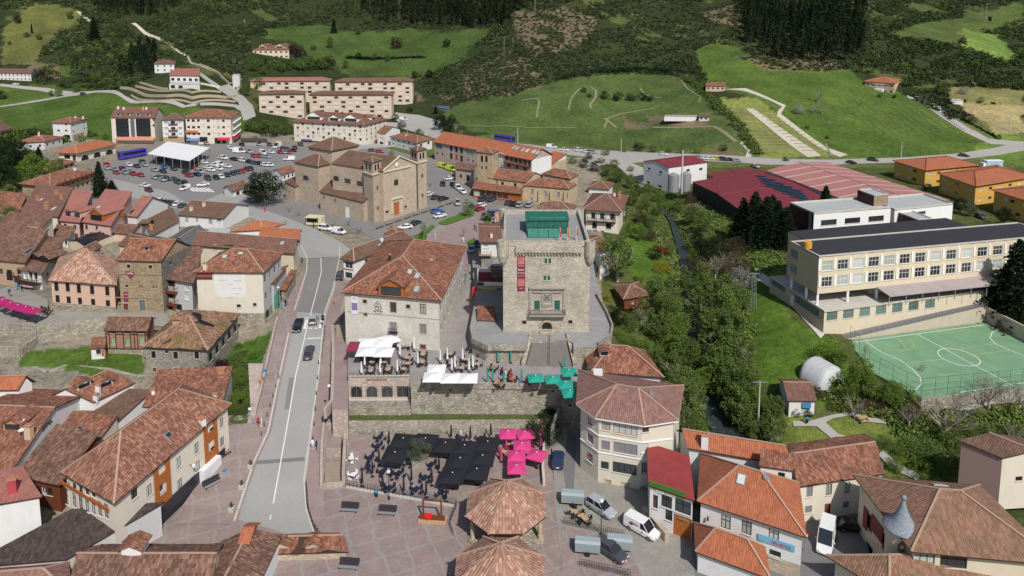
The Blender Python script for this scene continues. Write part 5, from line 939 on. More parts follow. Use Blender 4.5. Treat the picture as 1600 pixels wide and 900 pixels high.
# ================================================================ terraces and walls between the old town and the square
def solid(name,px,zt,zb,top,side,off=0.0,kind='structure'):
    pts = ccw([tuple(U(x,y,zt))[:2] for x,y in px]); o = MB().prism(pts,zb,zt,0,1).build(name,[top,side]); o['kind'] = kind; return o
ZT,ZTW = .5,3.5
solid('tower_terrace',[(734,512),(742,470),(742,440),(780,400),(925,400),(932,440),(956,512),(955,524),(930,541),(896,544),(896,536),(886,531),(826,531),(822,541),(760,541),(738,530)],ZTW,-6,P_TOW,S_WALL)
solid('restaurant_terrace',[(543,589),(545,500),(640,480),(740,470),(800,500),(905,545),(908,590),(893,608),(868,603),(642,602),(641,589)],ZT,-8,P_TERR,S_WALL)
solid('lane_ramp',[(740,470),(738,398),(800,385),(800,440),(760,500)],1.4,-4,P_COB,S_WALL)
solid('arcade_plinth',[(543,637),(543,600),(641,600),(642,637)],-3.4,-8,S_GREY,S_WALL)
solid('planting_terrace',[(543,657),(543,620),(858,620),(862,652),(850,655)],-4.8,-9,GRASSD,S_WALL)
solid('planting_terrace',[(545,670.5),(545,640),(852,640),(852,668)],-5.85,-9,S_GREY,S_WALL)
pp = UR2([(388,572),(412,572),(407,600),(399,655),(392,655)]); struct(MB().prism(ccw([(p.x,p.y) for p in pp]),-9,lambda X,Y: float(ZR(X,Y)) + .55).build('bridge_pier',S_PINKW))
# wall of the road beside the terraces
solid('steps_landing',[(517,500),(547,500),(545,590),(543,640),(519,640)],-.2,-8,P_MAU,S_PINKW)
for (pts,zt) in (([(507,660),(537,660),(540,640),(515,640)],-3.5),([(503,700),(532,700),(537,660),(507,660)],-4.9)): solid('steps_landing',pts,zt,-8,P_MAU,S_PINKW)
def stairs(name,label,L0,R0,L1,R1,z0,z1,n,mat,**kw):
    """flight between bottom edge L0-R0 (height z0) and top edge L1-R1 (height z1), all photo pixels"""
    a,b = U(*L0,z0),U(*R0,z0); c,d = U(*L1,z1),U(*R1,z1); o_ = (a + b) / 2; e = empty(name,o_,label,'stairs'); m = MB()
    for i in range(n):
        t0,t1 = i / n,1.0; P = [a.lerp(c,t0),b.lerp(d,t0),b.lerp(d,t1),a.lerp(c,t1)]; z = z0 + (z1 - z0) * (i + 1) / n
        m.prism(ccw([(p.x,p.y) for p in P]),z - (z1 - z0) / n - .01,z - .001 * (i == n - 1))
    m.build('steps',mat,e,o_); return e,o_,(a,b,c,d)
e,o_,(a,b,c,d) = stairs('stone_stairs','broad dark stone staircase climbing to the great tower',(822,572),(894,574),(835,527),(883,527),ZT,ZTW,16,plain('stair_stone',(.20,.185,.175),.9,.2,1))
m = MB(); mid0,mid1 = (a + b) / 2,(c + d) / 2
for t in (.05,.3,.55,.8,1): p = mid0.lerp(mid1,t); m.box((p.x,p.y,p.z + .55),(.07,.07,1.1))
m.strip(mid0 + Vector((0,0,1.05)),mid1 + Vector((0,0,1.05)),.06,.06); m.build('handrail',BLK,e,o_)
for nm,p,q2 in (('parapet',a - Vector((.5,0,0)),c - Vector((.5,0,0))),('parapet',b + Vector((.5,0,0)),d + Vector((.5,0,0)))): MB().prism(ccw([(p.x - .35,p.y),(p.x + .35,p.y),(q2.x + .35,q2.y + .6),(q2.x - .35,q2.y + .6)]),ZT - .2,lambda X,Y,p=p,q2=q2: ZT + .8 + (ZTW - ZT) * min(1,max(0,(Y - p.y) / (q2.y - p.y)))).build(nm,S_WALL,e,o_)
stairs('stone_steps','worn stone flight from road pavement down to the square, lower one',(507,757),(532,757),(507,722),(531,722),-6.4,-4.7,10,plain('worn_step_stone',(.30,.25,.19),.9,.2,1))
stairs('stone_steps','worn stone flight beside the restaurant terrace, upper one by the hotel',(525,528),(542,528),(525,507),(542,507),-.15,1.0,7,MATS['worn_step_stone'])
def wall(name,label,px,z,h,w,mat,zfn=None,cap=None,cat='wall',deep=.5,grp=None):
    P = [(U(x,y,z) if zfn is None else (G(x,y) if zfn is TA else G(x,y,zfn))) for x,y in px]; m = MB()
    for i in range(len(P) - 1):
        a,b = P[i],P[i + 1]; d = (b - a); n_ = max(1,int(d.length / 4))
        for k in range(n_): p,q = a.lerp(b,k / n_),a.lerp(b,(k + 1) / n_); p.z = q.z = 0; za = (p.z,q.z); \
            m.strip(Vector((p.x,p.y,(z if zfn is None else float(zfn(np.array([p.x]),np.array([p.y]))[0] if zfn is TA else zfn(p.x,p.y))) - deep)),Vector((q.x,q.y,(z if zfn is None else float(zfn(np.array([q.x]),np.array([q.y]))[0] if zfn is TA else zfn(q.x,q.y))) - deep)),w,h + deep)
    o = m.build(name,mat,None,P[0]); tag(o,label,cat,grp); return o
wall('terrace_wall','long whitish rubble parapet along the restaurant terrace edge',[(641,601),(742,602),(868,604),(893,608)],ZT,.5,.45,S_WALL)
wall('terrace_wall','curved rubble wall below the tower forecourt behind teal parasols',[(738,531),(762,543),(822,543)],ZTW,.5,.5,S_WALL)
wall('terrace_wall','low dark parapet curving down the right side of the tower forecourt',[(932,462),(948,490),(957,512),(955,524),(935,540)],ZTW,.7,.35,S_GREY)
wall('terrace_wall','pinkish block wall between the road pavement and the restaurant terrace',[(519,500),(521,560),(519,636),(508,650)],-1.4,1.4,.5,S_PINKW)
wall('terrace_wall','pinkish block wall between pavement and stone steps down to the square',[(508,650),(503,700),(502,762)],-1.4,.9,.4,S_PINKW,ZR)
wall('terrace_wall','low stone wall closing the foot of the steps at the square',[(500,763),(536,759)],-6.4,.6,.6,S_PINKW)
wall('terrace_wall','stone wall between the steps and the white café tables',[(541,668),(537,757)],-6.4,2.0,.5,S_PINKW)
wall('bridge_wall','parapet of the left pavement above the green slope',[(434,500),(420,560),(410,605),(399,650)],0,.9,.35,S_PINKW,ZR)
wall('lane_wall','low pale wall along the lane between pink parasols and parked blue car',[(850,698),(848,735),(850,760)],ZP,1.0,.4,CONCL)
wall('lane_wall','dark stone wall climbing the lane below the teal parasols',[(862,700),(882,640),(893,612)],ZP,3.5,.5,S_GREY)
wall('bank_wall','long grey rubble retaining wall below the plaza with crimson awnings',[(-60,538),(0,527),(60,531),(110,527),(170,517)],-1.5,3.2,.8,S_WALL)
wall('bank_wall','rubble wall climbing from lane to half-timbered house',[(-60,560),(0,556),(33,557),(60,540),(110,530),(163,522)],-1.8,2.0,.6,S_WALL)
wall('garden_wall','rubble garden wall below the small lawn behind the lower rooftops',[(25,575),(75,596),(110,582),(165,590),(224,604)],-4.5,1.9,.7,S_WALL,None)
wall('stair_wall','short rubble wall beside the green ivy slope',[(344,665),(395,662)],-6,1.6,.6,S_WALL)
gs('bank_street',[(-60,520),(0,512),(75,488),(180,490),(262,492),(262,512),(170,514),(110,520),(60,524),(0,522),(-60,530)],P_COB,off=.25)
gs('bank_plaza',[(-60,520),(-40,470),(10,450),(40,455),(75,470),(75,490),(30,505),(0,512)],P_COB,off=.3)
# arcade under the restaurant terrace
A0,A1 = U(545,590.5,ZT),U(641,590,ZT); ar = empty('arcade',((A0.x + A1.x) / 2,A0.y - .2,-3.2),'stone arcade with four glazed arches under the restaurant terrace','arcade'); m = MB(); oz = ar.location.copy()
P0,P1 = Vector((A0.x,A0.y - .35)),Vector((A1.x,A1.y - .35)); L = (P1 - P0).length; ops = [(L * (.5 + i) / 4 - .98,L * (.5 + i) / 4 + .98,-3.0,-.9) for i in range(4)]
wallface(m,P0,P1,-8.0,ZT + .55,ops,0,.33); m.strip((P0.x,P0.y,ZT + .55),(P1.x,P1.y,ZT + .55),.5,.12,1); m.strip((P0.x - .1,P0.y - .1,-3.45),(P1.x,P1.y - .1,-3.45),.5,.25,1); m.build('wall',[S_PINKW,CONCL],ar,oz)
dv = (P1 - P0).normalized(); an_ = math.atan2(dv.y,dv.x)
for o in ops: c = P0 + dv * ((o[0] + o[1]) / 2); win(ar,Vector((c.x,c.y,-3.0)) - oz,an_,o[1] - o[0],2.1,'o',False,arch=True,wm=S_PINKW)
lettering('RESTAURANTE',Vector((A0.x + L * .46,P0.y - .03,.35)),an_,.55,plain('red_brown_letters',(.30,.06,.03)),'lettering',ar,oz)
# ---------------------------------------------------------------- the great tower
TW = H('tower','massive square pale stone tower with corbelled parapet and long maroon banner','tower',(786,384),(922,384.5),(905.5,334),519,'flat',z0=ZTW,ov=0,wall=S_TOWER,tilem=plain('grey_roof_deck',(.27,.27,.27),.9,.15,.6),parapet=(S_TOWER,.95,.5))
tk = dict(surround=S_TAN)
TW.px(0,(853,408,.5,1.0,'t'),(859,408,.5,1.0,'t'),(851.5,434.5,.5,.95,'t'),(857.5,434.5,.5,.95,'t'),(839,477,1.05,1.9,'t'),(870.5,477,1.05,1.9,'t'),(854.5,507.5,1.9,1.85,'k',dict(arch=True)),(819,503.5,.75,.7,'k',tk),(891,503,.75,.7,'k',tk)).done()
m = MB(); zc = TW.z1 - 1.15; F_ = TW.F; dx = (F_[1] - F_[0]).normalized(); nn = Vector((dx.y,-dx.x)); Lw = (F_[1] - F_[0]).length
q = MB(); q.strip((*(F_[0] + dx * 2.4 + nn * .25),zc),(*(F_[1] - dx * 1.6 + nn * .25),zc),.5,1.2); q.build('parapet_course',S_TOWER,TW.root,TW.org)
for i in range(21):
    p = F_[0] + dx * (2.6 + i * (Lw - 4.4) / 20) + nn * .2; MB().box((p.x,p.y,zc - .25),(.3,.5,.45),math.atan2(dx.y,dx.x)).build('corbel',S_WALL,TW.root,TW.org)
for k,c in enumerate(F_):
    r = (1.15,1.0,1.0,1.15)[k]; q = MB(); q.lathe((c.x,c.y,0),[(.15,TW.z1 - 4.0),(r * .75,TW.z1 - 3.0),(r,TW.z1 - 1.8),(r,TW.z1 + 1.0),(r - .3,TW.z1 + 1.02),(r - .3,TW.z1 + .3),(.05,TW.z1 + .3)],18); q.build('bartizan',S_TOWER,TW.root,TW.org)
# carved portal: frame, shield, balcony, door arch
ST = plain('carved_grey_stone',(.34,.31,.27),.9,.2,2); q = MB()
def onw(x,y,o=0.0): return TW.at(0,x,y,o)
def bar(q,x0,y0,x1,y1,w,dp,m=0): (a,an,n),(b,_,_) = onw(x0,y0,dp / 2),onw(x1,y1,dp / 2); vert = abs(x1 - x0) < 2; c = (a + b) / 2; q.box(c,(w if vert else (Vector((b.x - a.x,b.y - a.y))).length + w,dp,abs(b.z - a.z) + (0 if vert else w)),an,m)
for a in ((829,452,829,487,.5,.25),(882,452,882,487,.5,.25),(828,450,883,450,.3,.5),(833,456,845,456,.25,.3),(864,456,877,456,.25,.3),(847,457,847,478,.22,.22),(863,457,863,478,.22,.22),(847,457,863,457,.22,.22),(847,471,863,471,.2,.2),(847,478,863,478,.2,.2)): bar(q,*a)
q.build('portal_frame',ST,TW.root,TW.org)
p,an,n = onw(855,464,.12); q = MB(); q.box(p,(1.25,.1,1.3),an); q.tube(p - n * .02,p + n * .2,.42,.3,12,1); [q.box(p + Vector((math.cos(an) * a,math.sin(an) * a,b)) + n * .06,(.28,.12,.28),an,1) for a in (-.4,.4) for b in (-.42,.42)]; q.build('coat_of_arms',[ST,plain('dark_carving',(.16,.15,.14),.9)],TW.root,TW.org)
p,an,n = onw(855,474.5,.1); q = MB(); q.box(p,(1.6,.1,.5),an); [q.tube(p + Vector((math.cos(an) * a,math.sin(an) * a,0)),p + Vector((math.cos(an) * a,math.sin(an) * a,0)) + n * .14,.18,.12,8,0) for a in (-.5,0,.5)]; q.build('carved_plaque',plain('pale_carving',(.44,.41,.36),.9),TW.root,TW.org)
(a,an,n),(b,_,_) = onw(826.5,489),onw(883,489); b.z = a.z; q = MB(); c = (a + b) / 2 + n * .55; Lb = (b - a).length; q.box((c.x,c.y,a.z - .15),(Lb,1.1,.3),an); q.build('balcony',ST,TW.root,TW.org)
q = MB(); o1 = n * 1.05
for z in (.08,.95): q.strip(a + o1 + Vector((0,0,z)),b + o1 + Vector((0,0,z)),.06,.06); [q.strip(e + Vector((0,0,z)),e + o1 + Vector((0,0,z)),.06,.06) for e in (a,b)]
for i in range(46): p = a.lerp(b,i / 45) + o1; q.box((p.x,p.y,a.z + .5),(.03,.03,.9),an)
q.build('balcony_railing',BLK,TW.root,TW.org)
for i in range(9): p = a.lerp(b,(i + .5) / 9) + n * .35; MB().box((p.x,p.y,a.z - .5),(.3,.7,.42),an).build('bracket',ST,TW.root,TW.org)
q = MB(); pc,an,n = onw(854.5,512.5,.06); zb_ = onw(854.5,518)[0].z; du = Vector((math.cos(an),math.sin(an),0))
for i in range(11): t = math.pi * i / 10; c = pc + du * (1.22 * math.cos(t)) + Vector((0,0,1.25 * math.sin(t) + .15)); q.box(c,(.42,.14,.42),an)
for s_ in (-1,1): c = pc + du * s_ * 1.22; q.box((c.x,c.y,(zb_ + pc.z) / 2),(.42,.14,pc.z - zb_ + .3),an)
q.build('door_arch',S_TAN,TW.root,TW.org); MB().box(pc + n * .7 + Vector((0,0,zb_ - pc.z + .12)),(2.6,1.2,.24),an).build('doorstep',S_TAN,TW.root,TW.org)
# banner
TW.panel('banner',0,808.3,400.5,820.5,455,MARO,.1,.05); IM = plain('banner_pink_picture',(.46,.17,.15),.8,.5,2.5)
TW.panel('banner_picture',0,809.3,402,819.5,413,IM,.14,.04); TW.panel('banner_picture',0,809.3,436,819.5,447,IM,.14,.04)
for t_,y,sz in (('EXPOSICION',415.5,.20),('Beato',421.5,.5),('de Liébana',426.5,.34),('y sus códices',431,.2),('Potes',450.5,.25)): TW.text(0,t_,814.4,y,sz,WHITE,off=.17)
# roof deck pavilion
zd = TW.z1 + .05; GN = plain('green_netting',(.03,.13,.10),.6,.5,1.2); GF = plain('green_steel',(.02,.14,.10),.7,.5,1.5); pv = [U(x,y,zd) for x,y in ((823,366),(888,366),(886,346),(825,346))]
c0 = Vector((pv[0].x,pv[0].y)); wx = (Vector(pv[1][:2]) - c0).length; q = MB(); q.box((c0.x + wx / 2,c0.y + 3.4,zd + 1.35),(wx,5.8,2.7)); q.build('roof_pavilion',GN,TW.root,TW.org)
q = MB(); q.box((c0.x + wx / 2,c0.y + 3.4,zd + 2.78),(wx + .5,6.3,.14),0,0); q.tube((c0.x + .5,c0.y + 1.2,zd + 2.9),(c0.x + wx - .5,c0.y + 1.2,zd + 2.9),.35,n=10)
for i in range(7): x = c0.x + wx * i / 6; q.box((x,c0.y + .46,zd + 1.35),(.1,.1,2.7))
for z in (.1,1.4,2.6): q.box((c0.x + wx / 2,c0.y + .46,zd + z),(wx,.1,.1))
q.build('pavilion_frame',GF,TW.root,TW.org); q = MB()
for i in range(3): a = c0 + Vector((wx * .02 + i * wx * .25,-2.2)); q.add([(a.x,a.y,zd + .35),(a.x + wx * .24,a.y,zd + .35),(a.x + wx * .24,a.y + 2.4,zd + 1.1),(a.x,a.y + 2.4,zd + 1.1),(a.x,a.y,zd),(a.x + wx * .24,a.y,zd),(a.x + wx * .24,a.y + 2.4,zd),(a.x,a.y + 2.4,zd)],[(0,1,2,3),(0,4,5,1),(1,5,6,2),(3,7,4,0),(2,6,7,3)])
q.build('glazed_lean_to',plain('pale_green_glazing',(.06,.22,.17),.5,.5,1.5),TW.root,TW.org)
for i,(x,y,cols) in enumerate(((875,378,((.5,.02,.02),)),(887,378,((.5,.02,.02),(.6,.42,.03))),(901,376,((.5,.05,.02),)))):
    p = U(x,y,zd); e = empty('flagpole',p,('left pole with furled red flag on tower roof deck','middle pole with red and yellow flag on tower roof deck','right pole with small red flag near the tower parapet corner')[i],'flag','flags on the tower roof'); MB().tube(p,p + Vector((0,0,2.9)),.05,n=6).build('pole',WHITE,e,p); q = MB(); n_ = len(cols)
    for k,c in enumerate(cols): q.lathe(p + Vector((.12 + .12 * k,0,1.0)),[(.06,0),(.16,.3),(.10,1.2),(.05,1.7)],8,m=k)
    q.build('flag',[plain('flag_%d%d' % (i,k),c,.8) for k,c in enumerate(cols)],e,p)
# ---------------------------------------------------------------- hotel and neighbours
HO = H('hotel','long whitewashed stone hotel with weathered red roof, sail emblem and glazed dormer','hotel',(532,457),(690,470),(729,385),551,'hb',4.4,z0=ZT,ov=.6,wall=S_HOTEL,tilem=T_RED,amp=.09,rstep=1.0)
hk = dict(surround=S_TAN); HO.px(0,(570,471,.75,.7,'k',hk),(571,491,.65,.6,'k',hk),(614.5,480,1.25,2.0,'b',hk),(637.5,479,.75,.7,'k',hk),(661,482.5,1.15,1.9,'bc',hk),(614.5,511.5,1.3,2.0,'sg',hk),(661,514,1.2,1.9,'sg',hk),(661,545,1.1,1.7,'d',hk),(600,535,1.2,2,'d')).grid(1,8,2,1,1.4,['b','k'],v=(.2,.95)).done()
p,an,n = HO.at(0,615,517); q = MB(); cc_ = p + n * .35; q.box(cc_ - Vector((0,0,.2)),(1.9,.7,.12),an); du = Vector((math.cos(an),math.sin(an),0)); q.strip(p + n * .68 - du * .95 + Vector((0,0,.75)),p + n * .68 + du * .95 + Vector((0,0,.75)),.05,.05)
for i in range(10): c = p + n * .68 + du * (-.9 + .2 * i); q.box((c.x,c.y,c.z + .3),(.03,.03,.9),an)
q.build('balcony',BLK,HO.root,HO.org); HO.dormer((611,462,5.0,2.0,WOODO,T_RED,'g')); HO.chim((609,407,.4,1.2,BLK)); HO.sky((640,425,.8,1.2),(652,431,.8,1.3),(674,406,.8,.6),(651,452,.8,1.3)); 
(a,_,_),(b,_,_) = HO.at(0,543,487,.02),HO.at(0,688,495,.02); b.z = a.z; MB().strip(a,b,.12,.1).build('string_course',ST,HO.root,HO.org)
HO.panel('banner',0,548.3,462,559.5,491,plain('white_banner',(.66,.66,.72),.8,.05),.1,.04); HO.panel('banner_picture',0,549.3,473,558.6,485,plain('violet_picture',(.22,.18,.32),.8,.6,3),.13,.03); HO.text(0,'hotel',554,466.5,.42,plain('violet_letters',(.25,.2,.4)),off=.14)
q = MB(); pc,an,n = HO.at(0,590.5,480,.05); du = Vector((math.cos(an),math.sin(an),0)); rng2 = random.Random(4)
def arcline(cx,cz,r,a0,a1,k=10,w=.07):
    P = [pc + du * (cx + r * math.cos(a0 + (a1 - a0) * i / k)) + Vector((0,0,cz + r * math.sin(a0 + (a1 - a0) * i / k))) for i in range(k + 1)]
    for a,b in zip(P,P[1:]): q.tube(a,b,w / 2,n=5)
for a in ((-.1,.9,.28,0,6.2),(-.35,.35,.35,.5,5.5),(.25,.35,.4,-.5,4.4),(-.2,-.25,.42,.8,6.6),(.4,-.2,.38,1,7),(0,-.6,.75,3.5,5.9),(.75,.1,.25,1.5,5)): arcline(*a)
q.build('emblem',plain('dark_wrought_emblem',(.06,.055,.06),.7),HO.root,HO.org); HO.text(0,'Casa Fundada',590.5,486.3,.36,plain('brown_script',(.12,.07,.05)),off=.06)
h = H('house','white house with plain brown roof and small gallery between road and hotel','house',(530,404.5),(553,408.5),(648,373),441,'hb',2.4,wall=W_WHITE,tilem=T_BRN2,ov=.6); h.px(0,(545,415,2.2,1.5,'w'),(545,430,2,1.4,'g')).px(1,(572.5,408.5,1,1.2,'r'),(587,402.5,.9,1,'r'),(602,398,1,1.4,'r'),(620,392.5,1,1.8,'do')).done(); h.sky((597,376,1,1.3),(594,383.5,1,.8)); h.panel('gallery_boards',0,536,409,552,411,WOOD,.08,.15); h.panel('gallery_boards',0,536,419.5,552,421.5,WOODR,.08,.15)
H('house','tiny house end with rounded orange tiles behind the brown-roofed white house','house',(600,364),(622,369),(632,358),376,'ha',1.2,wall=W_WHITE,tilem=T_RED,ov=.3).done()
h = H('house','small white house with brown roof and balcony squeezed left of the great tower','house',(748,378.5),(785,379),(781,349),430,'ga',1.6,wall=W_WHITE,tilem=T_BRN,ov=.6,base=(S_GREY,4.6)); h.px(0,(759,384,1.3,1.2,'wc'),(778,385,.8,1.2,'g')).done(); h.gallery(0,749,768,397,.9,.8,WOODB,0); h.chim((768,371,.5,1.1,WHITE))
h = H('house','small olive-yellow house with red-floored roof terrace left of the great tower','house',(746,446),(787,446.5),(785,425),467,'flat',z0=1.4,ov=0,wall=W_YELG,tilem=plain('red_terrace_floor',(.20,.03,.035),.8),parapet=(WHITE,.8,.2)); h.px(0,(750.5,454,.8,.8,'b'),(765,455,.7,.7,'b'),(780,455,1.0,1.3,'b')).done(); h.panel('green_mesh',0,746,441,756,446,plain('dark_green_mesh',(.02,.10,.05)),.04,.04)
t = H('house','x','h',(767,434),(786,434.5),(785,416),467,'ga',.6,z0=1.4,ov=.2,wall=WOODR,tilem=T_BRN2,z1=h.z1 + 1.6).done(); merge(t,h); h.awning(0,738,746,448,1.4,1.6,plain('deep_red_canvas',(.38,.03,.04)))
H('shed','low lean-to with orange roof in the dark alley left of the great tower','shed',(746,500),(775,501.5),(773,484),505,'sa',.7,z0=ZTW,ov=.1,wall=GRY,tilem=T_RED,zb=.1).done()
h = H('house','white half-timbered house with rusty roof hard behind the great tower','house',(906,374),(937,396),(957,388),440,'gb',1.6,wall=W_WHITE,tilem=T_OLD,ov=.5).px(0,(928,405,1.2,1.2,'gr'),(927,425,1.4,1.4,'k'),(933,420,1,1.6,'d')).done()
H('shed','dark wooden shed with mottled brown roof under the trees right of the tower','shed',(957,446),(974,468),(1017,461),482,'hb',1.4,wall=WOODR,tilem=T_OLD,ov=.4,z0=-2.5).px(1,(988,472.5,.8,.8,'w')).done()
h = H('house','house with rumpled orange-red roof just above the polygonal cream building','house',(904,541),(924,581),(1038,590),634,'hb',3.0,z0=-5,ov=.5,wall=W_WHITE,tilem=T_RED,amp=.14,rstep=.9).px(0,(915,590,1.2,2,'b')).done(); h.dormer((944,556,1.6,.9,W_WHITE,T_RED,'k'),(977,586,1.3,.8,W_WHITE,T_RED,'k')); h.chim((984,533,.6,1.2,WHITE),(937,526,.5,.6,GRY))
# ---------------------------------------------------------------- polygonal cream building
PZ1 = 4.3; pe = [U(x,y,PZ1) for x,y in ((900,631),(930,653),(1007.5,665.5),(1060,657.5),(1069,602),(903,577))]; PO = sum((Vector(p[:2]) for p in pe),Vector((0,0))) / 6; org = Vector((PO.x,PO.y,ZP)); pb = empty('building',org,'cream five-sided building with plum-brown hipped roof and yellow-framed ground windows','building')
k1,k2 = U(964,601,PZ1 + 2.8),U(997.5,606.5,PZ1 + 2.8); E = [Vector(p) for p in pe]; m = MB()
tl = [[E[0],E[1],k1],[E[1],E[2],k2,k1],[E[2],E[3],k2],[E[3],E[4],k2],[E[4],E[5],k1,k2],[E[5],E[0],k1]]
for p in tl: facet(m,p,0,0)
m.prism([(p.x,p.y) for p in E],PZ1 - .22,PZ1 - .04,1)
for a,b in ((E[0],k1),(E[1],k1),(E[2],k2),(E[3],k2),(E[4],k2),(E[5],k1),(k1,k2)): m.strip(a + Vector((0,0,.03)),b + Vector((0,0,.03)),.24,.1,2)
PR = m.build('roof',[T_MAUVE,WHITE,RIDGE],pb,org)
W6 = [Vector(p[:2]) + (PO - Vector(p[:2])).normalized() * .8 for p in pe]; m = MB(); allops = []
class _S: pass
PBH = _S(); PBH.F = W6
def pside(k,*ws):
    P,Q = W6[k],W6[(k + 1) % 6]; d = (Q - P).normalized(); n = Vector((d.y,-d.x,0)); r = []
    for x,y,w,h,st,*kw in ws: p = Upl(x,y,Vector((P.x,P.y,0)),n); u = (Vector(p[:2]) - P).dot(d); r.append((u,p.z - h / 2,w,h,st,kw[0] if kw else {}))
    return r
YF = plain('yellow_window_band',(.55,.42,.13),.8); yk = dict(surround=YF)
WS = {0: pside(0,(922,658,1.2,1.1,'rc'),(922,685,1.4,1.4,'sg'),(921.5,714.5,1.4,1.4,'bc')),1: pside(1,(947,666,1.3,1.3,'oc'),(977,671,3.6,1.7,'oc'),(946,696,1.3,1.5,'sg'),(977,701,3.6,1.7,'sg'),(945,727,1.2,1.2,'g'),(976,732,3.6,1.7,'g'),(949.5,757,.9,1.5,'wc',yk),(977.5,762,1.1,1.5,'wc',yk),(978,790,1.1,1.4,'k',yk)),2: pside(2,(1008.5,670,1.1,1.1,'b'),(1008,700,1.1,1.5,'wc'),(1006,731,1.1,1.7,'v'),(1006,767,1,1.5,'bc',yk))}
for k in range(6): wallface(m,W6[k],W6[(k + 1) % 6],ZP - .6,PZ1 - .1,[(u - w / 2,u + w / 2,v,v + h) for u,v,w,h,st,kw in WS.get(k,[])])
m.build('wall',plaster('pale_cream_render',(.64,.60,.50)),pb,org)
for k,L_ in WS.items():
    d = (W6[(k + 1) % 6] - W6[k]).normalized()
    for u,v,w,h,st,kw in L_: p = W6[k] + d * u; win(pb,Vector((p.x,p.y,v)) - org,math.atan2(d.y,d.x),w,h,st,**kw)
m = MB()
for z in (PZ1 - 3.2,PZ1 - 5.9): [m.strip((*(W6[k] - (PO - W6[k]).normalized() * .05),z),(*(W6[k + 1] - (PO - W6[k + 1]).normalized() * .05),z),.16,.14) for k in range(3)]
m.build('string_course',WHITE,pb,org); d = (W6[1] - W6[0]).normalized(); p = W6[0] + d * 2.2; n_ = Vector((d.y,-d.x)); lettering('Bar',Vector((p.x + n_.x * .06,p.y + n_.y * .06,-3.2)),math.atan2(d.y,d.x),.8,plain('red_letters',(.5,.04,.03)),'lettering',pb,org)
for x,y,w,h,mt in ((934,586,1.5,.9,W_WHITE),(1018,616,.7,.35,GRY)):
    r = hit_planes(x,y,tl)
    if r: MB().box(r[1] + Vector((0,0,h / 2 - .2)),(w,w * .6,h + .4)).build('chimney',mt,PR,org)
# ---------------------------------------------------------------- right foreground
h = H('bar','white bar with flat red roof, green sign band and wooden door','bar',(1013,757.5),(1086,783),(1077,717),850,'sa',.5,z0=ZP,ov=.25,wall=W_WHITE,tilem=plain('red_painted_roof',(.27,.045,.045),.75,.25,.6),amp=0)
h.px(0,(1024,784,.7,2.0,'r'),(1041.5,784,1.5,1.8,'g'),(1067,792,2.2,2.0,'g'),(1045,805,1.0,1.6,'g'),(1066.5,824,2.6,3.2,'do')).done(); SG = plain('green_sign',(.05,.20,.03),.6,.5,6)
h.panel('sign_band',0,1014,761,1070,770,SG,.12,.12); h.text(0,'CASA CAYO',1040,772,.5,WHITE,off=.26); h.text(0,'SIDRERIA',1068,812,.36,WOODB,off=.1)
h = H('house','white house with bright orange hipped roof, maroon awning and blue shop sign','house',(1089,783),(1261,840),(1249,754),916,'ha',3.4,z0=ZP,ov=.5,wall=W_WHITE,tilem=T_OR,base=(S_TAN,2.2),ridge=RIDGE)
h.px(0,(1134,816,1.25,1.9,'bc'),(1166.6,824.5,1.25,1.9,'bc'),(1209,837,1.25,1.9,'bc'),(1133,850,1.1,1.4,'g'),(1167,859,1.2,1.2,'k'),(1211,866,1.4,1.0,'g')).done(); h.sky((1158,749,.9,1.2,GLC),(1197,746,.9,.8,BLINDG))
h.awning(0,1094,1182,824,1.1,.5,plain('maroon_canvas',(.16,.03,.06),.8)); h.panel('shop_sign',0,1184,843,1242,853,plain('sky_blue_sign',(.16,.45,.62),.6),.12,.08); h.text(0,'HELADOS',1220,852,.55,plain('bright_red_letters',(.6,.02,.03)),off=.2)
p,an,n = h.at(0,1106,810,.4); MB().tube(p - n * .4,p,.03,n=6).tube(p - Vector((0,0,.3)),p + Vector((0,0,.25)),.14,.08,8).build('wall_lantern',BLK,h.root,h.org)
t = H('house','x','h',(1074,700),(1240,728),(1215,698),800,'ga',1.6,z0=ZP,z1=h.z1 + .6,ov=.4,wall=W_WHITE,tilem=T_OR).done(); merge(t,h); t.chim((1101,697,1,1.8,W_WHITE))
t = H('house','x','h',(1186,728),(1240,736),(1241,714),800,'sa',.6,z0=ZP,z1=h.z1 + 2.2,ov=.2,wall=W_WHITE,tilem=T_RED).px(0,(1221,742,.9,.7,'k')).done(); merge(t,h)
h = H('house','long pinkish-white house with old ribbed orange-brown roof behind the black van','house',(1246,761),(1383,740),(1352,677),799,'ga',1.7,z0=ZP,ov=.35,wall=W_CREAM2,tilem=T_RED,amp=.08); h.px(0,(1265,768,1.0,1.7,'sg'),(1295,765,1.0,1.7,'bc'),(1323.5,762,1.0,1.7,'bc'),(1263,796,1.1,1.1,'sg'),(1293,797,1.0,2.0,'d'),(1322,789,1.0,1.1,'sg')).done(); h.chim((1226,714,.9,.9,CHIM))
BR = H('building','large cream building with broad brown pantile roof at the lower right corner','building',(1332,741.5),(1424,862),(1660,884),955,'hb',3.6,z0=ZP,ov=.7,wall=W_CREAM,tilem=tile('brown_pantile',(.20,.10,.068),(.26,.135,.092),(.32,.18,.125),(.11,.095,.06),.6,per=.3),amp=.03)
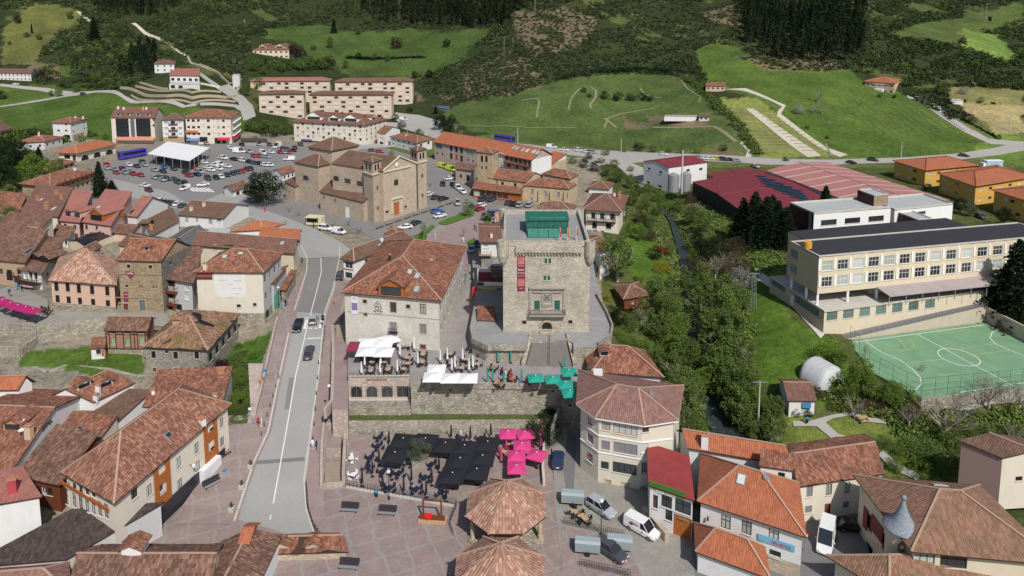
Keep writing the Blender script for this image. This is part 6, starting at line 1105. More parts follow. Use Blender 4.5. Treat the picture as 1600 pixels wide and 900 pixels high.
BR.px(0,(1358,815,1.6,2.2,'b'),(1384,850,1.6,2.2,'b'),(1358,862,1.6,2,'b')).px(1,(1444,872,2.4,1.8,'bc'),(1490,878,3,1.6,'r')).done(); BR.sky((1467,758,1.6,1.3),(1580,805,1.0,2.0,GLC)); RP = plain('brick_red_panel',(.20,.05,.035),.7,.15); BR.panel('red_panel',0,1362,802,1378,850,RP,.1,.1); BR.panel('red_panel',0,1350,790,1354,830,RP,.1,.1); BR.panel('red_panel',0,1390,850,1400,880,RP,.1,.1)
tp = U(1409,822,BR.z1 + .3); te = MB(); m = MB(); m.lathe((tp.x,tp.y,ZP),[(1.75,0),(1.75,tp.z - ZP)],24); m.build('turret',W_CREAM,BR.root,BR.org); m = MB(); m.lathe((tp.x,tp.y,tp.z),[(2.2,-.05),(2.15,.05),(1.75,.4),(1.3,.8),(.85,1.5),(.5,2.4),(.3,3.0),(.16,3.4),(.1,3.5)],24); m.lathe((tp.x,tp.y,tp.z + 3.5),[(.08,0),(.3,.15),(.34,.35),(.25,.55),(.08,.7)],12); m.build('turret_roof',plain('mottled_zinc',(.22,.25,.29),.75,.9,5),BR.root,BR.org,smooth=True)
win(BR.root,Vector((tp.x - .15,tp.y - 1.85,tp.z - 4.2)) - BR.org,0,.9,1.5,'bc'); pcx = MB()
for i in range(16): a = 2 * math.pi * i / 16; pcx.box((tp.x - .8 + .34 * math.cos(a) * (1 + .3 * (i % 2)),tp.y - 1.66,tp.z - 1.5 + .45 * math.sin(a) * (1 + .3 * (i % 2))),(.2,.1,.2),.35)
pcx.build('relief_emblem',plain('brown_relief',(.22,.13,.07)),BR.root,BR.org)
h = H('house','cream house with blank mauve side wall and dark brown roof at the right edge','house',(1497,687.5),(1567,716),(1665,710),792,'ga',.9,z0=-7.5,ov=.2,wall=W_CREAM2,tilem=T_BRN2); h.smat = {0: W_MAUVE}; h.px(1,(1592,748,1.1,.7,'k')).done()
h = H('hut','little white hut with brown roof and blue mural beside the garden path','hut',(1231,626),(1277,626.5),(1259,592),650,'ga',1.4,ov=.35,wall=W_WHITE,tilem=T_BRN).px(0,(1259,636,1.5,1.1,'k')).done(); h.panel('mural',0,1253.5,629,1267,638,plain('blue_mural',(.06,.22,.42),.7,.4,3),.2,.05)
wall('garden_wall','pale stone ramp wall curving in front of the red-roofed bar',[(1006,806),(1020,822),(1042,848)],ZP,1.5,.7,S_TAN)
# buildings in the foreground, cut by the lower edge
H('house','orange-roofed low building seen at the very bottom right of centre','house',(1086,862),(1205,905),(1196,855),960,'ha',2.2,z0=ZP - 1,z1=-3.4,ov=.4,wall=W_WHITE,tilem=T_OR).done()
H('house','brown pantiled house in front of the turret building, cut by the bottom edge','house',(1290,868),(1390,930),(1640,930),990,'hb',2.6,z0=ZP - 1,z1=-2.6,ov=.5,wall=W_CREAM,tilem=MATS['brown_pantile']).done()
# ---------------------------------------------------------------- left foreground
h = H('house','house with new orange roof at left edge below the rubble wall','house',(-70,612),(28,609),(56,596),664,'ga',1.8,z0=-5,ov=.3,wall=W_WHITE,tilem=T_OR).done()
h = H('house','white house with two long orange roof dormers and white chimneys, lower left','house',(60,628),(146,629),(212,598),676,'gb',2.4,z0=-6,ov=.2,wall=W_WHITE,tilem=T_RED,amp=.06).done(); h.chim((60,613,1.4,1.6,W_WHITE),(80,612,.9,1.2,W_WHITE),(154,617,.7,1.8,W_WHITE),(150,624,.7,.9,W_WHITE)); h.dormer((132,606,2.2,.9,W_WHITE,T_RED,'k'),(166,604,2.2,.9,W_WHITE,T_RED,'k'),(94,618,2.2,.7,W_WHITE,T_OLD,'k'))
h = H('house','big house with streaked orange roof, satellite dishes and white lettered gable wall','house',(-110,727),(20,733.5),(145,611),792,'ga',3.2,z0=ZP,ov=.35,wall=W_WHITE,tilem=T_RED,amp=.08); h.px(0,(5,741,1.6,1,'r')).done(); h.chim((46,684,1.0,2.0,W_BEIGE)); h.dormer((20,672,3,1.1,WOODB,T_RED,'b'))
h.text(1,'SAMA',74,664,1.0,BLK,off=.1)
for i,(x,y) in enumerate(((35,668),(36,683))):
    r = hit_planes(x,y,h.planes)
    if r: p = r[1]; q = MB(); q.tube(p,p + Vector((0,0,1.1)),.04,n=6,m=1); c = p + Vector((0,-.15,1.1)); q.lathe(c,[(.05,0),(.3,.05),(.5,.14),(.5,.16),(.28,.08),(.03,.03)],16); o = q.build('satellite_dish',[WHITE,GRY],None,p); tag(o,('upper white satellite dish on the orange roof dormer','lower white satellite dish beside the clay chimney')[i],'satellite dish')
H('house','low house with dull dark brown roof in the middle of the lower-left rooftops','house',(103,654),(184,659),(240,619),704,'sa',1.2,z0=ZP,z1=-2.4,ov=.2,wall=W_WHITE,tilem=T_BRN2,amp=.06).done()
h = H('house','cream house with skylight and grey flue, tucked behind the huge tiled roof','house',(79,683),(153,690),(186,657),735,'sa',1.0,z0=ZP,z1=-2.0,ov=.2,wall=W_CREAM2,tilem=T_RED,amp=.06).done(); h.sky((121,673,.8,1.5,GLS),(152,677,.9,.6)); h.chim((155,678,.5,.9,GRY))
h = H('house','house with pale streaked orange roof and white chimney below the mossy barn','house',(222,636),(348,629),(364.5,583.5),690,'sa',1.5,z0=ZP,z1=-1.2,ov=.25,wall=W_GREYP,tilem=T_RED,amp=.07).done(); h.chim((336,626,.7,1.2,W_WHITE),(347,583,1.1,.9,CHIM),(240,616,.5,.8,WHITE))
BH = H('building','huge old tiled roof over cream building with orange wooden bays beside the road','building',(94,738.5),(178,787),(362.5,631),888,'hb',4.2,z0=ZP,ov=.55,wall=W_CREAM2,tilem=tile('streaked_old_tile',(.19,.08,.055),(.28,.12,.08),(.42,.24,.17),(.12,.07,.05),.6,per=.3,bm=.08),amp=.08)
BH.px(1,(210,771,1.1,1.4,'b'),(233,766,1,1.6,'bc'),(234,803,1,1.6,'b'),(279,723,1,1.7,'bc'),(281,757,1,1.7,'bc'),(307,700,1,1.6,'bc'),(309,728,1,1.6,'bc'),(346,660,1,1.5,'bc'),(347,690,1,1.5,'bc'),(250,760,1.1,1.7,'b'),(255,785,1.1,1.7,'b'),(332,675,1.1,1.6,'b'),(333,705,1.1,1.6,'b')).px(0,*[(106 + 10 * i,778 + 3.4 * i,1.0,2.1,'bc') for i in range(7)],*[(106 + 10 * i,757 + 3.6 * i,.9,1.0,'b') for i in range(5)]).done()
BH.chim((316,662,.9,.9,W_WHITE),(309,658,.5,.5,CHIM)); BH.sky((263,680,.8,.7,GLS))
for x0,y0,x1,y1,z_ in ((240.5,0,267,0,0),(322.5,0,344,0,0)):
    (a,an,n),(b,_,_) = BH.at(1,x0,750,.16),BH.at(1,x1,750,.16); c = (a + b) / 2; Lp = (Vector(b[:2]) - Vector(a[:2])).length; zz0,zz1 = ZP + 2.6,BH.z1 - .25; q = MB(); du = Vector((math.cos(an),math.sin(an),0))
    for i in range(4):
        for s_ in (-1,1): cc2 = c + du * s_ * Lp * .36; q.box((cc2.x,cc2.y,zz0 + (zz1 - zz0) * (i + .5) / 4),(Lp * .26,.14,(zz1 - zz0) / 4 - .08),an)
        if i % 2 == 0: q.box((c.x,c.y,zz0 + (zz1 - zz0) * (i + .5) / 4),(Lp * .42,.14,(zz1 - zz0) / 4 - .08),an)
    q.build('timber_bay',WOODO,BH.root,BH.org)
q = MB(); (a,an,n) = BH.at(0,96,770,.1); (b,_,_) = BH.at(0,168,770,.1); c = (a + b) / 2; q.box((c.x,c.y,BH.z1 - 2.0),((Vector(b[:2]) - Vector(a[:2])).length,.12,.5),an); q.build('timber_band',WOODO,BH.root,BH.org)
(a,an,n),(b,_,_) = BH.at(1,192,850,.12),BH.at(1,352,720,.12); c = (a + b) / 2; MB().box((c.x,c.y,ZP + 1.3),((Vector(b[:2]) - Vector(a[:2])).length,.2,2.6),an).build('shopfront',plain('dark_shopfront',(.035,.035,.045),.3,.3,1),BH.root,BH.org)
q = MB(); (a,an,n),(b,_,_) = BH.at(1,316,760,.6),BH.at(1,343,740,.6); c = (a + b) / 2; q.box((c.x,c.y,ZP + 1.5),((Vector(b[:2]) - Vector(a[:2])).length,1.0,2.6),an); q.build('white_shop_cover',plain('white_tarpaulin',(.72,.73,.76),.6,.08),BH.root,BH.org)
p,an,n = BH.at(1,300,727,.5); q = MB(); q.tube(p - n * .5,p + n * .3,.04,n=6); q.lathe(p + n * .3,[(.05,-.4),(.2,-.2),(.22,.1),(.05,.3)],8,1); q.build('wall_lantern',[BLK,WHITE],BH.root,BH.org)
h = H('house','low tiled house with café gallery under its eave, left of the glazed gable','house',(20,743),(93,759),(158,694),806,'sa',2.0,z0=ZP,ov=.3,wall=WOODR,tilem=T_OLD,amp=.07).px(0,*[(42 + 9 * i,762 + 1.6 * i,.9,1.1,['b','bc','b','w','b'][i]) for i in range(5)]).done()
h = H('house','white house with pinkish roof and red chimney at the left edge','house',(-70,800),(66,776),(36,738),858,'sa',1.0,z0=ZP,ov=.25,wall=W_WHITE,tilem=T_PINK).done(); h.chim((21,768,1.0,1.8,plain('red_chimney_brick',(.40,.06,.08))))
h = H('house','house with plain blackened roof, lower left foreground','house',(-60,888),(104,874),(213,818),935,'sa',1.0,z0=ZP - 1,z1=-2.6,ov=.2,wall=W_GREYP,tilem=T_DARK,depth=12,amp=.05).done()
h = H('house','house with mottled moss-flecked tiles filling the bottom left foreground','house',(100,935),(330,935),(350,850),1000,'ga',2.2,z0=ZP - 1,z1=-3.0,ov=.2,wall=W_WHITE,tilem=T_OLD,amp=.14,rstep=.7).done(); h.dormer((205,868,2.4,.9,W_WHITE,T_RED,None))
h = H('house','house with dark rusty tiles and white gable beside the road end, foreground','house',(300,925),(405,915),(440,838),960,'gb',1.6,z0=ZP - 1,z1=-3.6,ov=.2,wall=W_WHITE,tilem=T_OLD,amp=.14,rstep=.7).done(); h.dormer((395,836,3.2,.3,T_OR,T_OR,None))
h = H('house','small house with ribbed orange tile strips at the foot of the main road','house',(405,866),(545,862),(530,832),900,'ga',1.0,z0=ZP - .5,z1=-5.3,ov=.2,wall=S_TAN,tilem=T_RED,amp=.25,rstep=.6).done(); h.dormer((440,856,2.2,.4,S_TAN,T_RED,None),(490,856,2.2,.4,S_TAN,T_RED,None))
h = H('house','house with pinkish brown hipped roof at the bottom left corner','house',(-60,945),(112,930),(108,878),980,'ha',1.6,z0=ZP - 1,z1=-3.2,ov=.2,wall=W_GREYP,tilem=T_MAUVE).done()
# right hillside houses
h = H('house','house with bright orange stepped roofs above the vineyard meadow','house',(1350,127),(1399,130.5),(1408,124),148,'ha',2.0,wall=W_BEIGE,tilem=T_OR,tiny=True,ov=.5).grid(0,5,2,1.2,1.2,['b','w']).grid(1,2,2,1,1.2,'k').done(); h.panel('porch',0,1367,138,1380,144,WHITE,1.2,2.0); h.panel('white_wall',0,1364,129,1385,133,W_WHITE,.1,.3)
H('house','small white house with red roof at the top of the terraced field','house',(1102,134),(1134,134.5),(1136,130.5),142,'ga',1.2,wall=W_BEIGE,tilem=T_RED,tiny=True).grid(0,4,1,1.2,1,'b').done()
H('barn','stone barn with tiled roof near the pylon on the upper right slope','barn',(1524,25),(1551,26),(1560,22),36,'ga',1.6,wall=W_TAN,tilem=T_RED,tiny=True).grid(0,2,1,1,1,'b').done()
H('ruin','roofless long white ruin on the slope above the dry field','ruin',(1465,127),(1512,129),(1514,125),133,'flat',ov=0,wall=W_GREYP,tilem=CONC,tiny=True).grid(0,5,1,1.2,1,'k').done()
H('ruin','short white ruined block right of the long roofless ruin','ruin',(1514,128),(1525,128.5),(1526,126),133,'flat',ov=0,wall=W_WHITE,tilem=T_RED,tiny=True).done()
H('shed','white flat-roofed shed standing in the dry field at the right','shed',(1485,157),(1504,157.5),(1506,155),164,'flat',ov=0,wall=W_WHITE,tilem=CONCL,tiny=True).done()
H('ruin','low whitewashed ruined wall block in the central meadow','ruin',(1038,182),(1088,182.5),(1089,180),188,'flat',ov=0,wall=W_WHITE,tilem=A_FAR,tiny=True).done()
H('hut','small white hut with slate roof right of the ruined wall in the meadow','hut',(1091,182),(1108,183),(1110,179),189,'ga',.8,wall=W_WHITE,tilem=T_BRN2,tiny=True).grid(0,2,1,1,1,'k').done()
# ================================================================ vegetation
L_FRESH = leaf('fresh_green_leaf',(.16,.245,.04),(.26,.35,.075)); L_MID = leaf('mid_green_leaf',(.13,.185,.05),(.22,.28,.085)); L_OLIVE = leaf('spring_olive_leaf',(.155,.22,.055),(.26,.335,.095))
L_DARK = leaf('dark_evergreen_leaf',(.022,.040,.016),(.045,.07,.026)); L_CON = leaf('spruce_needle',(.018,.034,.016),(.04,.062,.026)); L_PUR = leaf('purple_leaf',(.045,.018,.02),(.09,.035,.035)); L_RED = leaf('scarlet_leaf',(.35,.03,.02),(.5,.06,.03))
L_YEL = leaf('yellow_leaf',(.33,.25,.03),(.45,.36,.05)); L_BRN = leaf('brown_twig_leaf',(.11,.075,.05),(.20,.14,.095)); L_GREY = leaf('silver_green_leaf',(.14,.17,.11),(.24,.28,.2)); L_WHT = leaf('white_blossom',(.35,.36,.30),(.5,.5,.44))
BARK = plain('grey_brown_bark',(.13,.105,.08),.95,.3,2,kind='Object'); BARKL = plain('pale_bark',(.33,.30,.25),.95,.2,2,kind='Object')
def soup(name,C,S,rnd,mat,up=.0,asp=1.0,parent=None,seed=0):
    """many small leaf-shaped faces at points C of size S"""
    r = np.random.default_rng(seed); n = len(C); d = r.normal(size=(n,3)); d[:,2] += up; d /= np.linalg.norm(d,axis=1)[:,None]
    a = np.cross(d,r.normal(size=(n,3))); a /= np.linalg.norm(a,axis=1)[:,None]; b = np.cross(d,a); S = np.broadcast_to(np.asarray(S,float),(n,))[:,None] * .5
    V = np.stack([C - a * S - b * S * asp * .5,C + a * S * .2 - b * S * asp,C + a * S + b * S * asp * .4,C - a * S * .3 + b * S * asp],1).reshape(-1,3)
    me = bpy.data.meshes.new(name); me.vertices.add(4 * n); me.vertices.foreach_set('co',V.ravel()); me.loops.add(4 * n); me.loops.foreach_set('vertex_index',np.arange(4 * n)); me.polygons.add(n); me.polygons.foreach_set('loop_start',np.arange(0,4 * n,4)); me.update(calc_edges=True)
    at = me.attributes.new('rnd','FLOAT','FACE'); at.data.foreach_set('value',np.clip(rnd,0,1)); me.materials.append(mat); return me
def crown_pts(kind,seed):
    r = np.random.default_rng(seed)
    if kind in ('conif','cyp'):
        n = 3400 if kind == 'conif' else 2400; z = r.power(1.5,n); z = 1 - z; lay = np.floor(z * 15) / 15; rad = (1 - z) ** .85 * (2.3 if kind == 'conif' else 1.1) * (1 - .45 * ((z - lay) * 15)) + .12
        th = r.uniform(0,2 * np.pi,n); lob = 1 + .22 * np.sin(th * 5 + lay * 60) + .12 * r.normal(size=n); q = rad * np.sqrt(r.uniform(.25,1,n)) * lob
        return np.stack([q * np.cos(th),q * np.sin(th),.7 + z * 9.3 - q * .18],1),.30,r.uniform(0,1,n) * .5 + .5 * (np.sin(lay * 90) * .5 + .5)
    sh = dict(broad=(3.3,3.6,6.0,70,1.05),round=(4.3,4.0,5.6,85,1.2),tall=(2.3,4.4,5.4,60,.9),bush=(4.6,3.6,3.8,60,1.5),thin=(2.9,4.0,5.7,46,.75),poll=(.1,.1,5,0,1))[kind]
    rx,rz,cz_,nc,cr = sh; P,Q = [],[]
    for i in range(nc):
        d = r.normal(size=3); d /= np.linalg.norm(d); k = r.uniform(.35,1) ** .6; c = np.array([d[0] * rx * k,d[1] * rx * k,cz_ + d[2] * rz * k]); c[:2] *= 1 - .25 * max(0,(c[2] - cz_) / rz); rr = cr * r.uniform(.55,1.15); m_ = int(52 * (rr / cr) ** 2 * (1 if kind != 'thin' else .8)); u = r.normal(size=(m_,3)); u /= np.linalg.norm(u,axis=1)[:,None]
        P.append(c + u * rr * r.uniform(.55,1.05,(m_,1)) * np.array([1,1,.75])); Q.append(np.full(m_,r.uniform(0,1)) * .6 + r.uniform(0,.4,m_))
    P = np.concatenate(P); Q = np.concatenate(Q); P[:,2] = np.maximum(P[:,2],.25); return P,.34,Q
_tc = {}
def trunk_mesh(kind,seed):
    r = random.Random(seed); m = MB()
    if kind in ('conif','cyp'): m.tube((0,0,-.4),(0,0,9),.26,.04,6); return m
    h = dict(broad=3.2,round=2.6,tall=3.6,bush=.9,thin=3.2,poll=2.6,bare=2.6)[kind]; m.tube((0,0,-.5),(.1,.05,h),.30,.2,7); n = dict(broad=7,round=7,tall=7,bush=5,thin=9,poll=6,bare=8)[kind]
    def br(p,d,L,rad,lv):
        q = p + d * L; m.tube(p,q,rad,rad * .55,5 if lv > 0 else 4,cap=False)
        if lv <= 0:
            if kind == 'poll': m.tube(q,q + d * .12,rad * 2.2,rad * 1.6,6)
            return
        for k in range(3 if kind == 'bare' else 2): e = (d + Vector((r.uniform(-.7,.7),r.uniform(-.7,.7),r.uniform(-.1,.5)))).normalized(); br(p.lerp(q,r.uniform(.55,1)),e,L * r.uniform(.55,.8),rad * .5,lv - 1)
    for i in range(n):
        a = 2 * math.pi * i / n + r.uniform(-.4,.4); d = Vector((math.cos(a),math.sin(a),r.uniform(.5,1.6) if kind != 'poll' else .45)).normalized(); s0 = Vector((.05,.05,h * r.uniform(.6,1))) if kind != 'bare' else Vector((.05,.02,h * r.uniform(.5,1)))
        br(s0,d,{'bare': 2.9,'poll': 1.8,'bush': 1.6,'thin': 2.9}.get(kind,2.4),.11,{'bare': 3,'poll': 1,'thin': 2}.get(kind,1))
    m.tube((.1,.05,h),(0,.1,h + 2.6),.16,.06,5) if kind != 'poll' else None; return m
def tproto(shape,lm,seed):
    k = (shape,lm.name,seed)
    if k not in _tc:
        t = trunk_mesh('bare' if shape == 'bare' else shape,seed).build('trunk',BARKL if shape in ('thin','bare') else BARK,uv=False); COL.objects.unlink(t); c = None
        if shape == 'bare':
            r = np.random.default_rng(seed); vs = np.array([v.co for v in t.data.vertices]); hi_ = vs[vs[:,2] > 3.4]; P = hi_[r.integers(0,len(hi_),1500)] + r.normal(size=(1500,3)) * .28; c = soup('crown',P,.15,r.uniform(0,1,1500),lm,asp=.5,seed=seed)
        elif shape != 'poll': P,S,Q = crown_pts(shape,seed); c = soup('crown',P,S,Q,lm,asp=.8,seed=seed)
        _tc[k] = (t.data,c)
    return _tc[k]
KND = {  # kind: (shape, leaf, name, look, category)
 'br': ('broad',L_FRESH,'broadleaf_tree','fresh green broadleaf tree','tree'),'md': ('round',L_MID,'broadleaf_tree','mid-green rounded tree','tree'),'ol': ('tall',L_OLIVE,'broadleaf_tree','slender yellow-green spring tree','tree'),'or': ('broad',L_OLIVE,'broadleaf_tree','pale olive-green tree','tree'),
 'dk': ('round',L_DARK,'evergreen_oak','dark evergreen tree','tree'),'co': ('conif',L_CON,'conifer','dark pointed conifer','tree'),'cy': ('cyp',L_CON,'cypress','narrow dark cypress','tree'),'ba': ('bare',L_BRN,'bare_tree','leafless brown twiggy tree','tree'),'th': ('thin',L_OLIVE,'budding_tree','thin pale-trunked tree','tree'),
 'bu': ('bush',L_MID,'bush','mid-green bush','bush'),'bf': ('bush',L_FRESH,'bush','bright green bush','bush'),'bd': ('bush',L_DARK,'bush','dark green bush','bush'),'bo': ('bush',L_OLIVE,'bush','olive-green bush','bush'),'bb': ('bush',L_BRN,'bush','brownish dry bush','bush'),'pu': ('bush',L_PUR,'bush','dark purple-leaved shrub','bush'),'re': ('bush',L_RED,'bush','scarlet round bush','bush'),
 'ye': ('bush',L_YEL,'bush','bright yellow bush','bush'),'si': ('round',L_GREY,'olive_tree','silvery olive tree','tree'),'wh': ('bush',L_WHT,'bush','white flowering shrub','bush'),'po': ('poll',BARKL,'pollarded_plane','leafless pollarded plane tree with knobbly arms','tree')}
ORD = ['first','second','third','fourth','fifth','sixth','seventh','eighth','ninth','tenth','eleventh','twelfth','13th','14th','15th','16th','17th','18th','19th','20th','21st','22nd','23rd'] + ['%dth' % i for i in range(24,99)]
def trees(where,lst,grp=None,z=None,xs=1.0):
    lst = sorted(lst); cnt = {}; tot = {}
    for t in lst: tot[t[3]] = tot.get(t[3],0) + 1
    for x,y,hp,k,*o_ in lst:
        shape,lm,nm,look,cat = KND[k]; i = cnt.get(k,0); cnt[k] = i + 1; p = G(x,y) if z is None else U(x,y,z); s = hp / scl(p) / (10 if shape != 'bush' else 7.6); seed = (int(x) * 7 + int(y)) % 3 if shape not in ('bush',) else int(x) % 3
        tm,cm = tproto(shape,lm,seed); lab = (ORD[i] + ' ' if tot[k] > 1 else '') + look + (' from left ' if tot[k] > 1 else ' ') + where
        e = empty(nm,p - Vector((0,0,.1)),lab,cat,(look + 's ' + where) if tot[k] > 1 else None,random.uniform(0,6.28)); w = s * (o_[0] if o_ else 1) * random.uniform(.92,1.08); e.scale = (w,w,s)
        a = bpy.data.objects.new('trunk',tm); COL.objects.link(a); a.parent = e
        if cm: b = bpy.data.objects.new('crown',cm); COL.objects.link(b); b.parent = e
trees('beside the river behind the factory',[(948,276,22,'md'),(930,268,18,'bd'),(912,262,16,'bd'),(895,256,12,'bu'),(965,286,26,'md'),(985,296,26,'or'),(1000,306,24,'md'),(968,305,22,'th'),(988,322,26,'md'),(1008,330,24,'md'),(1028,338,22,'md'),(1030,316,16,'bf'),(1045,325,14,'bf'),(1010,300,14,'bu'),(1060,332,22,'md'),(1082,352,34,'md'),(1077,318,20,'bb'),(1085,340,32,'ba'),(1100,362,32,'md'),(960,262,14,'bu'),(940,255,10,'bu'),(985,268,10,'bo'),(1000,350,20,'pu'),(975,350,34,'th')])
trees('in the garden between tower and river',[(1000,378,32,'br'),(985,372,28,'br'),(1015,358,24,'md'),(1034,398,15,'re'),(1022,405,22,'bd'),(1044,402,20,'md'),(1030,428,20,'ye',.9),(1040,426,18,'ye',.8),(965,440,82,'th',1.1),(945,430,60,'th'),(1000,440,14,'bf'),(1030,455,26,'bo'),(1012,375,20,'bb'),(948,470,12,'ye')])
trees('on the left river bank below the tower',[(1020,480,50,'or'),(1050,480,53,'ol'),(1055,545,56,'br'),(1035,545,61,'ol'),(1068,660,75,'th'),(1045,640,48,'ol'),(1083,585,44,'br'),(1064,540,63,'ol'),(1070,580,58,'md'),(1066,505,40,'bo'),(1075,630,60,'or'),(968,512,36,'dk'),(985,520,34,'md'),(955,500,24,'bd'),(1002,505,46,'th'),(1030,500,68,'ol'),(1045,515,60,'or'),(1018,530,48,'ol'),(985,545,24,'bf'),(1000,548,28,'bf'),(970,528,20,'bf'),(1015,565,34,'bf'),(1045,560,40,'br'),(1060,575,61,'ol'),(1050,600,58,'th'),(1060,640,78,'ol'),(1078,610,40,'or'),(1085,660,78,'ol'),(1072,690,56,'md'),(1090,690,61,'ol'),(1030,580,44,'ol'),(1068,720,30,'bf'),(1100,700,30,'bu')])
trees('on the right river bank',[(1084,418,32,'md'),(1092,448,43,'ol'),(1088,475,44,'md'),(1070,455,41,'ol'),(1092,500,57,'th'),(1108,560,75,'ol'),(1125,600,70,'or'),(1130,520,80,'ol'),(1140,500,60,'or'),(1145,560,85,'ol'),(1160,620,60,'or'),(1148,668,73,'ol'),(1100,620,50,'br'),(1098,470,53,'ol'),(1102,505,64,'th'),(1104,545,73,'ol'),(1112,600,66,'or'),(1120,625,73,'ol'),(1092,430,30,'bb'),(1098,575,50,'th'),(1090,392,34,'dk'),(1105,410,38,'dk'),(1122,400,34,'bd'),(1135,425,44,'ba'),(1118,440,50,'ba'),(1150,435,42,'bb'),(1160,450,34,'wh'),(1100,450,41,'ol'),(1110,480,50,'or'),(1135,480,60,'th'),(1155,490,50,'or'),(1110,520,56,'th'),(1130,540,70,'or'),(1150,540,64,'ol'),(1120,570,69,'th'),(1140,590,90,'ol'),(1165,570,50,'th'),(1135,630,78,'ol'),(1155,640,70,'md'),(1160,680,73,'ol'),(1175,650,50,'br'),(1180,700,46,'ol'),(1198,690,54,'ol'),(1205,660,48,'ol'),(1210,705,57,'th'),(1170,610,56,'ol'),(1115,395,30,'md'),(1140,378,31,'ol'),(1150,400,30,'bb'),(1165,430,20,'bf'),(1180,720,30,'bf'),(1225,715,20,'bf')])
trees('in front of the crimson factory',[(1160,378,72,'co',1.6),(1178,384,88,'co',1.6),(1196,384,80,'co',1.7),(1214,384,74,'co',1.5),(1228,388,66,'co',1.6),(1288,350,62,'co',1.5),(1205,372,70,'co',1.6),(1150,374,20,'bd')])
trees('around the right-hand end of the school',[(1583,505,136,'co',1.6),(1556,495,60,'dk',1.2),(1596,500,96,'dk'),(1540,480,30,'bd'),(1570,520,24,'bd'),(1598,525,20,'bu')])
trees('among the yellow school pavilions',[(1448,300,16,'dk'),(1500,334,26,'dk'),(1515,338,24,'si'),(1568,352,30,'dk'),(1545,360,18,'bo'),(1497,300,12,'ba'),(1580,366,12,'bu'),(1415,300,8,'bb')])
trees('around the green sports court',[(1298,572,42,'bf'),(1310,582,44,'br'),(1285,560,24,'bf'),(1345,612,56,'br'),(1322,618,40,'bf'),(1362,630,46,'br'),(1392,640,50,'br'),(1405,635,38,'bf'),(1300,640,14,'bo'),(1275,622,20,'bb'),(1350,640,18,'bb'),(1370,640,20,'bb'),(1425,645,26,'bb'),(1335,655,46,'ba'),(1475,690,92,'ba',1.2),(1420,668,48,'ba'),(1352,560,30,'ba',.5),(1545,640,66,'ba',1.2),(1500,640,40,'ba'),(1592,640,60,'ba'),(1590,720,76,'ba',1.2),(1243,650,13,'bd'),(1263,651,12,'bd'),(1440,590,34,'ba',.4)])
trees('on the bank below the garden path',[(1420,715,34,'bo'),(1450,720,38,'bo'),(1485,712,40,'bo'),(1520,700,36,'bo'),(1560,705,34,'or'),(1545,690,30,'bo'),(1590,700,36,'or'),(1400,735,26,'bf'),(1440,745,30,'bf'),(1480,745,30,'bo'),(1515,690,22,'bf'),(1380,700,22,'bo'),(1575,680,20,'bu'),(1465,690,24,'bo'),(1350,690,12,'bf'),(1215,655,40,'ol'),(1222,680,30,'ol')])
trees('beside the big church',[(415,322,60,'dk',1.15),(400,318,40,'dk')])
trees('along the church forecourt',[(452,332,24,'po'),(446,352,22,'po'),(480,342,24,'po'),(520,358,28,'po'),(495,345,20,'po'),(560,366,24,'po'),(545,352,22,'po'),(688,318,24,'po'),(703,318,20,'po'),(672,292,18,'po'),(466,338,22,'po'),(638,396,16,'po')])
trees('in the small park',[(731,339,30,'th',1.2),(725,372,26,'ba',.45),(756.5,346,16,'bd',.6),(765,346,20,'bd',.55),(662,372,26,'th',.7),(657,380,14,'bu',.5)])
trees('in the planter on the square',[(654,722,42,'si',1.0)],z=-6.4)
trees('at the foot of the terrace wall',[(850,690,46,'bd',1.0),(858,665,30,'bd')],z=-6.2)
trees('beside the abandoned barn',[(322,596,36,'pu',1.3),(345,585,26,'pu'),(303,598,22,'pu'),(352,600,20,'bu'),(375,590,18,'bf')])
trees('on the green slope left of the bridge',[(365,612,26,'bu'),(380,600,22,'bf'),(372,640,30,'bf'),(385,650,24,'bu'),(362,655,26,'bu'),(356,570,14,'bo'),(395,560,14,'bf'),(372,545,12,'bo'),(388,625,20,'bf')])
trees('at the left edge above the rooftops',[(8,282,66,'dk',1.2),(25,275,60,'dk'),(-8,310,70,'dk'),(50,290,52,'br'),(72,285,40,'br'),(90,278,34,'or'),(62,258,30,'co',1.4),(30,300,36,'md'),(15,322,36,'or'),(45,318,30,'ba',1.4),(70,312,28,'ba',1.4),(5,340,30,'bf'),(28,335,28,'bo'),(60,330,22,'ba',1.3),(15,360,40,'md'),(112,300,14,'ba')])
trees('beside the car park entrance',[(157,308,58,'co',1.1),(176,312,32,'co',2.0),(166,310,30,'dk',.8),(137,270,8,'bf')])
trees('behind the car park',[(415,205,20,'br'),(430,215,26,'or'),(403,208,18,'md'),(445,212,18,'md'),(388,205,16,'md'),(398,221,10,'bu'),(165,218,10,'bu'),(600,210,14,'bu'),(640,222,16,'md'),(655,218,18,'md'),(628,200,12,'bd'),(618,187,10,'bd'),(640,175,9,'bd'),(650,232,10,'bf'),(612,243,8,'bf'),(668,225,14,'md')])
trees('beside the road below the meadow',[(687,203,26,'dk'),(700,208,22,'dk'),(712,205,14,'ba'),(720,212,14,'ba'),(681,178,14,'co',1.3),(706,190,12,'bd'),(785,218,7,'bu'),(920,248,10,'bd'),(946,243,12,'bu'),(998,236,16,'bd'),(1020,238,12,'bu'),(1045,238,10,'bo'),(1065,240,12,'bo'),(1090,240,12,'bf'),(975,238,9,'bf'),(1130,236,12,'bb'),(1228,252,8,'bd')])
trees('in the central meadow',[(945,155,14,'bd'),(965,157,15,'bd'),(986,158,14,'bd'),(1004,157,14,'bd'),(1016,158,10,'bd'),(921,152,7,'bd'),(912,144,8,'bd')])
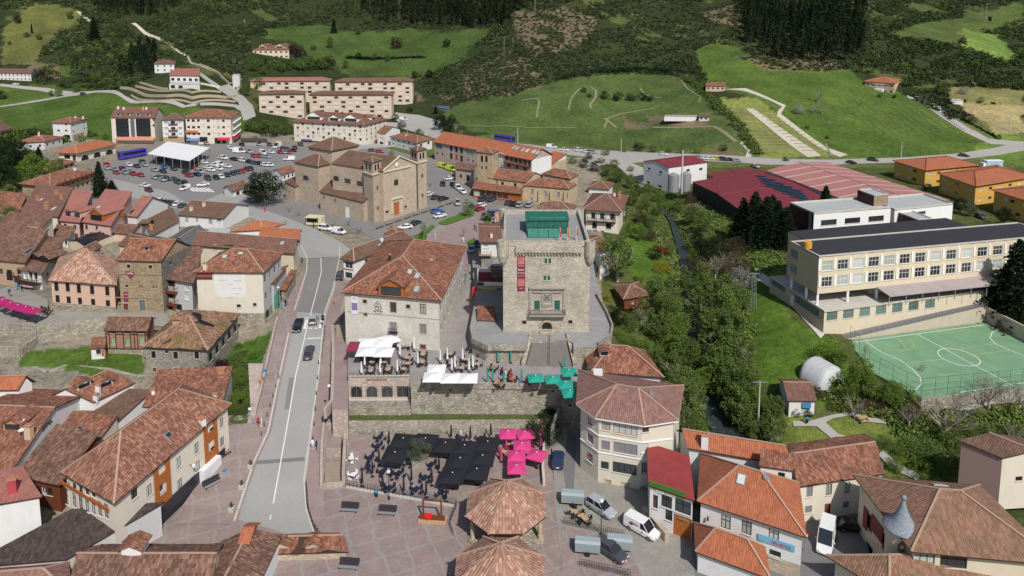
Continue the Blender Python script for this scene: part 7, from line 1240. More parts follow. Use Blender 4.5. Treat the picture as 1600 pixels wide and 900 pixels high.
trees('on the vineyard meadow',[(1248,178,16,'wh'),(1270,176,16,'ba',1.5),(1285,178,20,'ba',1.3),(1295,196,12,'ba'),(1262,201,7,'bu'),(1292,217,6,'bd'),(1374,152,6,'bd'),(1397,153,6,'bd'),(1505,148,14,'wh'),(1533,160,9,'bo'),(1278,160,26,'ba'),(1515,192,16,'bd'),(1480,163,10,'bd'),(1560,218,8,'bd')])
trees('above the blocks of flats',[(522,52,24,'co',1.2),(516,76,20,'or',.8),(620,76,20,'pu',.8),(698,74,14,'dk'),(460,84,16,'pu'),(466,90,12,'pu'),(490,78,8,'bb'),(488,105,18,'br'),(470,112,20,'br'),(440,113,16,'md'),(505,110,18,'md'),(540,108,16,'br'),(560,93,12,'dk'),(585,95,14,'br'),(606,96,12,'md'),(412,118,16,'br'),(395,112,18,'md'),(575,38,14,'md'),(648,122,12,'dk'),(672,122,14,'dk'),(560,55,16,'or')])
trees('on the upper left slopes',[(148,64,38,'co',1.2),(28,37,14,'dk'),(50,52,16,'cy'),(42,58,8,'bd'),(62,62,8,'bd'),(66,125,14,'pu'),(92,152,16,'br'),(80,150,10,'md'),(120,145,16,'md'),(148,130,18,'br'),(165,135,14,'md'),(3,155,14,'pu'),(318,140,8,'bu'),(310,165,5,'bu'),(382,150,22,'md'),(405,140,20,'md'),(230,118,20,'dk'),(15,70,6,'bd'),(110,30,14,'md')])
# the plantation pines, hillside scrub and hedgerows that read as masses
def scatter(name,polys,n,size,per,leafs,mat,seed,clump,tall=False,excl=(),jit=True,kind='stuff',dens=None):
    r = np.random.default_rng(seed); P = []; tries = 0
    areas = [abs(area(p)) for p in polys]; tot = sum(areas)
    for pg,a in zip(polys,areas):
        k = int(n * a / tot); lo,hi_ = np.min(pg,0),np.max(pg,0); xs = []; 
        while len(xs) < k and tries < 400:
            tries += 1; c = r.uniform(lo,hi_,(k,2)); q = inpoly(c[:,0],c[:,1],pg)
            for e in excl: q &= ~inpoly(c[:,0],c[:,1],e)
            if dens is not None: q &= dens(c[:,0],c[:,1],r)
            xs += list(c[q])
        P += xs[:k]
    g = np.array([G(x,y,None,_Ds if y > 215 else _Dh) for x,y in P]); return g
def bushes(g,per,size,rr,mat,name,seed,hf=.7,rndf=None,tag_=None):
    r = np.random.default_rng(seed); n = len(g); s = r.uniform(.5,1.25,n) * rr; u = r.normal(size=(n,per,3)); u /= np.linalg.norm(u,axis=2)[...,None]; u[...,2] = np.abs(u[...,2])
    C = g[:,None] + u * s[:,None,None] * r.uniform(.5,1.05,(n,per,1)) * np.array([1,1,hf * 1.3]); q = (r.uniform(0,1,n)[:,None] * .75 + r.uniform(0,.25,(n,per)))
    me = soup(name,C.reshape(-1,3),size,q.ravel(),mat,asp=.8,seed=seed); o = bpy.data.objects.new(name,me); COL.objects.link(o); o['kind'] = 'stuff'; return o
def leafscrub(name,*st):
    m,n,b = nt(name); at = N(n,'Attribute',attribute_name='rnd'); n.links.new(ramp(n,at.outputs['Fac'],*st),b.inputs['Base Color']); b.inputs['Roughness'].default_value = 1; b.inputs['Specular IOR Level'].default_value = .05; return m
SC1 = leafscrub('scrub_leaf',(0,(.027,.036,.019)),(.35,(.042,.055,.026)),(.6,(.06,.082,.032)),(.78,(.09,.092,.062)),(.9,(.085,.125,.036)),(1,(.16,.17,.12)))  # scrub colours lowered too, with cloud shade put into them
mead = [v[0] for k,v in MEAD.items()]
def dn(x,y,r): return (np.sin(x / 17 + np.sin(y / 7) * 2) + np.sin(y / 6.5 + x / 31) * .8 + r.normal(size=len(x)) * .7 > -.45)
soilp = list(SOIL.values())
roads_ = [[(1095,125),(1140,125),(1140,145),(1095,145)],[(1505,10),(1570,10),(1570,40),(1505,40)],[(350,22),(395,22),(395,42),(350,42)],[(0,15),(40,15),(40,40),(0,40)],[(205,30),(300,95),(385,125),(400,190),(370,190),(290,100),(200,45)],[(240,92),(320,105),(400,165),(380,172),(200,162),(215,135)],[(385,110),(660,110),(670,190),(385,195)],[(390,55),(470,60),(470,95),(390,95)],[(0,100),(60,100),(60,135),(0,140)],[(1340,115),(1412,115),(1412,155),(1340,155)],[(640,150),(720,155),(715,180),(640,180)]]
big = [[(0,-12),(1600,-12),(1600,150),(1480,190),(1350,130),(1100,130),(860,130),(690,165),(400,130),(0,140)]]
g = scatter('scrub',big,12500,0,0,0,None,3,0,excl=mead + soilp + roads_,dens=dn); bushes(g,26,.95,1.9,SC1,'hillside_scrub',4)
g = scatter('scrub',[soilp[0],soilp[1],soilp[2],soilp[3],[(640,120),(860,60),(870,130),(700,165)]],2300,0,0,0,None,8,0); bushes(g,22,.8,1.3,SC1,'hillside_scrub',9)

g = scatter('trees',[[(0,-12),(560,-12),(560,40),(420,60),(300,110),(180,140),(110,140),(0,120)],[(400,95),(700,95),(700,122),(400,122)],[(1380,-12),(1600,-12),(1600,150),(1420,150),(1340,120)],[(0,206),(170,212),(170,219),(60,226),(0,240)],[(385,196),(450,200),(450,212),(385,214)]],1500,0,0,0,None,13,0,excl=mead + roads_,dens=dn); bushes(g,46,1.0,3.3,leafscrub('wood_leaf',(0,(.022,.03,.015)),(.4,(.04,.055,.022)),(.7,(.065,.10,.025)),(.88,(.10,.15,.035)),(1,(.15,.13,.1))),'hillside_woodland',14,hf=1.0)
# hedgerows
def hedge(nm,lab,px,w,hh,mat,seed,per_m=3.0):
    P = [G(x,y) for x,y in px]; r = np.random.default_rng(seed); C = []
    for a,b in zip(P,P[1:]):
        L = (b - a).length
        for i in range(int(L * per_m)): p = a.lerp(b,r.uniform()); C.append((p.x + r.normal() * w * .4,p.y + r.normal() * w * .4,p.z - .2))
    C = np.array(C); n = len(C); u = r.normal(size=(n,16,3)); u /= np.linalg.norm(u,axis=2)[...,None]; u[...,2] = np.abs(u[...,2]); Q = C[:,None] + u * hh * r.uniform(.4,1,(n,16,1)) * r.uniform(.5,1.1,(n,1,1)); q = r.uniform(0,.7,n)[:,None] + r.uniform(0,.3,(n,16))
    me = soup(nm,Q.reshape(-1,3),.8,q.ravel(),mat,seed=seed); o = bpy.data.objects.new(nm,me); COL.objects.link(o); tag(o,lab,'hedge')
hedge('hedge','dark bushy hedgerow running down between central meadow and terraced field',[(1062,118),(1090,132),(1105,150),(1125,168),(1150,190),(1168,215),(1182,240)],3.5,2.6,L_MID,1)
hedge('hedge','dark scrubby hedge along the top of the central meadow',[(870,124),(930,112),(1000,108),(1060,112)],4,2.6,L_DARK,2)
hedge('hedge','hedge line beside the curving farm road at the right',[(1452,148),(1475,165),(1510,190),(1556,215)],1.2,1.0,L_DARK,3)
hedge('hedge','row of dark bushes crossing the upper meadow above the flats',[(540,90),(600,92),(660,90)],2.5,2.2,L_DARK,4)
hedge('hedge','green belt of bushes behind the car park buildings',[(0,208),(60,205),(150,212)],4,2.4,L_MID,5)
hedge('hedge','trimmed dark hedge beside the terraced villa garden',[(178,140),(205,132),(240,120)],1.6,1.5,L_DARK,6)
hedge('hedge','row of low box bushes on the planting terrace',[(556,656),(600,655),(680,654),(800,652)],.3,.35,L_DARK,7,1.2) if False else None
# pine plantations
def pines(name,polys,n,hh,seed,mat=None):
    g = scatter(name,polys,n,0,0,0,None,seed,0); r = np.random.default_rng(seed); n = len(g); per = 95; z = r.uniform(0,1,(n,per)) ** .8; th = r.uniform(0,6.283,(n,per)); H_ = hh * r.uniform(.75,1.15,(n,1)); rad = (1 - z) * 2.3 * np.sqrt(r.uniform(.1,1,(n,per))) + .1
    C = np.stack([g[:,None,0] + rad * np.cos(th),g[:,None,1] + rad * np.sin(th),g[:,None,2] + H_ * (.22 + .78 * z)],-1).reshape(-1,3); q = np.repeat(r.uniform(0,.7,n),per) + r.uniform(0,.3,n * per)
    me = soup(name,C,1.05,q,mat or L_CON,seed=seed); o = bpy.data.objects.new(name,me); COL.objects.link(o); o['kind'] = 'stuff'
    m = MB(); [m.tube(p,p + Vector((0,0,hh * .6)),.2,.1,4,cap=False) for p in (Vector(q_) for q_ in g)]; o2 = m.build('pine_wood_trunks',plain('dark_pine_bark',(.05,.04,.035),kind='Object'),uv=False); o2['kind'] = 'stuff'
PINE = leafscrub('pine_needle',(0,(.010,.018,.010)),(.6,(.020,.034,.016)),(1,(.045,.06,.025)))
pines('pine_wood',[[(560,-30),(840,-30),(838,5),(795,42),(735,46),(700,42),(600,38),(566,30)]],620,17,21,PINE)
pines('pine_wood',[[(1152,-30),(1350,-30),(1352,30),(1350,92),(1300,104),(1248,100),(1200,90),(1165,70)]],600,18,22,PINE)
pines('pine_wood',[[(120,-30),(300,-30),(285,10),(240,26),(175,30),(150,20)]],260,16,23,PINE)
pines('pine_wood',[[(184,108),(205,88),(240,76),(250,92),(245,115),(215,122),(186,128)]],60,11,24,PINE)
g = scatter('iv',[[(350,560),(386,548),(384,650),(352,650)]],260,0,0,0,None,31,0)
bushes(g,30,.3,.55,L_MID,'ivy_ground_cover',32)
g = scatter('rg',[[(1090,300),(1230,410),(1160,450),(1180,520),(1110,700),(1060,640),(1060,480),(1040,420),(985,330),(950,270)],[(1380,650),(1600,640),(1600,740),(1440,740)],[(1280,600),(1420,640),(1400,655),(1290,640)]],2600,0,0,0,None,33,0); g = g[[abs(p[0] - np.interp(p[1],_rx[:,1],_rx[:,0])) > np.interp(p[1],_rx[:,1],_rx[:,3]) + .8 for p in g]]
bushes(g,26,.45,1.1,leafscrub('river_undergrowth_leaf',(0,(.06,.085,.025)),(.4,(.10,.145,.035)),(.75,(.17,.22,.06)),(1,(.24,.23,.13))),'riverside_undergrowth',34)
# vine rows on the meadow
m = MB()
for i in range(15):
    x0,y0,x1,y1 = 1312 + i * 12,158 + i * .4,1372 + i * 12.5,212 - i * .5
    for k in range(26): p = G(x0 + (x1 - x0) * k / 26,y0 + (y1 - y0) * k / 26); m.box((p.x,p.y,p.z + .3),(.3,.3,.8),random.random())
o = m.build('vine_row',plain('vine_stock',(.15,.16,.09))); tag(o,'rows of dark young vines across the bright green meadow','vines')
o['kind'] = 'stuff'
m = MB()
for i in range(13):
    a,b = G(1133 + i * 4,170 + i * 5.6),G(1162 + i * 6.6,171 + i * 5.4); c,d = G(1178 + i * 6.3,172 + i * 5.3),G(1205 + i * 7.6,176 + i * 5.0)
    for p,q in ((a,b),(c,d)):
        for k in range(6): u,v = p.lerp(q,k / 6),p.lerp(q,(k + 1) / 6); u.z,v.z = T(u.x,u.y),T(v.x,v.y); m.strip(u,v,.6,.35)
o = m.build('field_bank',plain('dry_grass_bank',(.26,.23,.12))); o['kind'] = 'structure'
# ================================================================ vehicles
TYRE = plain('tyre_rubber',(.02,.02,.022),.9); RIM = plain('wheel_rim',(.35,.35,.36),.35,.1,metal=.8); CGL = glass('car_glass',(.02,.024,.03),.08,.3); HL = plain('headlight_lens',(.6,.6,.62),.15,.05); TL = plain('tail_light',(.35,.01,.01),.3,.1)
CC = dict(w=('white',(.72,.72,.72)),k=('black',(.015,.015,.018)),g=('silver',(.34,.36,.38)),r=('red',(.38,.015,.02)),b=('blue',(.03,.11,.38)),n=('navy blue',(.02,.035,.09)),d=('dark grey',(.06,.065,.075)),y=('yellow',(.60,.50,.03)),m=('maroon',(.14,.012,.03)),e=('dark green',(.02,.05,.04)),l=('lime yellow',(.50,.58,.03)),v=('violet blue',(.07,.05,.34)),s=('pale blue-grey',(.25,.31,.36)))
PT = {k: plain('car_paint_' + n.replace(' ','_').replace('-','_'),c,.28,.02,spec=.6) for k,(n,c) in CC.items()}
KD = dict(h=('hatchback',3.9,1.72,1.47),s=('saloon',4.5,1.78,1.42),u=('SUV',4.6,1.86,1.72),v=('van',5.0,1.9,1.95),c=('camper van',5.6,2.05,2.6),p=('small van',4.3,1.8,1.82))
def car_shape(k):
    _,L,W,Hh = KD[k]; hl,hw = L / 2,W / 2; bl = .92 if Hh < 1.6 else 1.02; van = k in 'vcp'
    body = [(-hl,.35,.62,.82),(-hl + .12,.28,bl - .02,.95),(-hl * .5,.22,bl,1),(hl * .3,.22,bl,1),(hl * .62,.24,bl - .1,.98),(hl - .18,.28,bl - .26,.92),(hl,.38,.58,.78)]
    if van: body[1] = (-hl + .05,.28,bl,.97)
    r0,r1 = (-hl + .1,hl * .25) if van else ((-hl + .35,hl * .1) if k in 'hu' else (-hl * .5,hl * .08)); g0,g1 = (-hl + .04,hl * .58) if van else ((-hl + .08,hl * .48) if k in 'hu' else (-hl * .82,hl * .46))
    b = MB(); n = 8
    for x,z0,z1,w in body: w *= hw; b.v += [(x,-w * .9,z0),(x,-w,z0 + .15),(x,-w,z1 - .15),(x,-w * .92,z1),(x,w * .92,z1),(x,w,z1 - .15),(x,w,z0 + .15),(x,w * .9,z0)]
    for i in range(len(body) - 1): b.f += [(i * n + j,i * n + (j + 1) % n,(i + 1) * n + (j + 1) % n,(i + 1) * n + j) for j in range(n)]
    b.f += [tuple(range(n - 1,-1,-1)),tuple(range((len(body) - 1) * n,len(body) * n))]; b.m = [0] * len(b.f)
    zt = Hh; wt = hw * (.86 if van else .78)
    b.add([(r0,-wt,zt - .05),(r1,-wt,zt - .05),(r1,wt,zt - .05),(r0,wt,zt - .05),(r0 + .08,-wt + .1,zt),(r1 - .08,-wt + .1,zt),(r1 - .08,wt - .1,zt),(r0 + .08,wt - .1,zt)],[(4,5,6,7),(0,1,5,4),(1,2,6,5),(2,3,7,6),(3,0,4,7)])
    if van: b.add([(g0,-hw * .95,bl - .02),(r1 * .3,-hw * .95,bl - .02),(r1 * .3,-wt,zt - .04),(r0,-wt,zt - .04),(g0,hw * .95,bl - .02),(r1 * .3,hw * .95,bl - .02),(r1 * .3,wt,zt - .04),(r0,wt,zt - .04)],[(0,1,2,3),(5,4,7,6),(4,0,3,7)])
    for s in (-1,1):
        for p,q in (((g1,s * hw * .9,bl - .06),(r1,s * wt,zt - .05)),((g0,s * hw * .9,bl - .03),(r0,s * wt,zt - .05)),(((g0 + g1) / 2,s * hw * .93,bl),((r0 + r1) / 2,s * (wt + .01),zt - .05))): b.tube(p,q,.045,n=4)
        b.box((hl * .33,s * (hw + .09),bl + .06),(.18,.2,.14))
    g = MB().add([(g0,-hw * .88,bl - .04),(g1,-hw * .88,bl - .08),(g1,hw * .88,bl - .08),(g0,hw * .88,bl - .04),(r0,-wt + .02,zt - .06),(r1,-wt + .02,zt - .06),(r1,wt - .02,zt - .06),(r0,wt - .02,zt - .06)],[(0,1,5,4),(1,2,6,5),(2,3,7,6),(3,0,4,7)])
    def wheel(m,x,s,a=0,b_=1): m.tube((x,s * (hw - .2),.32),(x,s * (hw + .01),.32),.32,n=14,m=a); m.tube((x,s * (hw + .005),.32),(x,s * (hw + .03),.32),.19,n=10,m=b_)
    return b,g,wheel,hl,hw,bl
_cc = {}
def car(x,y,k,c,dpx,label,grp=None,fn=TA,off=.14,near=False,flip=False):
    p = G(x,y,fn) if fn is not TA else G(x,y); p.z += off; q = (G(x + dpx[0] * .5,y + dpx[1] * .5,fn) if fn is not TA else G(x + dpx[0] * .5,y + dpx[1] * .5)); a = math.atan2(q.y - p.y,q.x - p.x)
    if not near:
        if k not in _cc:
            b,g,wh,hl,hw,bl = car_shape(k); b.add(g.v,g.f,1); [wh(b,xx,s,2,3) for xx in (-hl * .6,hl * .6) for s in (-1,1)]; [b.box((hl - .06,s * hw * .62,.66),(.1,.3,.14),m=4) for s in (-1,1)]; [b.box((-hl + .05,s * hw * .68,.78),(.1,.26,.16),m=5) for s in (-1,1)]
            o = b.build('car',[PT['w'],CGL,TYRE,RIM,HL,TL]); COL.objects.unlink(o); _cc[k] = o.data
        o = bpy.data.objects.new('parked_car' if k not in 'vcp' else 'parked_van',_cc[k]); COL.objects.link(o); o.material_slots[0].link = 'OBJECT'; o.material_slots[0].material = PT[c]; o.location = p; o.rotation_euler = (0,0,a); return tag(o,label,'car' if k not in 'vcp' else 'van',grp)
    e = empty('car' if k not in 'vcp' else 'van',p,label,'car' if k not in 'vcp' else 'van',grp,a); b,g,wh,hl,hw,bl = car_shape(k); b.build('body',PT[c],e); g.build('windows',CGL,e)
    if fn is ZR: e.rotation_euler[1] = (1 if math.sin(a) < 0 else -1) * math.atan(6.5 / (YR0 - YR1)) * (p.y < YR0)
    for xx in (-hl * .6,hl * .6):
        for s in (-1,1): w = MB(); wh(w,xx,s); w.build('wheel',[TYRE,RIM],e)
    for s in (-1,1): MB().box((hl - .06,s * hw * .62,.66),(.12,.32,.16)).build('headlight',HL,e); MB().box((-hl + .05,s * hw * .68,.8),(.12,.24,.2)).build('tail_light',TL,e)
    MB().box((hl + .0,0,.5),(.04,.5,.12)).build('number_plate',WHITE,e); MB().box((-hl - .0,0,.6),(.04,.5,.12)).build('number_plate',WHITE,e); return e
def cars(phrase,s,dpx,fn=TA,off=.14,seed=1):
    L = [t.split(',') for t in s.split()]; tot = {}; cnt = {}; L.sort(key=lambda t: float(t[0]))
    for t in L: tot[(t[2])] = tot.get((t[2]),0) + 1
    for t in L:
        x,y,kc = float(t[0]),float(t[1]),t[2]; d = dpx if len(t) < 5 else (float(t[3]),float(t[4])); i = cnt.get(kc,0); cnt[kc] = i + 1; nm = CC[kc[1]][0] + ' ' + KD[kc[0]][0]
        lab = ('%s %s from the left, %s' % (ORD[i],nm,phrase)) if tot[kc] > 1 else nm + ' ' + phrase; car(x,y,kc[0],kc[1],d,lab,'vehicles ' + phrase,fn,off)
cars('in the left rows of the car park','167.5,260,hr 167.5,265,hg 179,267,hs 182,272,hr 192,266,hm 195,272,hs 202,270,sg 208,274,hr 220,276,sr 202,260,hw 214,262,sn 223,256,ud 226,260,hg 257,263,hb 272,266,sd 242,268,sg 255,270,sk 242,280,hg 249,280,hd 254,283,sg 260,282,ue 273,283,hd 278,287,ud 288,288,sk 247,251,sd 257,250,hk',(6,2.2))
cars('in the middle of the car park','305,264,sr 291,272,he 296,276.5,hr 308,275,sn 312,271,ug 319,256,hw 306,258,hk 349,249,uw 366,251,sk 380,253,uw 325,264,sw 335,260,sw 344,259,pw 330,268,sw 342.5,266,hw 355,262,sw 390,255,hk 398,257,hd 406,258,hk 414,260,hw 422,260,hw',(7,1.2))
cars('in the front right row of the car park','325,281,ue 338,280,hk 346,279,hw 355,276,hk 364,273.5,hn 371.5,271.5,hd 379,270,hr 386,267,hk 392,266,hk',(6,3.4))
cars('at the back of the car park','374,239,cw,7,0 389,239,ug 397,246,hr 404,246,hr 411,241,vw 423,240,sw,6,1 416,247,sg,6,1 433,231,cw,-5,2 442,234,hm 449,235,hd 459,237,sk 461,233,hm 438,240,hr 444.5,240,hg 451,240,hr 452,251,vw,-6,0 378,228,sk 404,227.5,vg 421,228,hd 359,233.5,hw 323,226,ss 470,228,ud',(5,2))
cars('on the street in front of the car park','317,291,sw,-8,1 225,292,sw,-8,-2 233,300,hm,8,2.4 289,297,pw,-7,2.5',(7,2))
cars('parked behind the pink roofs','196,308,sd 250,317,uw 256,318.5,sk 263,319,sk 270,320,sd 277,321,sw 285,324,sd 257,327,hw',(6,-4))
cars('beside the big church','509,360,uw,7,1 530,365.5,pw,9,1.5 633,358,sw,-8,1 650,351,se,8,-3.4 684,333,sb,7,-1 687.5,340,sw,7,-1.4 682,311,sd,7,-2 693,313,sk,7,-2 671,306,hw,6,-3 692,290,sk,2,4 703,281,sw,6,-1 649,391,hw,7,1',(7,-1))
cars('in front of the old church café','708.5,292,hk 716,296.5,uw 723,302,sw 715,320,ug,1,5 750,329,hr,6,-2 752.5,324,hw,6,-2 739,327,se,6,-1 774,335,hb,4,-3 780,338.5,hw,4,-3 775,346,hw,4,-3 755,313.5,ud,4,-2 769,314,ud,4,-2 795,319,sd,4,-3 803,321,sk,4,-3 813,323,ug,4,-3 828,323,ug,4,-3',(6,4))
cars('beside the stone gallery building','692.6,262.5,vl,7,1.5 705,267,vl,7,1.5',(7,1.5)); cars('behind the big church','594,239,hr 582,237,hd',(7,0))
cars('on the valley road','862,231.5,vw 882,236,sw 905,237,uw 916,239,hw 926,240,ug 1037,243,hw 1092,248,sg 1101,249.5,hw 1110,250,hw 1120.5,250.5,sy 1131,251.5,ud 1141,252,sk 1151,253,sg 1180,262,sg,6,2 1330,256,sk 1364,252,uk 1506,245,sk 995,285,ud,6,3',(8,.8))
cars('by the yellow school pavilions','1497,326,sk 1532,341,sd 1590,362,sk',(8,3.5)); cars('on the slopes','1464,171,uw,-5,-3 631,188,vw,7,0 25,133,sw,8,0 130,148,hd,6,-1',(6,0))
cars('in the lane left of the great tower','737,394,hg,-2,6 745.6,385,sn,-2,6',(-2,6),off=.2); cars('tucked against the brown-roofed white house','531,436,hd,2,-6',(2,-6),off=.3)
car(466,512,'s','k',(-3,9),'black saloon driving towards the viewer at the pedestrian crossing','cars on the main road',ZR,.02,True)
car(490,503,'h','g',(3,-9),'silver hatchback stopped on the pedestrian crossing, seen from behind','cars on the main road',ZR,.02,True)
car(483,554,'s','d',(3,-12),'dark grey saloon driving away below the pedestrian crossing','cars on the main road',ZR,.02,True)
FZ = lambda X,Y: np.full(np.shape(X),ZP)
car(872,724,'p','n',(1,-14),'small navy blue van parked in the lane beside the pink parasols',None,FZ,.1,True); car(939,800,'u','g',(26,17),'silver off-road car parked in front of the polygonal building',None,FZ,.1,True)
wv = car(1003,832,'v','w',(30,17),'white delivery van with red logo beside the red-roofed bar',None,FZ,.1,True); car(1290,850,'c','w',(-3,16),'tall white van parked in the dark alley right of the orange roof',None,FZ,.11,True); car(955,868,'u','d',(26,17),'dark grey car beyond the railing at the bottom edge',None,FZ,.1,True)
car(1330,828,'s','k',(20,2),'black car deep in shadow beside the pinkish-white house',None,FZ,.11,True)
MB().box((-1.2,-.96,1.2),(.5,.02,.35)).build('red_logo',plain('logo_red',(.5,.03,.04)),wv); lettering('Reparto',Vector((-.6,-.98,1.45)),0,.34,BLK,'lettering',wv,(0,0,0))
def bus(x,y,dpx,c,label):
    p = G(x,y); p.z += .12; q = G(x + dpx[0],y + dpx[1]); a = math.atan2(q.y - p.y,q.x - p.x); e = empty('bus',p,label,'bus',None,a); m = MB(); L = 12; m.box((0,0,1.9),(L,2.5,3.0)); m.box((0,0,3.46),(L - .5,2.2,.16)); m.build('body',PT[c],e); m = MB()
    for s in (-1,1): m.box((-.3,s * 1.26,2.45),(L - 1.6,.03,1.0))
    m.box((L / 2 + .01,0,2.2),(.03,2.2,1.7)); m.box((-L / 2 - .01,0,2.6),(.03,2.0,.8)); m.build('windows',CGL,e)
    for xx in (-3.6,3.6):
        for s in (-1,1): MB().tube((xx,s * .95,.5),(xx,s * 1.28,.5),.5,n=14).build('wheel',TYRE,e)
bus(207,247,(-10,1.8),'v','violet-blue coach parked beside the arcaded hall'); bus(788,222,(10,1),'v','violet-blue bus partly hidden behind the long orange roof')
p = G(1551,262); e = empty('truck',p,'white and sky-blue box truck with painted sides near the yellow school','truck',None,.1); MB().box((0,0,1.9),(7.5,2.4,2.6)).build('cargo_box',plain('painted_truck_side',(.35,.52,.60),.6,.5,.8),e); MB().box((0,0,3.25),(7.5,2.4,.1)).build('box_roof',WHITE,e); MB().box((-4.6,0,1.4),(1.5,2.2,1.9),top=(1.1,2.1)).build('cab',WHITE,e); [MB().tube((xx,s * .8,.5),(xx,s * 1.1,.5),.5,n=12).build('wheel',TYRE,e) for xx in (-4.4,2) for s in (-1,1)]
for i,(x,y,l) in enumerate(((895,786,'grey covered trailer parked at the curve of the lane, upper one'),(918,862,'grey flat-lidded trailer at the bottom edge beyond the railing, left one'),(968,858,'grey flat-lidded trailer at the bottom edge, right one'))):
    p = U(x,y,ZP + .1); e = empty('trailer',p,l,'trailer','grey trailers',-.12); MB().box((0,0,1.1),(3.3,1.8,1.0),top=(3.3,1.75)).build('box',plain('grey_trailer_panel',(.24,.28,.29),.6),e); MB().box((0,.1,1.7),(3.4,1.5,.2),top=(3.3,.9)).build('lid',plain('pale_trailer_lid',(.30,.36,.37),.5),e); [MB().tube((0,s * .8,.35),(0,s * 1.0,.35),.35,n=12).build('wheel',TYRE,e) for s in (-1,1)]
# market canopy in the car park
cq = [U(x,y,5.0) for x,y in ((230.5,240),(296,251.5),(328,230.5),(262,221))]; e = empty('market_canopy',(cq[0] + cq[2]) / 2 - Vector((0,0,5)),'big white flat canopy roof on thin posts in the car park','canopy'); o_ = e.location.copy(); MB().prism(ccw([(p.x,p.y) for p in cq]),4.85,lambda X,Y: 5.0,0).build('roof_sheet',plain('white_canopy_sheet',(.74,.74,.73),.6,.04,.1),e,o_)
for (a,b) in ((0,1),(1,2),(2,3),(3,0)):
    for k in range(5): p = cq[a].lerp(cq[b],(k + .08) / 5.1); MB().box((p.x,p.y,2.4),(.18,.18,4.9)).build('post',GRY,e,o_)
# ================================================================ café furniture
def obj_data(m,mats): o = m.build('x',mats); COL.objects.unlink(o); return o.data
def cloth(n,c): return plain(n + '_canvas',c,.8,.06,1)
CL = dict(k=('black',cloth('black',(.016,.017,.022))),w=('white',cloth('white',(.74,.74,.75))),p=('pink',cloth('pink',(.58,.05,.20))),t=('teal',cloth('teal',(.02,.30,.23))),m=('magenta',cloth('magenta',(.36,.015,.12))))
_um = {}
def umbrella(x,y,z,c,op,label,grp,size=3.3,rz=0,apex=True):
    key = (c,op,size)
    if key not in _um:
        pole = MB().tube((0,0,0),(0,0,2.75),.035,n=6); base = MB().lathe((0,0,0),[(.34,0),(.34,.06),(.08,.12)],8)
        m = MB(); h = size / 2
        if op:
            m.add([(-h,-h,2.25),(h,-h,2.25),(h,h,2.25),(-h,h,2.25),(0,0,2.75),(-h,-h,2.1),(h,-h,2.1),(h,h,2.1),(-h,h,2.1)],[(0,1,4),(1,2,4),(2,3,4),(3,0,4),(5,6,1,0),(6,7,2,1),(7,8,3,2),(8,5,0,3)]); m.lathe((0,0,2.7),[(.09,0),(.09,.08),(.02,.14)],8,1)
        else: m.lathe((0,0,0),[(.05,.55),(.20,.75),(.17,1.3),(.14,2.0),(.10,2.6),(.02,2.85)],8)
        _um[key] = (obj_data(pole,GRY),obj_data(base,BLK),obj_data(m,[CL[c][1],WHITE]))
    p = U(x,y,z + (2.75 if op and apex else 0)); p.z = z; e = empty('parasol',p,label,'parasol',grp,rz)
    for n_,d in zip(('pole','base','canopy'),_um[key]): o = bpy.data.objects.new(n_,d); COL.objects.link(o); o.parent = e
def umbs(L,z,c,op,where,size=3.3,rz=0,hd=None):
    L = sorted(L)
    for i,(x,y,*r) in enumerate(L): umbrella(x,y,z,c,op,'%s %s %s parasol from left %s' % (ORD[i],'open' if op else 'folded',CL[c][0],where),'%s %s parasols %s' % ('open' if op else 'folded',CL[c][0],where),size,rz if not r else r[0])
SQ = 'on the square'
umbs([(696,691),(726,695),(762,689),(719,715),(754,711),(707,738),(745,732),(630,684),(665,684),(617,706)],ZP,'k',True,SQ,3.7,-.12)
umbs([(566,760),(592.5,727),(582,745),(612,750),(643,756),(598,765),(631,773),(666,778),(608,697),(686,738),(675,759),(697,785),(735,690),(767,685),(705,687)],ZP,'k',False,SQ)
umbs([(793.6,673),(820.6,673.5,.2),(815.6,691.5),(807,707),(838.6,706,-.4),(807,726)],ZP,'p',True,'beside the lane',2.8); umbs([(791,703),(783,722),(847,689),(845,702)],ZP,'p',False,'beside the lane')
umbs([(572,531),(600,532),(572,545),(600,546)],ZT,'w',True,'on the restaurant terrace',3.4); umbs([(607,526)],ZT,'w',True,'touching the hotel wall',3.6,.6)
umbs([(570,575),(565,588),(594,587),(595,573),(621,585),(625,559),(622,547),(647,549),(653,573),(561,527),(583,528)],ZT,'w',False,'on the restaurant terrace')
umbs([(682,572),(676,584.5),(703.6,586),(731.7,586)],ZT,'w',True,'above the rubble wall',3.2); umbs([(688,568),(699,566),(711,579),(706,582),(723,566),(733,582),(739,578),(743.5,549),(752.5,553)],ZT,'w',False,'above the rubble wall')
umbs([(837,586),(864,588),(889,577),(884,596),(891,609)],ZT,'t',True,'below the stone stairs',2.7,.1); umbs([(777.5,566),(798,567),(762,600),(787,600),(815,598),(770,596),(882,578)],ZT,'t',False,'below the stone stairs')
umbs([(4,468),(16,472.5),(28,476),(40,479),(52,482),(-8,463)],.6,'m',True,'on the bank plaza',2.6,-.3)
_fu = {}; SD = ('right','far right','far','far left','left','near left','near','near right')
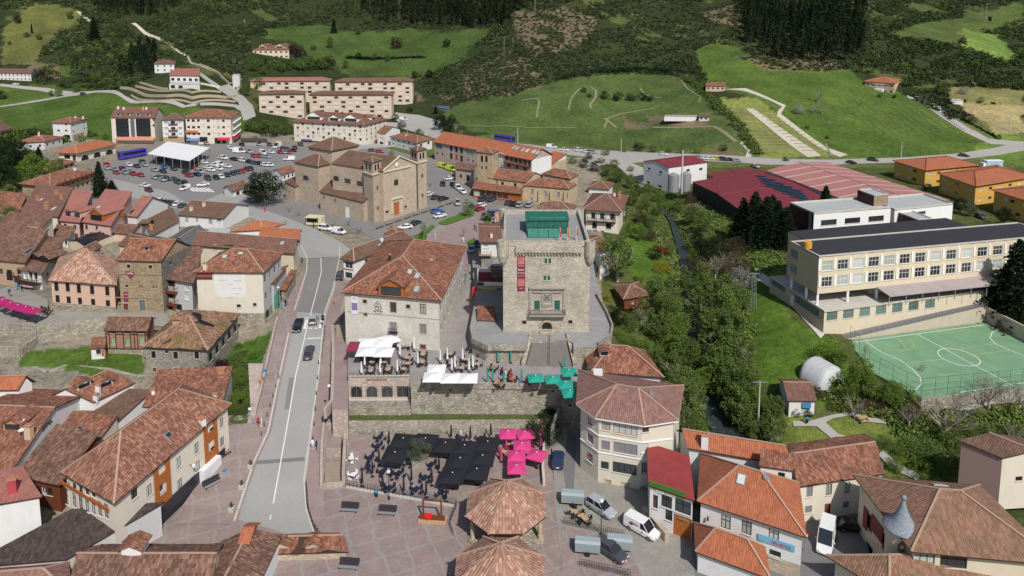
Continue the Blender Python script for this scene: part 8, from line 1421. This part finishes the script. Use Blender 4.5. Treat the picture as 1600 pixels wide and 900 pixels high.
def tset(x,y,z,tc,cc_,where,i,n=4,r=.85,rz=0.0,tcol=None):
    p = U(x,y,z); key = (tc.name,cc_.name)
    if key not in _fu: _fu[key] = (obj_data(MB().box((0,0,.73),(.85,.85,.05)),tc),obj_data(MB().tube((0,0,.03),(0,0,.71),.04,n=6).box((0,0,.02),(.5,.5,.04)),BLK),obj_data(MB().box((0,0,.44),(.44,.44,.06)),cc_),obj_data(MB().box((0,-.21,.70),(.42,.05,.42)),cc_),obj_data(MB().box((0,0,.21),(.04,.04,.42)),cc_))
    D = _fu[key]; e = empty('table',p,'%s café table from left %s' % (ORD[i],where),'table','café tables ' + where,rz)
    for n_,d in (('table_top',D[0]),('leg',D[1])): o = bpy.data.objects.new(n_,d); COL.objects.link(o); o.parent = e
    for k in range(n):
        a = rz + k * 2 * math.pi / n + random.uniform(-.15,.15); c = empty('chair',p + Vector((math.cos(a) * r,math.sin(a) * r,0)),'%s chair at %s café table from left %s' % (SD[int(((a - rz * 0) / (math.pi / 4) + .5)) % 8],ORD[i],where),'chair','chairs at the %s café table %s' % (ORD[i],where),a + math.pi / 2)
        for n_,d,q in [('seat',D[2],(0,0,0)),('backrest',D[3],(0,0,0))] + [('leg',D[4],(u,v,0)) for u in (-.19,.19) for v in (-.19,.19)]: o = bpy.data.objects.new(n_,d); COL.objects.link(o); o.parent = c; o.location = q
NV = plain('navy_plastic',(.02,.026,.055),.5,.2); WT = plain('white_plastic',(.7,.7,.7),.5,.05); TT = plain('beige_table_top',(.42,.31,.24),.6,.1); TB = plain('black_wicker',(.035,.028,.026),.7,.3)
for L,z,a,b,w in (([(594,688),(591,702),(580,720),(599,742),(624,745),(664,752),(609,768),(651,770),(675,731),(690,775),(710,702),(742,700),(640,728),(720,690),(752,690),(575,735)],ZP,NV,NV,'with navy chairs on the square'),([(549,722),(552,748)],ZP,WT,WT,'in white plastic beside the steps'),([(581,571),(579,585),(601,571),(606,583),(631,582),(616,543),(637,564),(637,573),(637,545),(639,536),(570,560),(590,560)],ZT,TT,TB,'on the restaurant terrace'),
                     ([(703,558),(705,573),(720.7,580),(727,566.5),(745,574),(737,549),(753.6,557.4),(660.5,559),(660,571),(682,580)],ZT,TT,TB,'above the rubble wall'),([(770,580),(790,585),(800,598),(825,600),(850,598),(780,605)],ZT,WOODO,TB,'below the stone stairs'),([(796,699),(788,712),(840,697),(820,700)],ZP,WOODB,plain('pink_chair',(.4,.04,.12)),'under the pink parasols'),([(897,806),(908,812),(914,817)],ZP + .1,WOODB,TB,'beside the parked trailer'),([(68,486),(74,490),(30,487)],.6,TB,TB,'on the bank plaza')):
    for i,(x,y) in enumerate(sorted(L)): tset(x,y,z,a,b,w,i,rz=random.uniform(0,1.5))
p = U(552,541,ZT + 2.4); q = MB().box(p,(2.0,3.6,.1)); [q.tube((p.x + a,p.y + b,ZT),(p.x + a,p.y + b,ZT + 2.4),.05,n=6) for a in (-.9,.9) for b in (-1.7,1.7)]; tag(q.build('awning_frame',plain('wine_red_canvas',(.26,.03,.07)),None,p),'wine-red flat awning at the left end of the restaurant terrace','awning')
# ================================================================ octagonal bandstands
for i,(x,y,lab) in enumerate(((791,752,'eight-sided open pavilion with sun-bleached ribbed tile roof on the square'),(781,850,'second eight-sided tiled pavilion, cut by the bottom edge'))):
    za = .9; c = U(x,y,za); c.z = ZP; e = empty('pavilion',c,lab,'pavilion','eight-sided tiled pavilions'); Rr = 5.9; zE = 3.9; ap = Vector((0,0,za - ZP)); m = MB(); E8 = [Vector((Rr * math.cos(math.pi / 8 + k * math.pi / 4),Rr * math.sin(math.pi / 8 + k * math.pi / 4),zE)) for k in range(8)]
    for k in range(8): m.poly([E8[k],E8[(k + 1) % 8],ap]); m.poly([E8[(k + 1) % 8] - Vector((0,0,.2)),E8[k] - Vector((0,0,.2)),ap - Vector((0,0,.3))],1); m.poly([E8[k] - Vector((0,0,.2)),E8[(k + 1) % 8] - Vector((0,0,.2)),E8[(k + 1) % 8],E8[k]],1)
    m.build('roof',[T_GAZ,WOOD],e)
    for k in range(8):
        q = E8[k].lerp(Vector((0,0,zE)),.16); MB().tube((q.x,q.y,0),(q.x,q.y,zE),.3,.26,12).build('column',S_CHAP,e); s_ = MB()
        for t in range(24): s_.box((E8[k] + Vector((0,0,.06))).lerp(ap + Vector((0,0,.08)),t / 24),(.3,.22,.12),math.pi / 8 + k * math.pi / 4)
        s_.build('hip_tiles',RIDGE,e)
    MB().lathe((0,0,0),[(5.6,0),(5.6,.35),(.1,.36)],8,a0=math.pi / 8).build('plinth',S_WALL,e)
# ================================================================ sports court
ZC = -4.6; solid('sports_court',[(1326,532),(1541,502.5),(1680,575),(1680,598),(1440,622),(1360,580)],ZC,-11,plain('green_court_paint',(.165,.305,.175),.85,.18,.25,kind='P'),S_WALL); CY_ = plain('ochre_line_paint',(.42,.42,.14),.7)
FC = lambda X,Y: np.full(np.shape(X),ZC)
def cl(pts,w=.10,mt=PAINT,off=.012): g = [U(x,y,ZC) for x,y in pts]; struct(sheet('court_line',ribbon([(p.x,p.y) for p in g],w * 1.6),mt,fn=FC,off=off,step=9))
cl([(1332,535),(1540,507.5),(1600,531),(1660,557)]); cl([(1434,522.5),(1525,572),(1590,606)],off=.016); cl([(1352,533),(1375,549),(1405,562),(1425,576),(1438,590),(1440,600),(1430,609),(1412,605)]); cl([(1559,515),(1550,520),(1547,528),(1555,537),(1580,548),(1640,572)],off=.016); cl([(1500,613),(1600,598),(1660,590)])
cl([(1413,568),(1475,561)],mt=CY_); cl([(1519,555),(1578,547)],mt=CY_); cl([(1500,545),(1460,523),(1510,516)],mt=CY_,off=.02); cl([(1512,516),(1560,536),(1502,545)],mt=CY_,off=.024); cl([(1500,545),(1560,580)],mt=CY_); cl([(1356,532),(1380,544),(1405,549),(1424,545),(1430,538),(1420,528),(1412,526)],mt=CY_,off=.02); cl([(1403,529),(1417,547)],mt=CY_,off=.024); cl([(1470,586),(1490,584),(1515,590)],mt=CY_)
cc_ = U(1498,558,ZC); cl2 = [(cc_.x + 3.75 * math.cos(t * .3142),cc_.y + 3.75 * math.sin(t * .3142)) for t in range(21)]; m = MB(); [m.poly([(a[0],a[1],ZC + .025),(b[0],b[1],ZC + .025),(cc_.x + (b[0] - cc_.x) * .955,cc_.y + (b[1] - cc_.y) * .955,ZC + .025),(cc_.x + (a[0] - cc_.x) * .955,cc_.y + (a[1] - cc_.y) * .955,ZC + .025)]) for a,b in zip(cl2,cl2[1:])]; struct(m.build('court_line',PAINT))
x0_,x1_ = U(1310,530,-4).x,U(1540,480,-1).x; RMP = lambda X,Y: ZC + .05 + 3.6 * min(1,max(0,(X - x0_) / (x1_ - x0_))); pts = ccw([tuple(U(x,y,z))[:2] for x,y,z in ((1290,524,-4.4),(1326,531,ZC),(1541,502,ZC),(1548,470,-1))]); struct(MB().prism(pts,-9,RMP,0,1).build('school_ramp',[A_DARK,plaster('stained_retaining_plaster',(.50,.43,.34),(.28,.22,.17),.8)]))
def railing(name,label,pts,h,mat,n,wires=2,zf=None,th=.05):
    P = [Vector(p) for p in pts]; e = empty(name,P[0],label,name.replace('_',' ')); m = MB(); o_ = P[0]
    for a,b in zip(P,P[1:]):
        for k in range(1,wires + 1): m.strip(a + Vector((0,0,h * k / wires)),b + Vector((0,0,h * k / wires)),th,th)
    m.build('rail',mat,e,o_); L = [(b - a).length for a,b in zip(P,P[1:])]; T_ = sum(L)
    for i in range(n + 1):
        s = T_ * i / n; j = 0
        while j < len(L) - 1 and s > L[j]: s -= L[j]; j += 1
        p = P[j].lerp(P[j + 1],min(1,s / L[j])); MB().box((p.x,p.y,p.z + h / 2),(th * 1.2,th * 1.2,h)).build('post',mat,e,o_)
    return e
rp = [U(x,y,ZC) for x,y in ((1326,531),(1541,502))]; rp = [Vector((p.x,p.y,RMP(p.x,0))) for p in (rp[0],rp[0].lerp(rp[1],.5),rp[1])]; railing('railing','long grey railing along the ramp above the sports court',rp,1.1,GRY,24)
railing('court_fence','tall dark mesh fence along the near side of the sports court',[U(x,y,ZC) for x,y in ((1440,621),(1550,610),(1670,597))],3.6,BLK,12,3,th=.03); railing('court_fence','dark fence along the left end of the sports court behind trees',[U(x,y,ZC) for x,y in ((1328,533),(1360,578),(1438,620))],3.4,BLK,8,3,th=.03)
zs('lower_square',[(878,824),(978,845),(1004,905),(960,1000),(878,1000)],P_SQ,off=.13)
def zl(L,z): return [U(x,y,z) for x,y in L]
for nm,lab,L,z,h,n,w_ in (('railing','dark railing on low kerb between café tables and the open square',((541,760),(580,767),(620,774),(712,790)),ZP + .3,1.0,30,3),('railing','dark railing turning down beside the tiled pavilion',((714,790),(702,822),(708,838)),ZP,1.0,8,3),('railing','black railing between parked trailers and the lower square',((880,818),(920,828),(975,840)),ZP + .2,1.0,30,3),('railing','black railing along the very bottom right of the square',((905,884),(985,902)),ZP + .2,1.0,20,3),('railing','low metal railing along the terrace edge above the arcade',((545,589),(640,588)),ZT + .5,.7,14,2)): railing(nm,lab,zl(L,z),h,BLK,n,w_,th=.035)
railing('railing','dark railing between main road and its right pavement near the bottom',[UR(x,y) + Vector((0,0,.15)) for x,y in ((478,760),(480,795),(488,822),(500,842))],.9,BLK,12,2)
m = MB()
for i,(a,b) in enumerate((((541,762),(712,792)),)): m.strip(U(*a,ZP),U(*b,ZP),.35,.3)
struct(m.build('kerb',CONCL)); bp = [G(x,y) for x,y in ((586,360),(640,341),(708,318))]; e = railing('balustrade','stone balustrade with pillars enclosing the church forecourt',bp,1.3,S_GREY,9,2,th=.35)
LAMP = plain('lamp_globe',(.7,.7,.68),.3,.03)
def lamp(x,y,z,h,label,globe=True):
    p = U(x,y,z) if z is not None else G(x,y); e = empty('street_lamp',p,label,'street lamp','street lamps'); MB().lathe((0,0,0),[(.16,0),(.14,.5),(.06,.7),(.045,h)],8).build('post',GRY if not globe else BLK,e); (MB().lathe((0,0,h),[(.05,0),(.24,.14),(.28,.3),(.2,.46),(.03,.54)],10).build('globe',LAMP,e) if globe else MB().box((0,-.4,h),(.25,.9,.1)).build('lamp_head',GRY,e))
for a in ((608,781,ZP,4.2,'globe lamp at the railing in the middle of the square'),(939,838,ZP,5.0,'white globe lamp in front of the silver off-road car'),(391,660,-5.6,2.2,'short lamp on the pier beside the ivy slope'),(236,312,None,5,'slim lamp on the pavement behind the pink roofs'),(163,262,None,6,'lamp above the spruce at the car park corner'),(436,478,-.1,4,'slim dark lamp post on the left pavement by the shops'),(515,640,-2.0,4,'lamp on the pinkish wall right of the road')): lamp(*a)
for i,(x,y) in enumerate(((200,283),(222,283),(250,290),(270,297),(300,258),(340,245),(365,245),(400,250),(420,250),(235,255),(185,262),(180,275),(232,280),(262,293),(283,290))): lamp(x,y,None,4.5,'%s thin grey mast from left standing in the car park' % ORD[i],False)
for i,(x,y,h,l) in enumerate(((1184,672,9.5,'pale concrete pole beside the river trees left of the hut'),(1176,484,9.0,'lattice-topped electricity pylon between river and school'),(970,258,12,'tall thin pole on the yard left of the white warehouse'),(1408,246,7,'thin pole beside the valley road above the yellow pavilions'),(788,96,17,'steel pylon on the scrubby slope above the central meadow'),(836,22,14,'steel pylon at the top edge above the scree'),(1540,36,16,'steel pylon beside the stone barn, upper right'),(809,224,8,'thin pole beside the violet bus'),(1578,205,7,'thin pole at the edge of the dry field'))):
    p = G(x,y); e = empty('pole',p,l,'pole','electricity poles'); lat = i in (1,4,5,6); m = MB()
    if lat:
        for sx in (-1,1):
            for sy in (-1,1): m.tube((sx * .7,sy * .7,0),(sx * .25,sy * .25,h),.05,n=4)
        for k in range(8): z0,z1 = h * k / 8,h * (k + 1) / 8; w0 = .7 - .45 * k / 8; m.tube((-w0,-w0,z0),(w0,-w0,z1),.03,n=4); m.tube((w0,w0,z0),(-w0,w0,z1),.03,n=4)
    else: m.tube((0,0,0),(0,0,h),.2,.12,8)
    m.build('mast',GRY if lat else CONCL,e)
    if i in (1,4,5,6,0): MB().box((0,0,h - .2),(2.6,.12,.12)).build('cross_arm',GRY,e)
# benches, planters, bins, bollards and small things
for i,(x,y,z,rz,l) in enumerate(((546,798,ZP,-.1,'left dark slatted double bench on the square'),(605,803,ZP,-.1,'right dark slatted double bench on the square'),(545,887,ZP,-.1,'dark slatted bench at the bottom edge of the square'),(332,758,ZP + .6,.85,'dark bench against the shopfront beside the road'),(353,722,-5.6,.95,'dark bench further up beside the shopfront'))):
    p = U(x,y,z); e = empty('bench',p,l,'bench','dark public benches',rz); DKW = plain('dark_slat',(.045,.04,.045),.6)
    MB().box((0,.25,.44),(2.6,.5,.08)).build('seat',DKW,e); MB().box((0,.55,.75),(2.6,.08,.5)).build('backrest',DKW,e); MB().box((0,-.35,.42),(2.6,.45,.08)).build('seat',GRY,e); [MB().box((a,0,.2),(.1,1.0,.4)).build('leg',BLK,e) for a in (-1.1,1.1)]
for i,(x,y) in enumerate(((392,733),(378,765),(362,800))): p = UR(x,y) + Vector((0,0,.15)); e = empty('planter',p,('top','middle','bottom')[i] + ' small planter with dark shrub on the left pavement edge','planter','pavement planters'); MB().box((0,0,.3),(.7,.7,.6),top=(.8,.8)).build('pot',CONCL,e); b = bpy.data.objects.new('shrub',tproto('bush',L_DARK,0)[1]); COL.objects.link(b); b.parent = e; b.scale = (.07,.07,.12); b.location = (0,0,.5)
BLU = plain('bright_blue_bin',(.03,.25,.50),.5)
for x,y,z,l in ((588,776,ZP,'blue-topped litter bin at the square railing'),(351,742,-6,'blue litter bin beside the shopfront bench'),(414,584,-2,'blue litter bin on the bridge pavement'),(519,572,-1.4,'blue litter bin at the wall of the right pavement'),(1261,660,-7.6,'blue litter bin beside the hut path')): p = U(x,y,z); m = MB().lathe(p,[(.22,0),(.25,.7)],10).lathe(p + Vector((0,0,.7)),[(.28,0),(.28,.2),(.1,.3)],10,1); tag(m.build('litter_bin',[BLK,BLU],None,p),l,'bin','litter bins')
for i,(x,y) in enumerate([(436 - 4.6 * k,592 + 15 * k) for k in range(7)] + [(489 + k * 1.8,690 - 24 * k) for k in range(6)]): p = UR(x,y); tag(MB().lathe(p,[(.09,0),(.07,.8),(.1,.85),(.04,.95)],8).build('bollard',BLK,None,p + Vector((0,0,0))),('%s black bollard from the top along the left kerb' % ORD[i]) if i < 7 else ('%s black bollard from the bottom along the right kerb' % ORD[i - 7]),'bollard','kerb bollards')
# heart frame
p = U(676,814,ZP); e = empty('photo_frame',p,'rustic wooden photo frame with a red heart on a planked base','photo frame',None,-.1); MB().box((0,0,.2),(4.0,1.3,.4)).build('base',WOODB,e); MB().box((0,-.2,.7),(3.6,.3,.6)).build('trough',WOODR,e); [MB().box((a,.3,1.7),(.22,.22,2.6)).build('post',WOODR,e) for a in (-1.4,1.2)]; MB().box((-.1,.3,2.9),(2.8,.16,.16)).build('top_bar',WOODR,e)
m = MB(); H_ = [(16 * math.sin(t) ** 3,13 * math.cos(t) - 5 * math.cos(2 * t) - 2 * math.cos(3 * t) - math.cos(4 * t)) for t in [2 * math.pi * k / 40 for k in range(40)]]; sc_ = .038; m.add([(a * sc_ - .5,-.42,b * sc_ + 1.1) for a,b in H_] + [(a * sc_ - .5,-.62,b * sc_ + 1.1) for a,b in H_],[tuple(range(40)),tuple(range(79,39,-1))] + [(i,i + 40,(i + 1) % 40 + 40,(i + 1) % 40) for i in range(40)]); m.build('heart',plain('glossy_red_heart',(.70,.02,.015),.35),e)
p = U(655,724,ZP); tag(MB().box((p.x,p.y,p.z + .35),(2.6,2.2,.9),.3).build('planter_bed',S_GREY,None,p),'stone planting bed under the silvery olive tree','planter')
for x,y,z,l,c in ((1257,862,ZP,'round red no-entry sign on a post by the dark alley',(.5,.01,.02)),(391,668,-5.9,'grey triangular road signs seen from behind at the ivy slope',(.3,.31,.33)),(505,512,-.2,'dark traffic light post at the pedestrian crossing',(.02,.02,.02))):
    p = U(x,y,z); e = empty('sign',p,l,'sign'); MB().tube((0,0,0),(0,0,2.6),.05,n=6).build('post',GRY,e); q = MB()
    if 'red' in l: q.tube((0,-.06,2.5),(0,-.1,2.5),.38,n=20); q.box((0,-.115,2.5),(.5,.02,.13),m=1)
    elif 'tri' in l: q.add([(-.45,-.06,2.3),(.45,-.06,2.3),(0,-.06,3.1),(-.45,-.1,2.3),(.45,-.1,2.3),(0,-.1,3.1)],[(0,2,1),(3,4,5),(0,1,4,3),(1,2,5,4),(2,0,3,5)]); q.tube((0,-.06,1.9),(0,-.1,1.9),.36,n=16)
    else: q.box((0,0,2.6),(.3,.25,.9))
    q.build('sign_plate',[plain('sign_face_%d' % x,c,.5),WHITE],e)
# polytunnel, path, picnic table
a,b = U(1262,580,-5.4),U(1306,606,-5.8); e = empty('polytunnel',a,'grey-white plastic polytunnel on the grass beside the court','polytunnel'); d = (b - a); L = d.length; u = Vector((-d.y,d.x,0)).normalized(); m = MB(); n = 14; k = 16; PF = (.5,.8,.95,1)
V = [[a + d * (i / k) + u * (3.7 * math.cos(math.pi * j / n)) * PF[min(i,k - i,3)] + Vector((0,0,3.6 * math.sin(math.pi * j / n) * PF[min(i,k - i,3)] + .08 * math.sin(i * 2.1 + j))) for j in range(n + 1)] for i in range(k + 1)]; F = [v for r_ in V for v in r_]
m.add(F,[(i * (n + 1) + j,(i + 1) * (n + 1) + j,(i + 1) * (n + 1) + j + 1,i * (n + 1) + j + 1) for i in range(k) for j in range(n)] + [tuple(range(n,-1,-1)),tuple(k * (n + 1) + j for j in range(n + 1))]); m.build('cover',plain('dull_polythene',(.46,.47,.48),.6,.15,.5),e,a,smooth=True)
gs('garden_path',[(1238,660),(1265,660),(1300,650),(1330,645),(1360,655),(1400,658),(1440,652),(1500,640),(1600,612),(1600,618),(1500,647),(1440,659),(1400,666),(1355,661),(1328,651),(1300,656),(1290,662),(1310,680),(1360,692),(1358,698),(1300,688),(1276,668),(1240,668)],A_FAR,off=.25,step=1.5)
gs('garden_path',[(1380,705),(1400,725),(1440,745),(1432,752),(1392,734),(1372,712)],A_FAR,off=.25,step=1.5); gs('school_drive',[(1180,420),(1204,436),(1235,455),(1288,524),(1282,530),(1225,468),(1176,434)],CONCL,off=.2,step=2)
p = G(1347,658); e = empty('picnic_table',p,'small wooden picnic table on the grass below the path','picnic table',None,.3); MB().box((0,0,.75),(1.8,.8,.08)).build('table_top',WOODB,e); [MB().box((0,s * .75,.45),(1.8,.3,.06)).build('seat',WOODB,e) for s in (-1,1)]; [MB().box((s * .7,0,.35),(.1,1.5,.7)).build('leg',WOODB,e) for s in (-1,1)]
# food truck by the church
p = G(493,352); e = empty('food_truck',p,'cream food stall truck with raised hatch beside the church','food truck',None,-.2); MB().box((0,0,1.7),(5.2,2.2,2.6)).build('body',CC and plain('cream_stall',(.62,.56,.36),.6),e); MB().box((-.4,-1.12,1.9),(3.6,.05,1.3)).build('hatch_opening',BLK,e); MB().box((-.4,-1.8,3.0),(3.8,1.4,.08)).build('hatch',MATS['cream_stall'],e)
MB().box((2.7,-.6,.5),(1.2,1.0,1.0)).build('counter',MATS['cream_stall'],e)
# ================================================================ people
SKIN = plain('skin',(.45,.27,.19),.6); HAIRM = plain('dark_hair',(.03,.02,.015),.8); _pp = {}
def person(x,y,zf,sh,tr,label,rz=0,sit=False,grp=None):
    if sit not in _pp:
        J = [(0,0,.93),(0,0,1.2),(0,0,1.42),(0,0,1.52),(0,.01,1.66),(.2,0,1.4),(.27,.03,1.12),(.24,-.12,.9),(-.2,0,1.4),(-.27,-.03,1.12),(-.24,.08,.88),(.1,0,.9),(.11,-.1,.5),(.1,.02,.08),(.1,-.14,.04),(-.1,0,.9),(-.11,.06,.5),(-.1,.16,.1),(-.1,.02,.04)]
        Rd = [.15,.14,.15,.06,.105,.075,.05,.04,.075,.05,.04,.095,.065,.045,.045,.095,.065,.045,.045]; E = [(0,1),(1,2),(2,3),(3,4),(2,5),(5,6),(6,7),(2,8),(8,9),(9,10),(0,11),(11,12),(12,13),(13,14),(0,15),(15,16),(16,17),(17,18)]
        if sit: J = [(a,b,c - .42) for a,b,c in J]; J[12],J[13],J[14],J[16],J[17],J[18] = (.12,-.42,.5),(.12,-.45,.08),(.12,-.6,.04),(-.12,-.42,.5),(-.12,-.45,.08),(-.12,-.6,.04)
        me = bpy.data.meshes.new('person'); me.from_pydata(J,E,[]); o = bpy.data.objects.new('p',me); COL.objects.link(o); md = o.modifiers.new('s','SKIN'); o.modifiers.new('d','SUBSURF').levels = 1
        for v,r in zip(me.skin_vertices[0].data,Rd): v.radius = (r,r)
        me.skin_vertices[0].data[0].use_root = True; dg = bpy.context.evaluated_depsgraph_get(); dg.update(); nm = bpy.data.meshes.new_from_object(o.evaluated_get(dg)); bpy.data.objects.remove(o)
        for q in nm.polygons:
            c = q.center; z = c.z + (.42 if sit else 0); arm = abs(c.x) > .19 and z < 1.0; q.material_index = 2 if (z > 1.5 and not (z > 1.68 or c.y > .06)) or arm else (3 if z > 1.6 else (0 if z > .93 else 1))
        nm.materials.clear(); [nm.materials.append(q) for q in (WHITE,BLK,SKIN,HAIRM)]; _pp[sit] = nm
    p = zf(x,y); o = bpy.data.objects.new('person',_pp[sit]); COL.objects.link(o)
    for i,c in ((0,sh),(1,tr)): o.material_slots[i].link = 'OBJECT'; o.material_slots[i].material = plain('cloth_%02d%02d%02d' % tuple(int(v * 99) for v in c),c,.9,.05)
    o.location = p; o.rotation_euler = (0,0,rz); tag(o,label,'person',grp)
W_,K_,N_,G_,R_,B_,O_ = (.65,.65,.65),(.02,.02,.02),(.03,.05,.14),(.2,.2,.2),(.4,.03,.03),(.15,.25,.4),(.5,.25,.08)
ur = lambda x,y: UR(x,y) + Vector((0,0,.14)); zt_ = lambda x,y: U(x,y,ZT); zp_ = lambda x,y: U(x,y,ZP + .05); gg = lambda x,y: G(x,y) + Vector((0,0,.15)); bk = lambda x,y: U(x,y,.7)
for a in ((488.5,703,ur,W_,K_,'person in white jacket walking on the right pavement'),(495,704,ur,N_,B_,'person in navy top walking beside the one in white'),(408.5,668,ur,W_,N_,'person in white shirt on the lower left bridge pavement'),(404,667,ur,R_,K_,'person in dark red beside the one in white on the bridge'),(412,602,ur,B_,N_,'person in pale blue standing by the bridge parapet'),(407.5,604,ur,O_,O_,'person in orange-brown by the bridge parapet'),(523.5,478,ur,O_,K_,'person in tan top at the wall left of the hotel'),(441,484,ur,B_,K_,'person in pale blue outside the shops by the road'),(446,480,ur,K_,K_,'person in black outside the shops by the road'),(449,478,ur,G_,K_,'person in grey in the group outside the shops'),(472,412,ur,K_,K_,'lone person in black on the pavement of the bend'),
          (881,650,zp_,W_,W_,'person in white walking up the dark lane'),(887,637,zp_,W_,R_,'person further up the lane below teal parasols'),(478,350,gg,K_,K_,'person in black left of the food truck'),(484,352,gg,G_,K_,'person in grey at the food truck hatch'),(490,356,gg,K_,N_,'person in dark clothes in front of the food truck hatch'),(545,352,gg,B_,G_,'person in blue under the pollarded planes'),(564,362,gg,B_,K_,'person in blue near the church corner'),(414,332,gg,R_,K_,'person in red beside the evergreen by the church'),(742,360,gg,K_,K_,'left person in black in the small park'),(745,363,gg,G_,K_,'right person in grey in the small park'),(680,374,gg,W_,(.2,.1,.4),'child in white and purple in the small park'),(724,380,gg,W_,(.2,.1,.4),'child with purple top near the park hedge'),(667,374,gg,B_,N_,'person in blue sitting-out by the park lawn'),(350,306,gg,R_,K_,'person in red at the white kiosk wall'),
          (15,462,bk,N_,K_,'person in navy beside the magenta parasols'),(26,452,bk,B_,B_,'person in pale blue near the wooden-gallery house'),(34,455,bk,K_,B_,'person in black with blue trousers on the bank plaza'),(720,686,zp_,W_,B_,'person in white behind the black parasols'),(605,690,zp_,W_,K_,'waiter in white shirt between black café tables'),(812,604,zt_,B_,G_,'person in pale blue among the teal parasols'),(830,605,zt_,G_,K_,'person in grey among the teal parasols'),(790,592,zt_,W_,G_,'person in white near the teal parasols'),(875,603,zt_,N_,N_,'person in navy under the teal parasols'),(737,440,gg,K_,K_,'person in black walking in the lane beside the tower')): person(*a,rz=random.uniform(0,6))
for x,y,z,c,l in ((802,700,ZP,W_,'seated customer in white under the pink parasols'),(838,690,ZP,N_,'seated customer in navy under the pink parasols'),(786,599,ZT,G_,'seated customer in grey at the orange tables'),(799,591,ZT,R_,'seated customer in red at the orange tables')): person(x,y,lambda a,b,z=z: U(a,b,z + .02),c,N_,l,random.uniform(-1,1),True)

wall('court_wall','stained plaster retaining wall along the right end of the sports court',[(1541,502),(1610,538),(1680,574)],ZC,3.3,.4,MATS['stained_retaining_plaster'])
for i,(pts,h_) in enumerate((([(188,139),(215,145),(262,152),(300,155),(352,154),(370,152)],1.6),([(212,136),(240,142),(300,146),(345,145)],1.1),([(212,130),(238,136),(262,140)],1.1),([(205,150),(250,159),(300,162),(368,160)],1.0),([(312,103),(340,115),(357,132)],1.6),([(292,131),(330,135),(343,138)],1.2))):
    P = [G(x,y) for x,y in pts]; wall('garden_wall',('longest','second longest','short left','lowest','curving roadside','pale topmost')[i] + ' stone terrace wall of the villa garden on the left slope',pts,0,h_,.5,S_TAN if i != 5 else W_CREAM2,TA,grp='terrace walls of the villa garden')
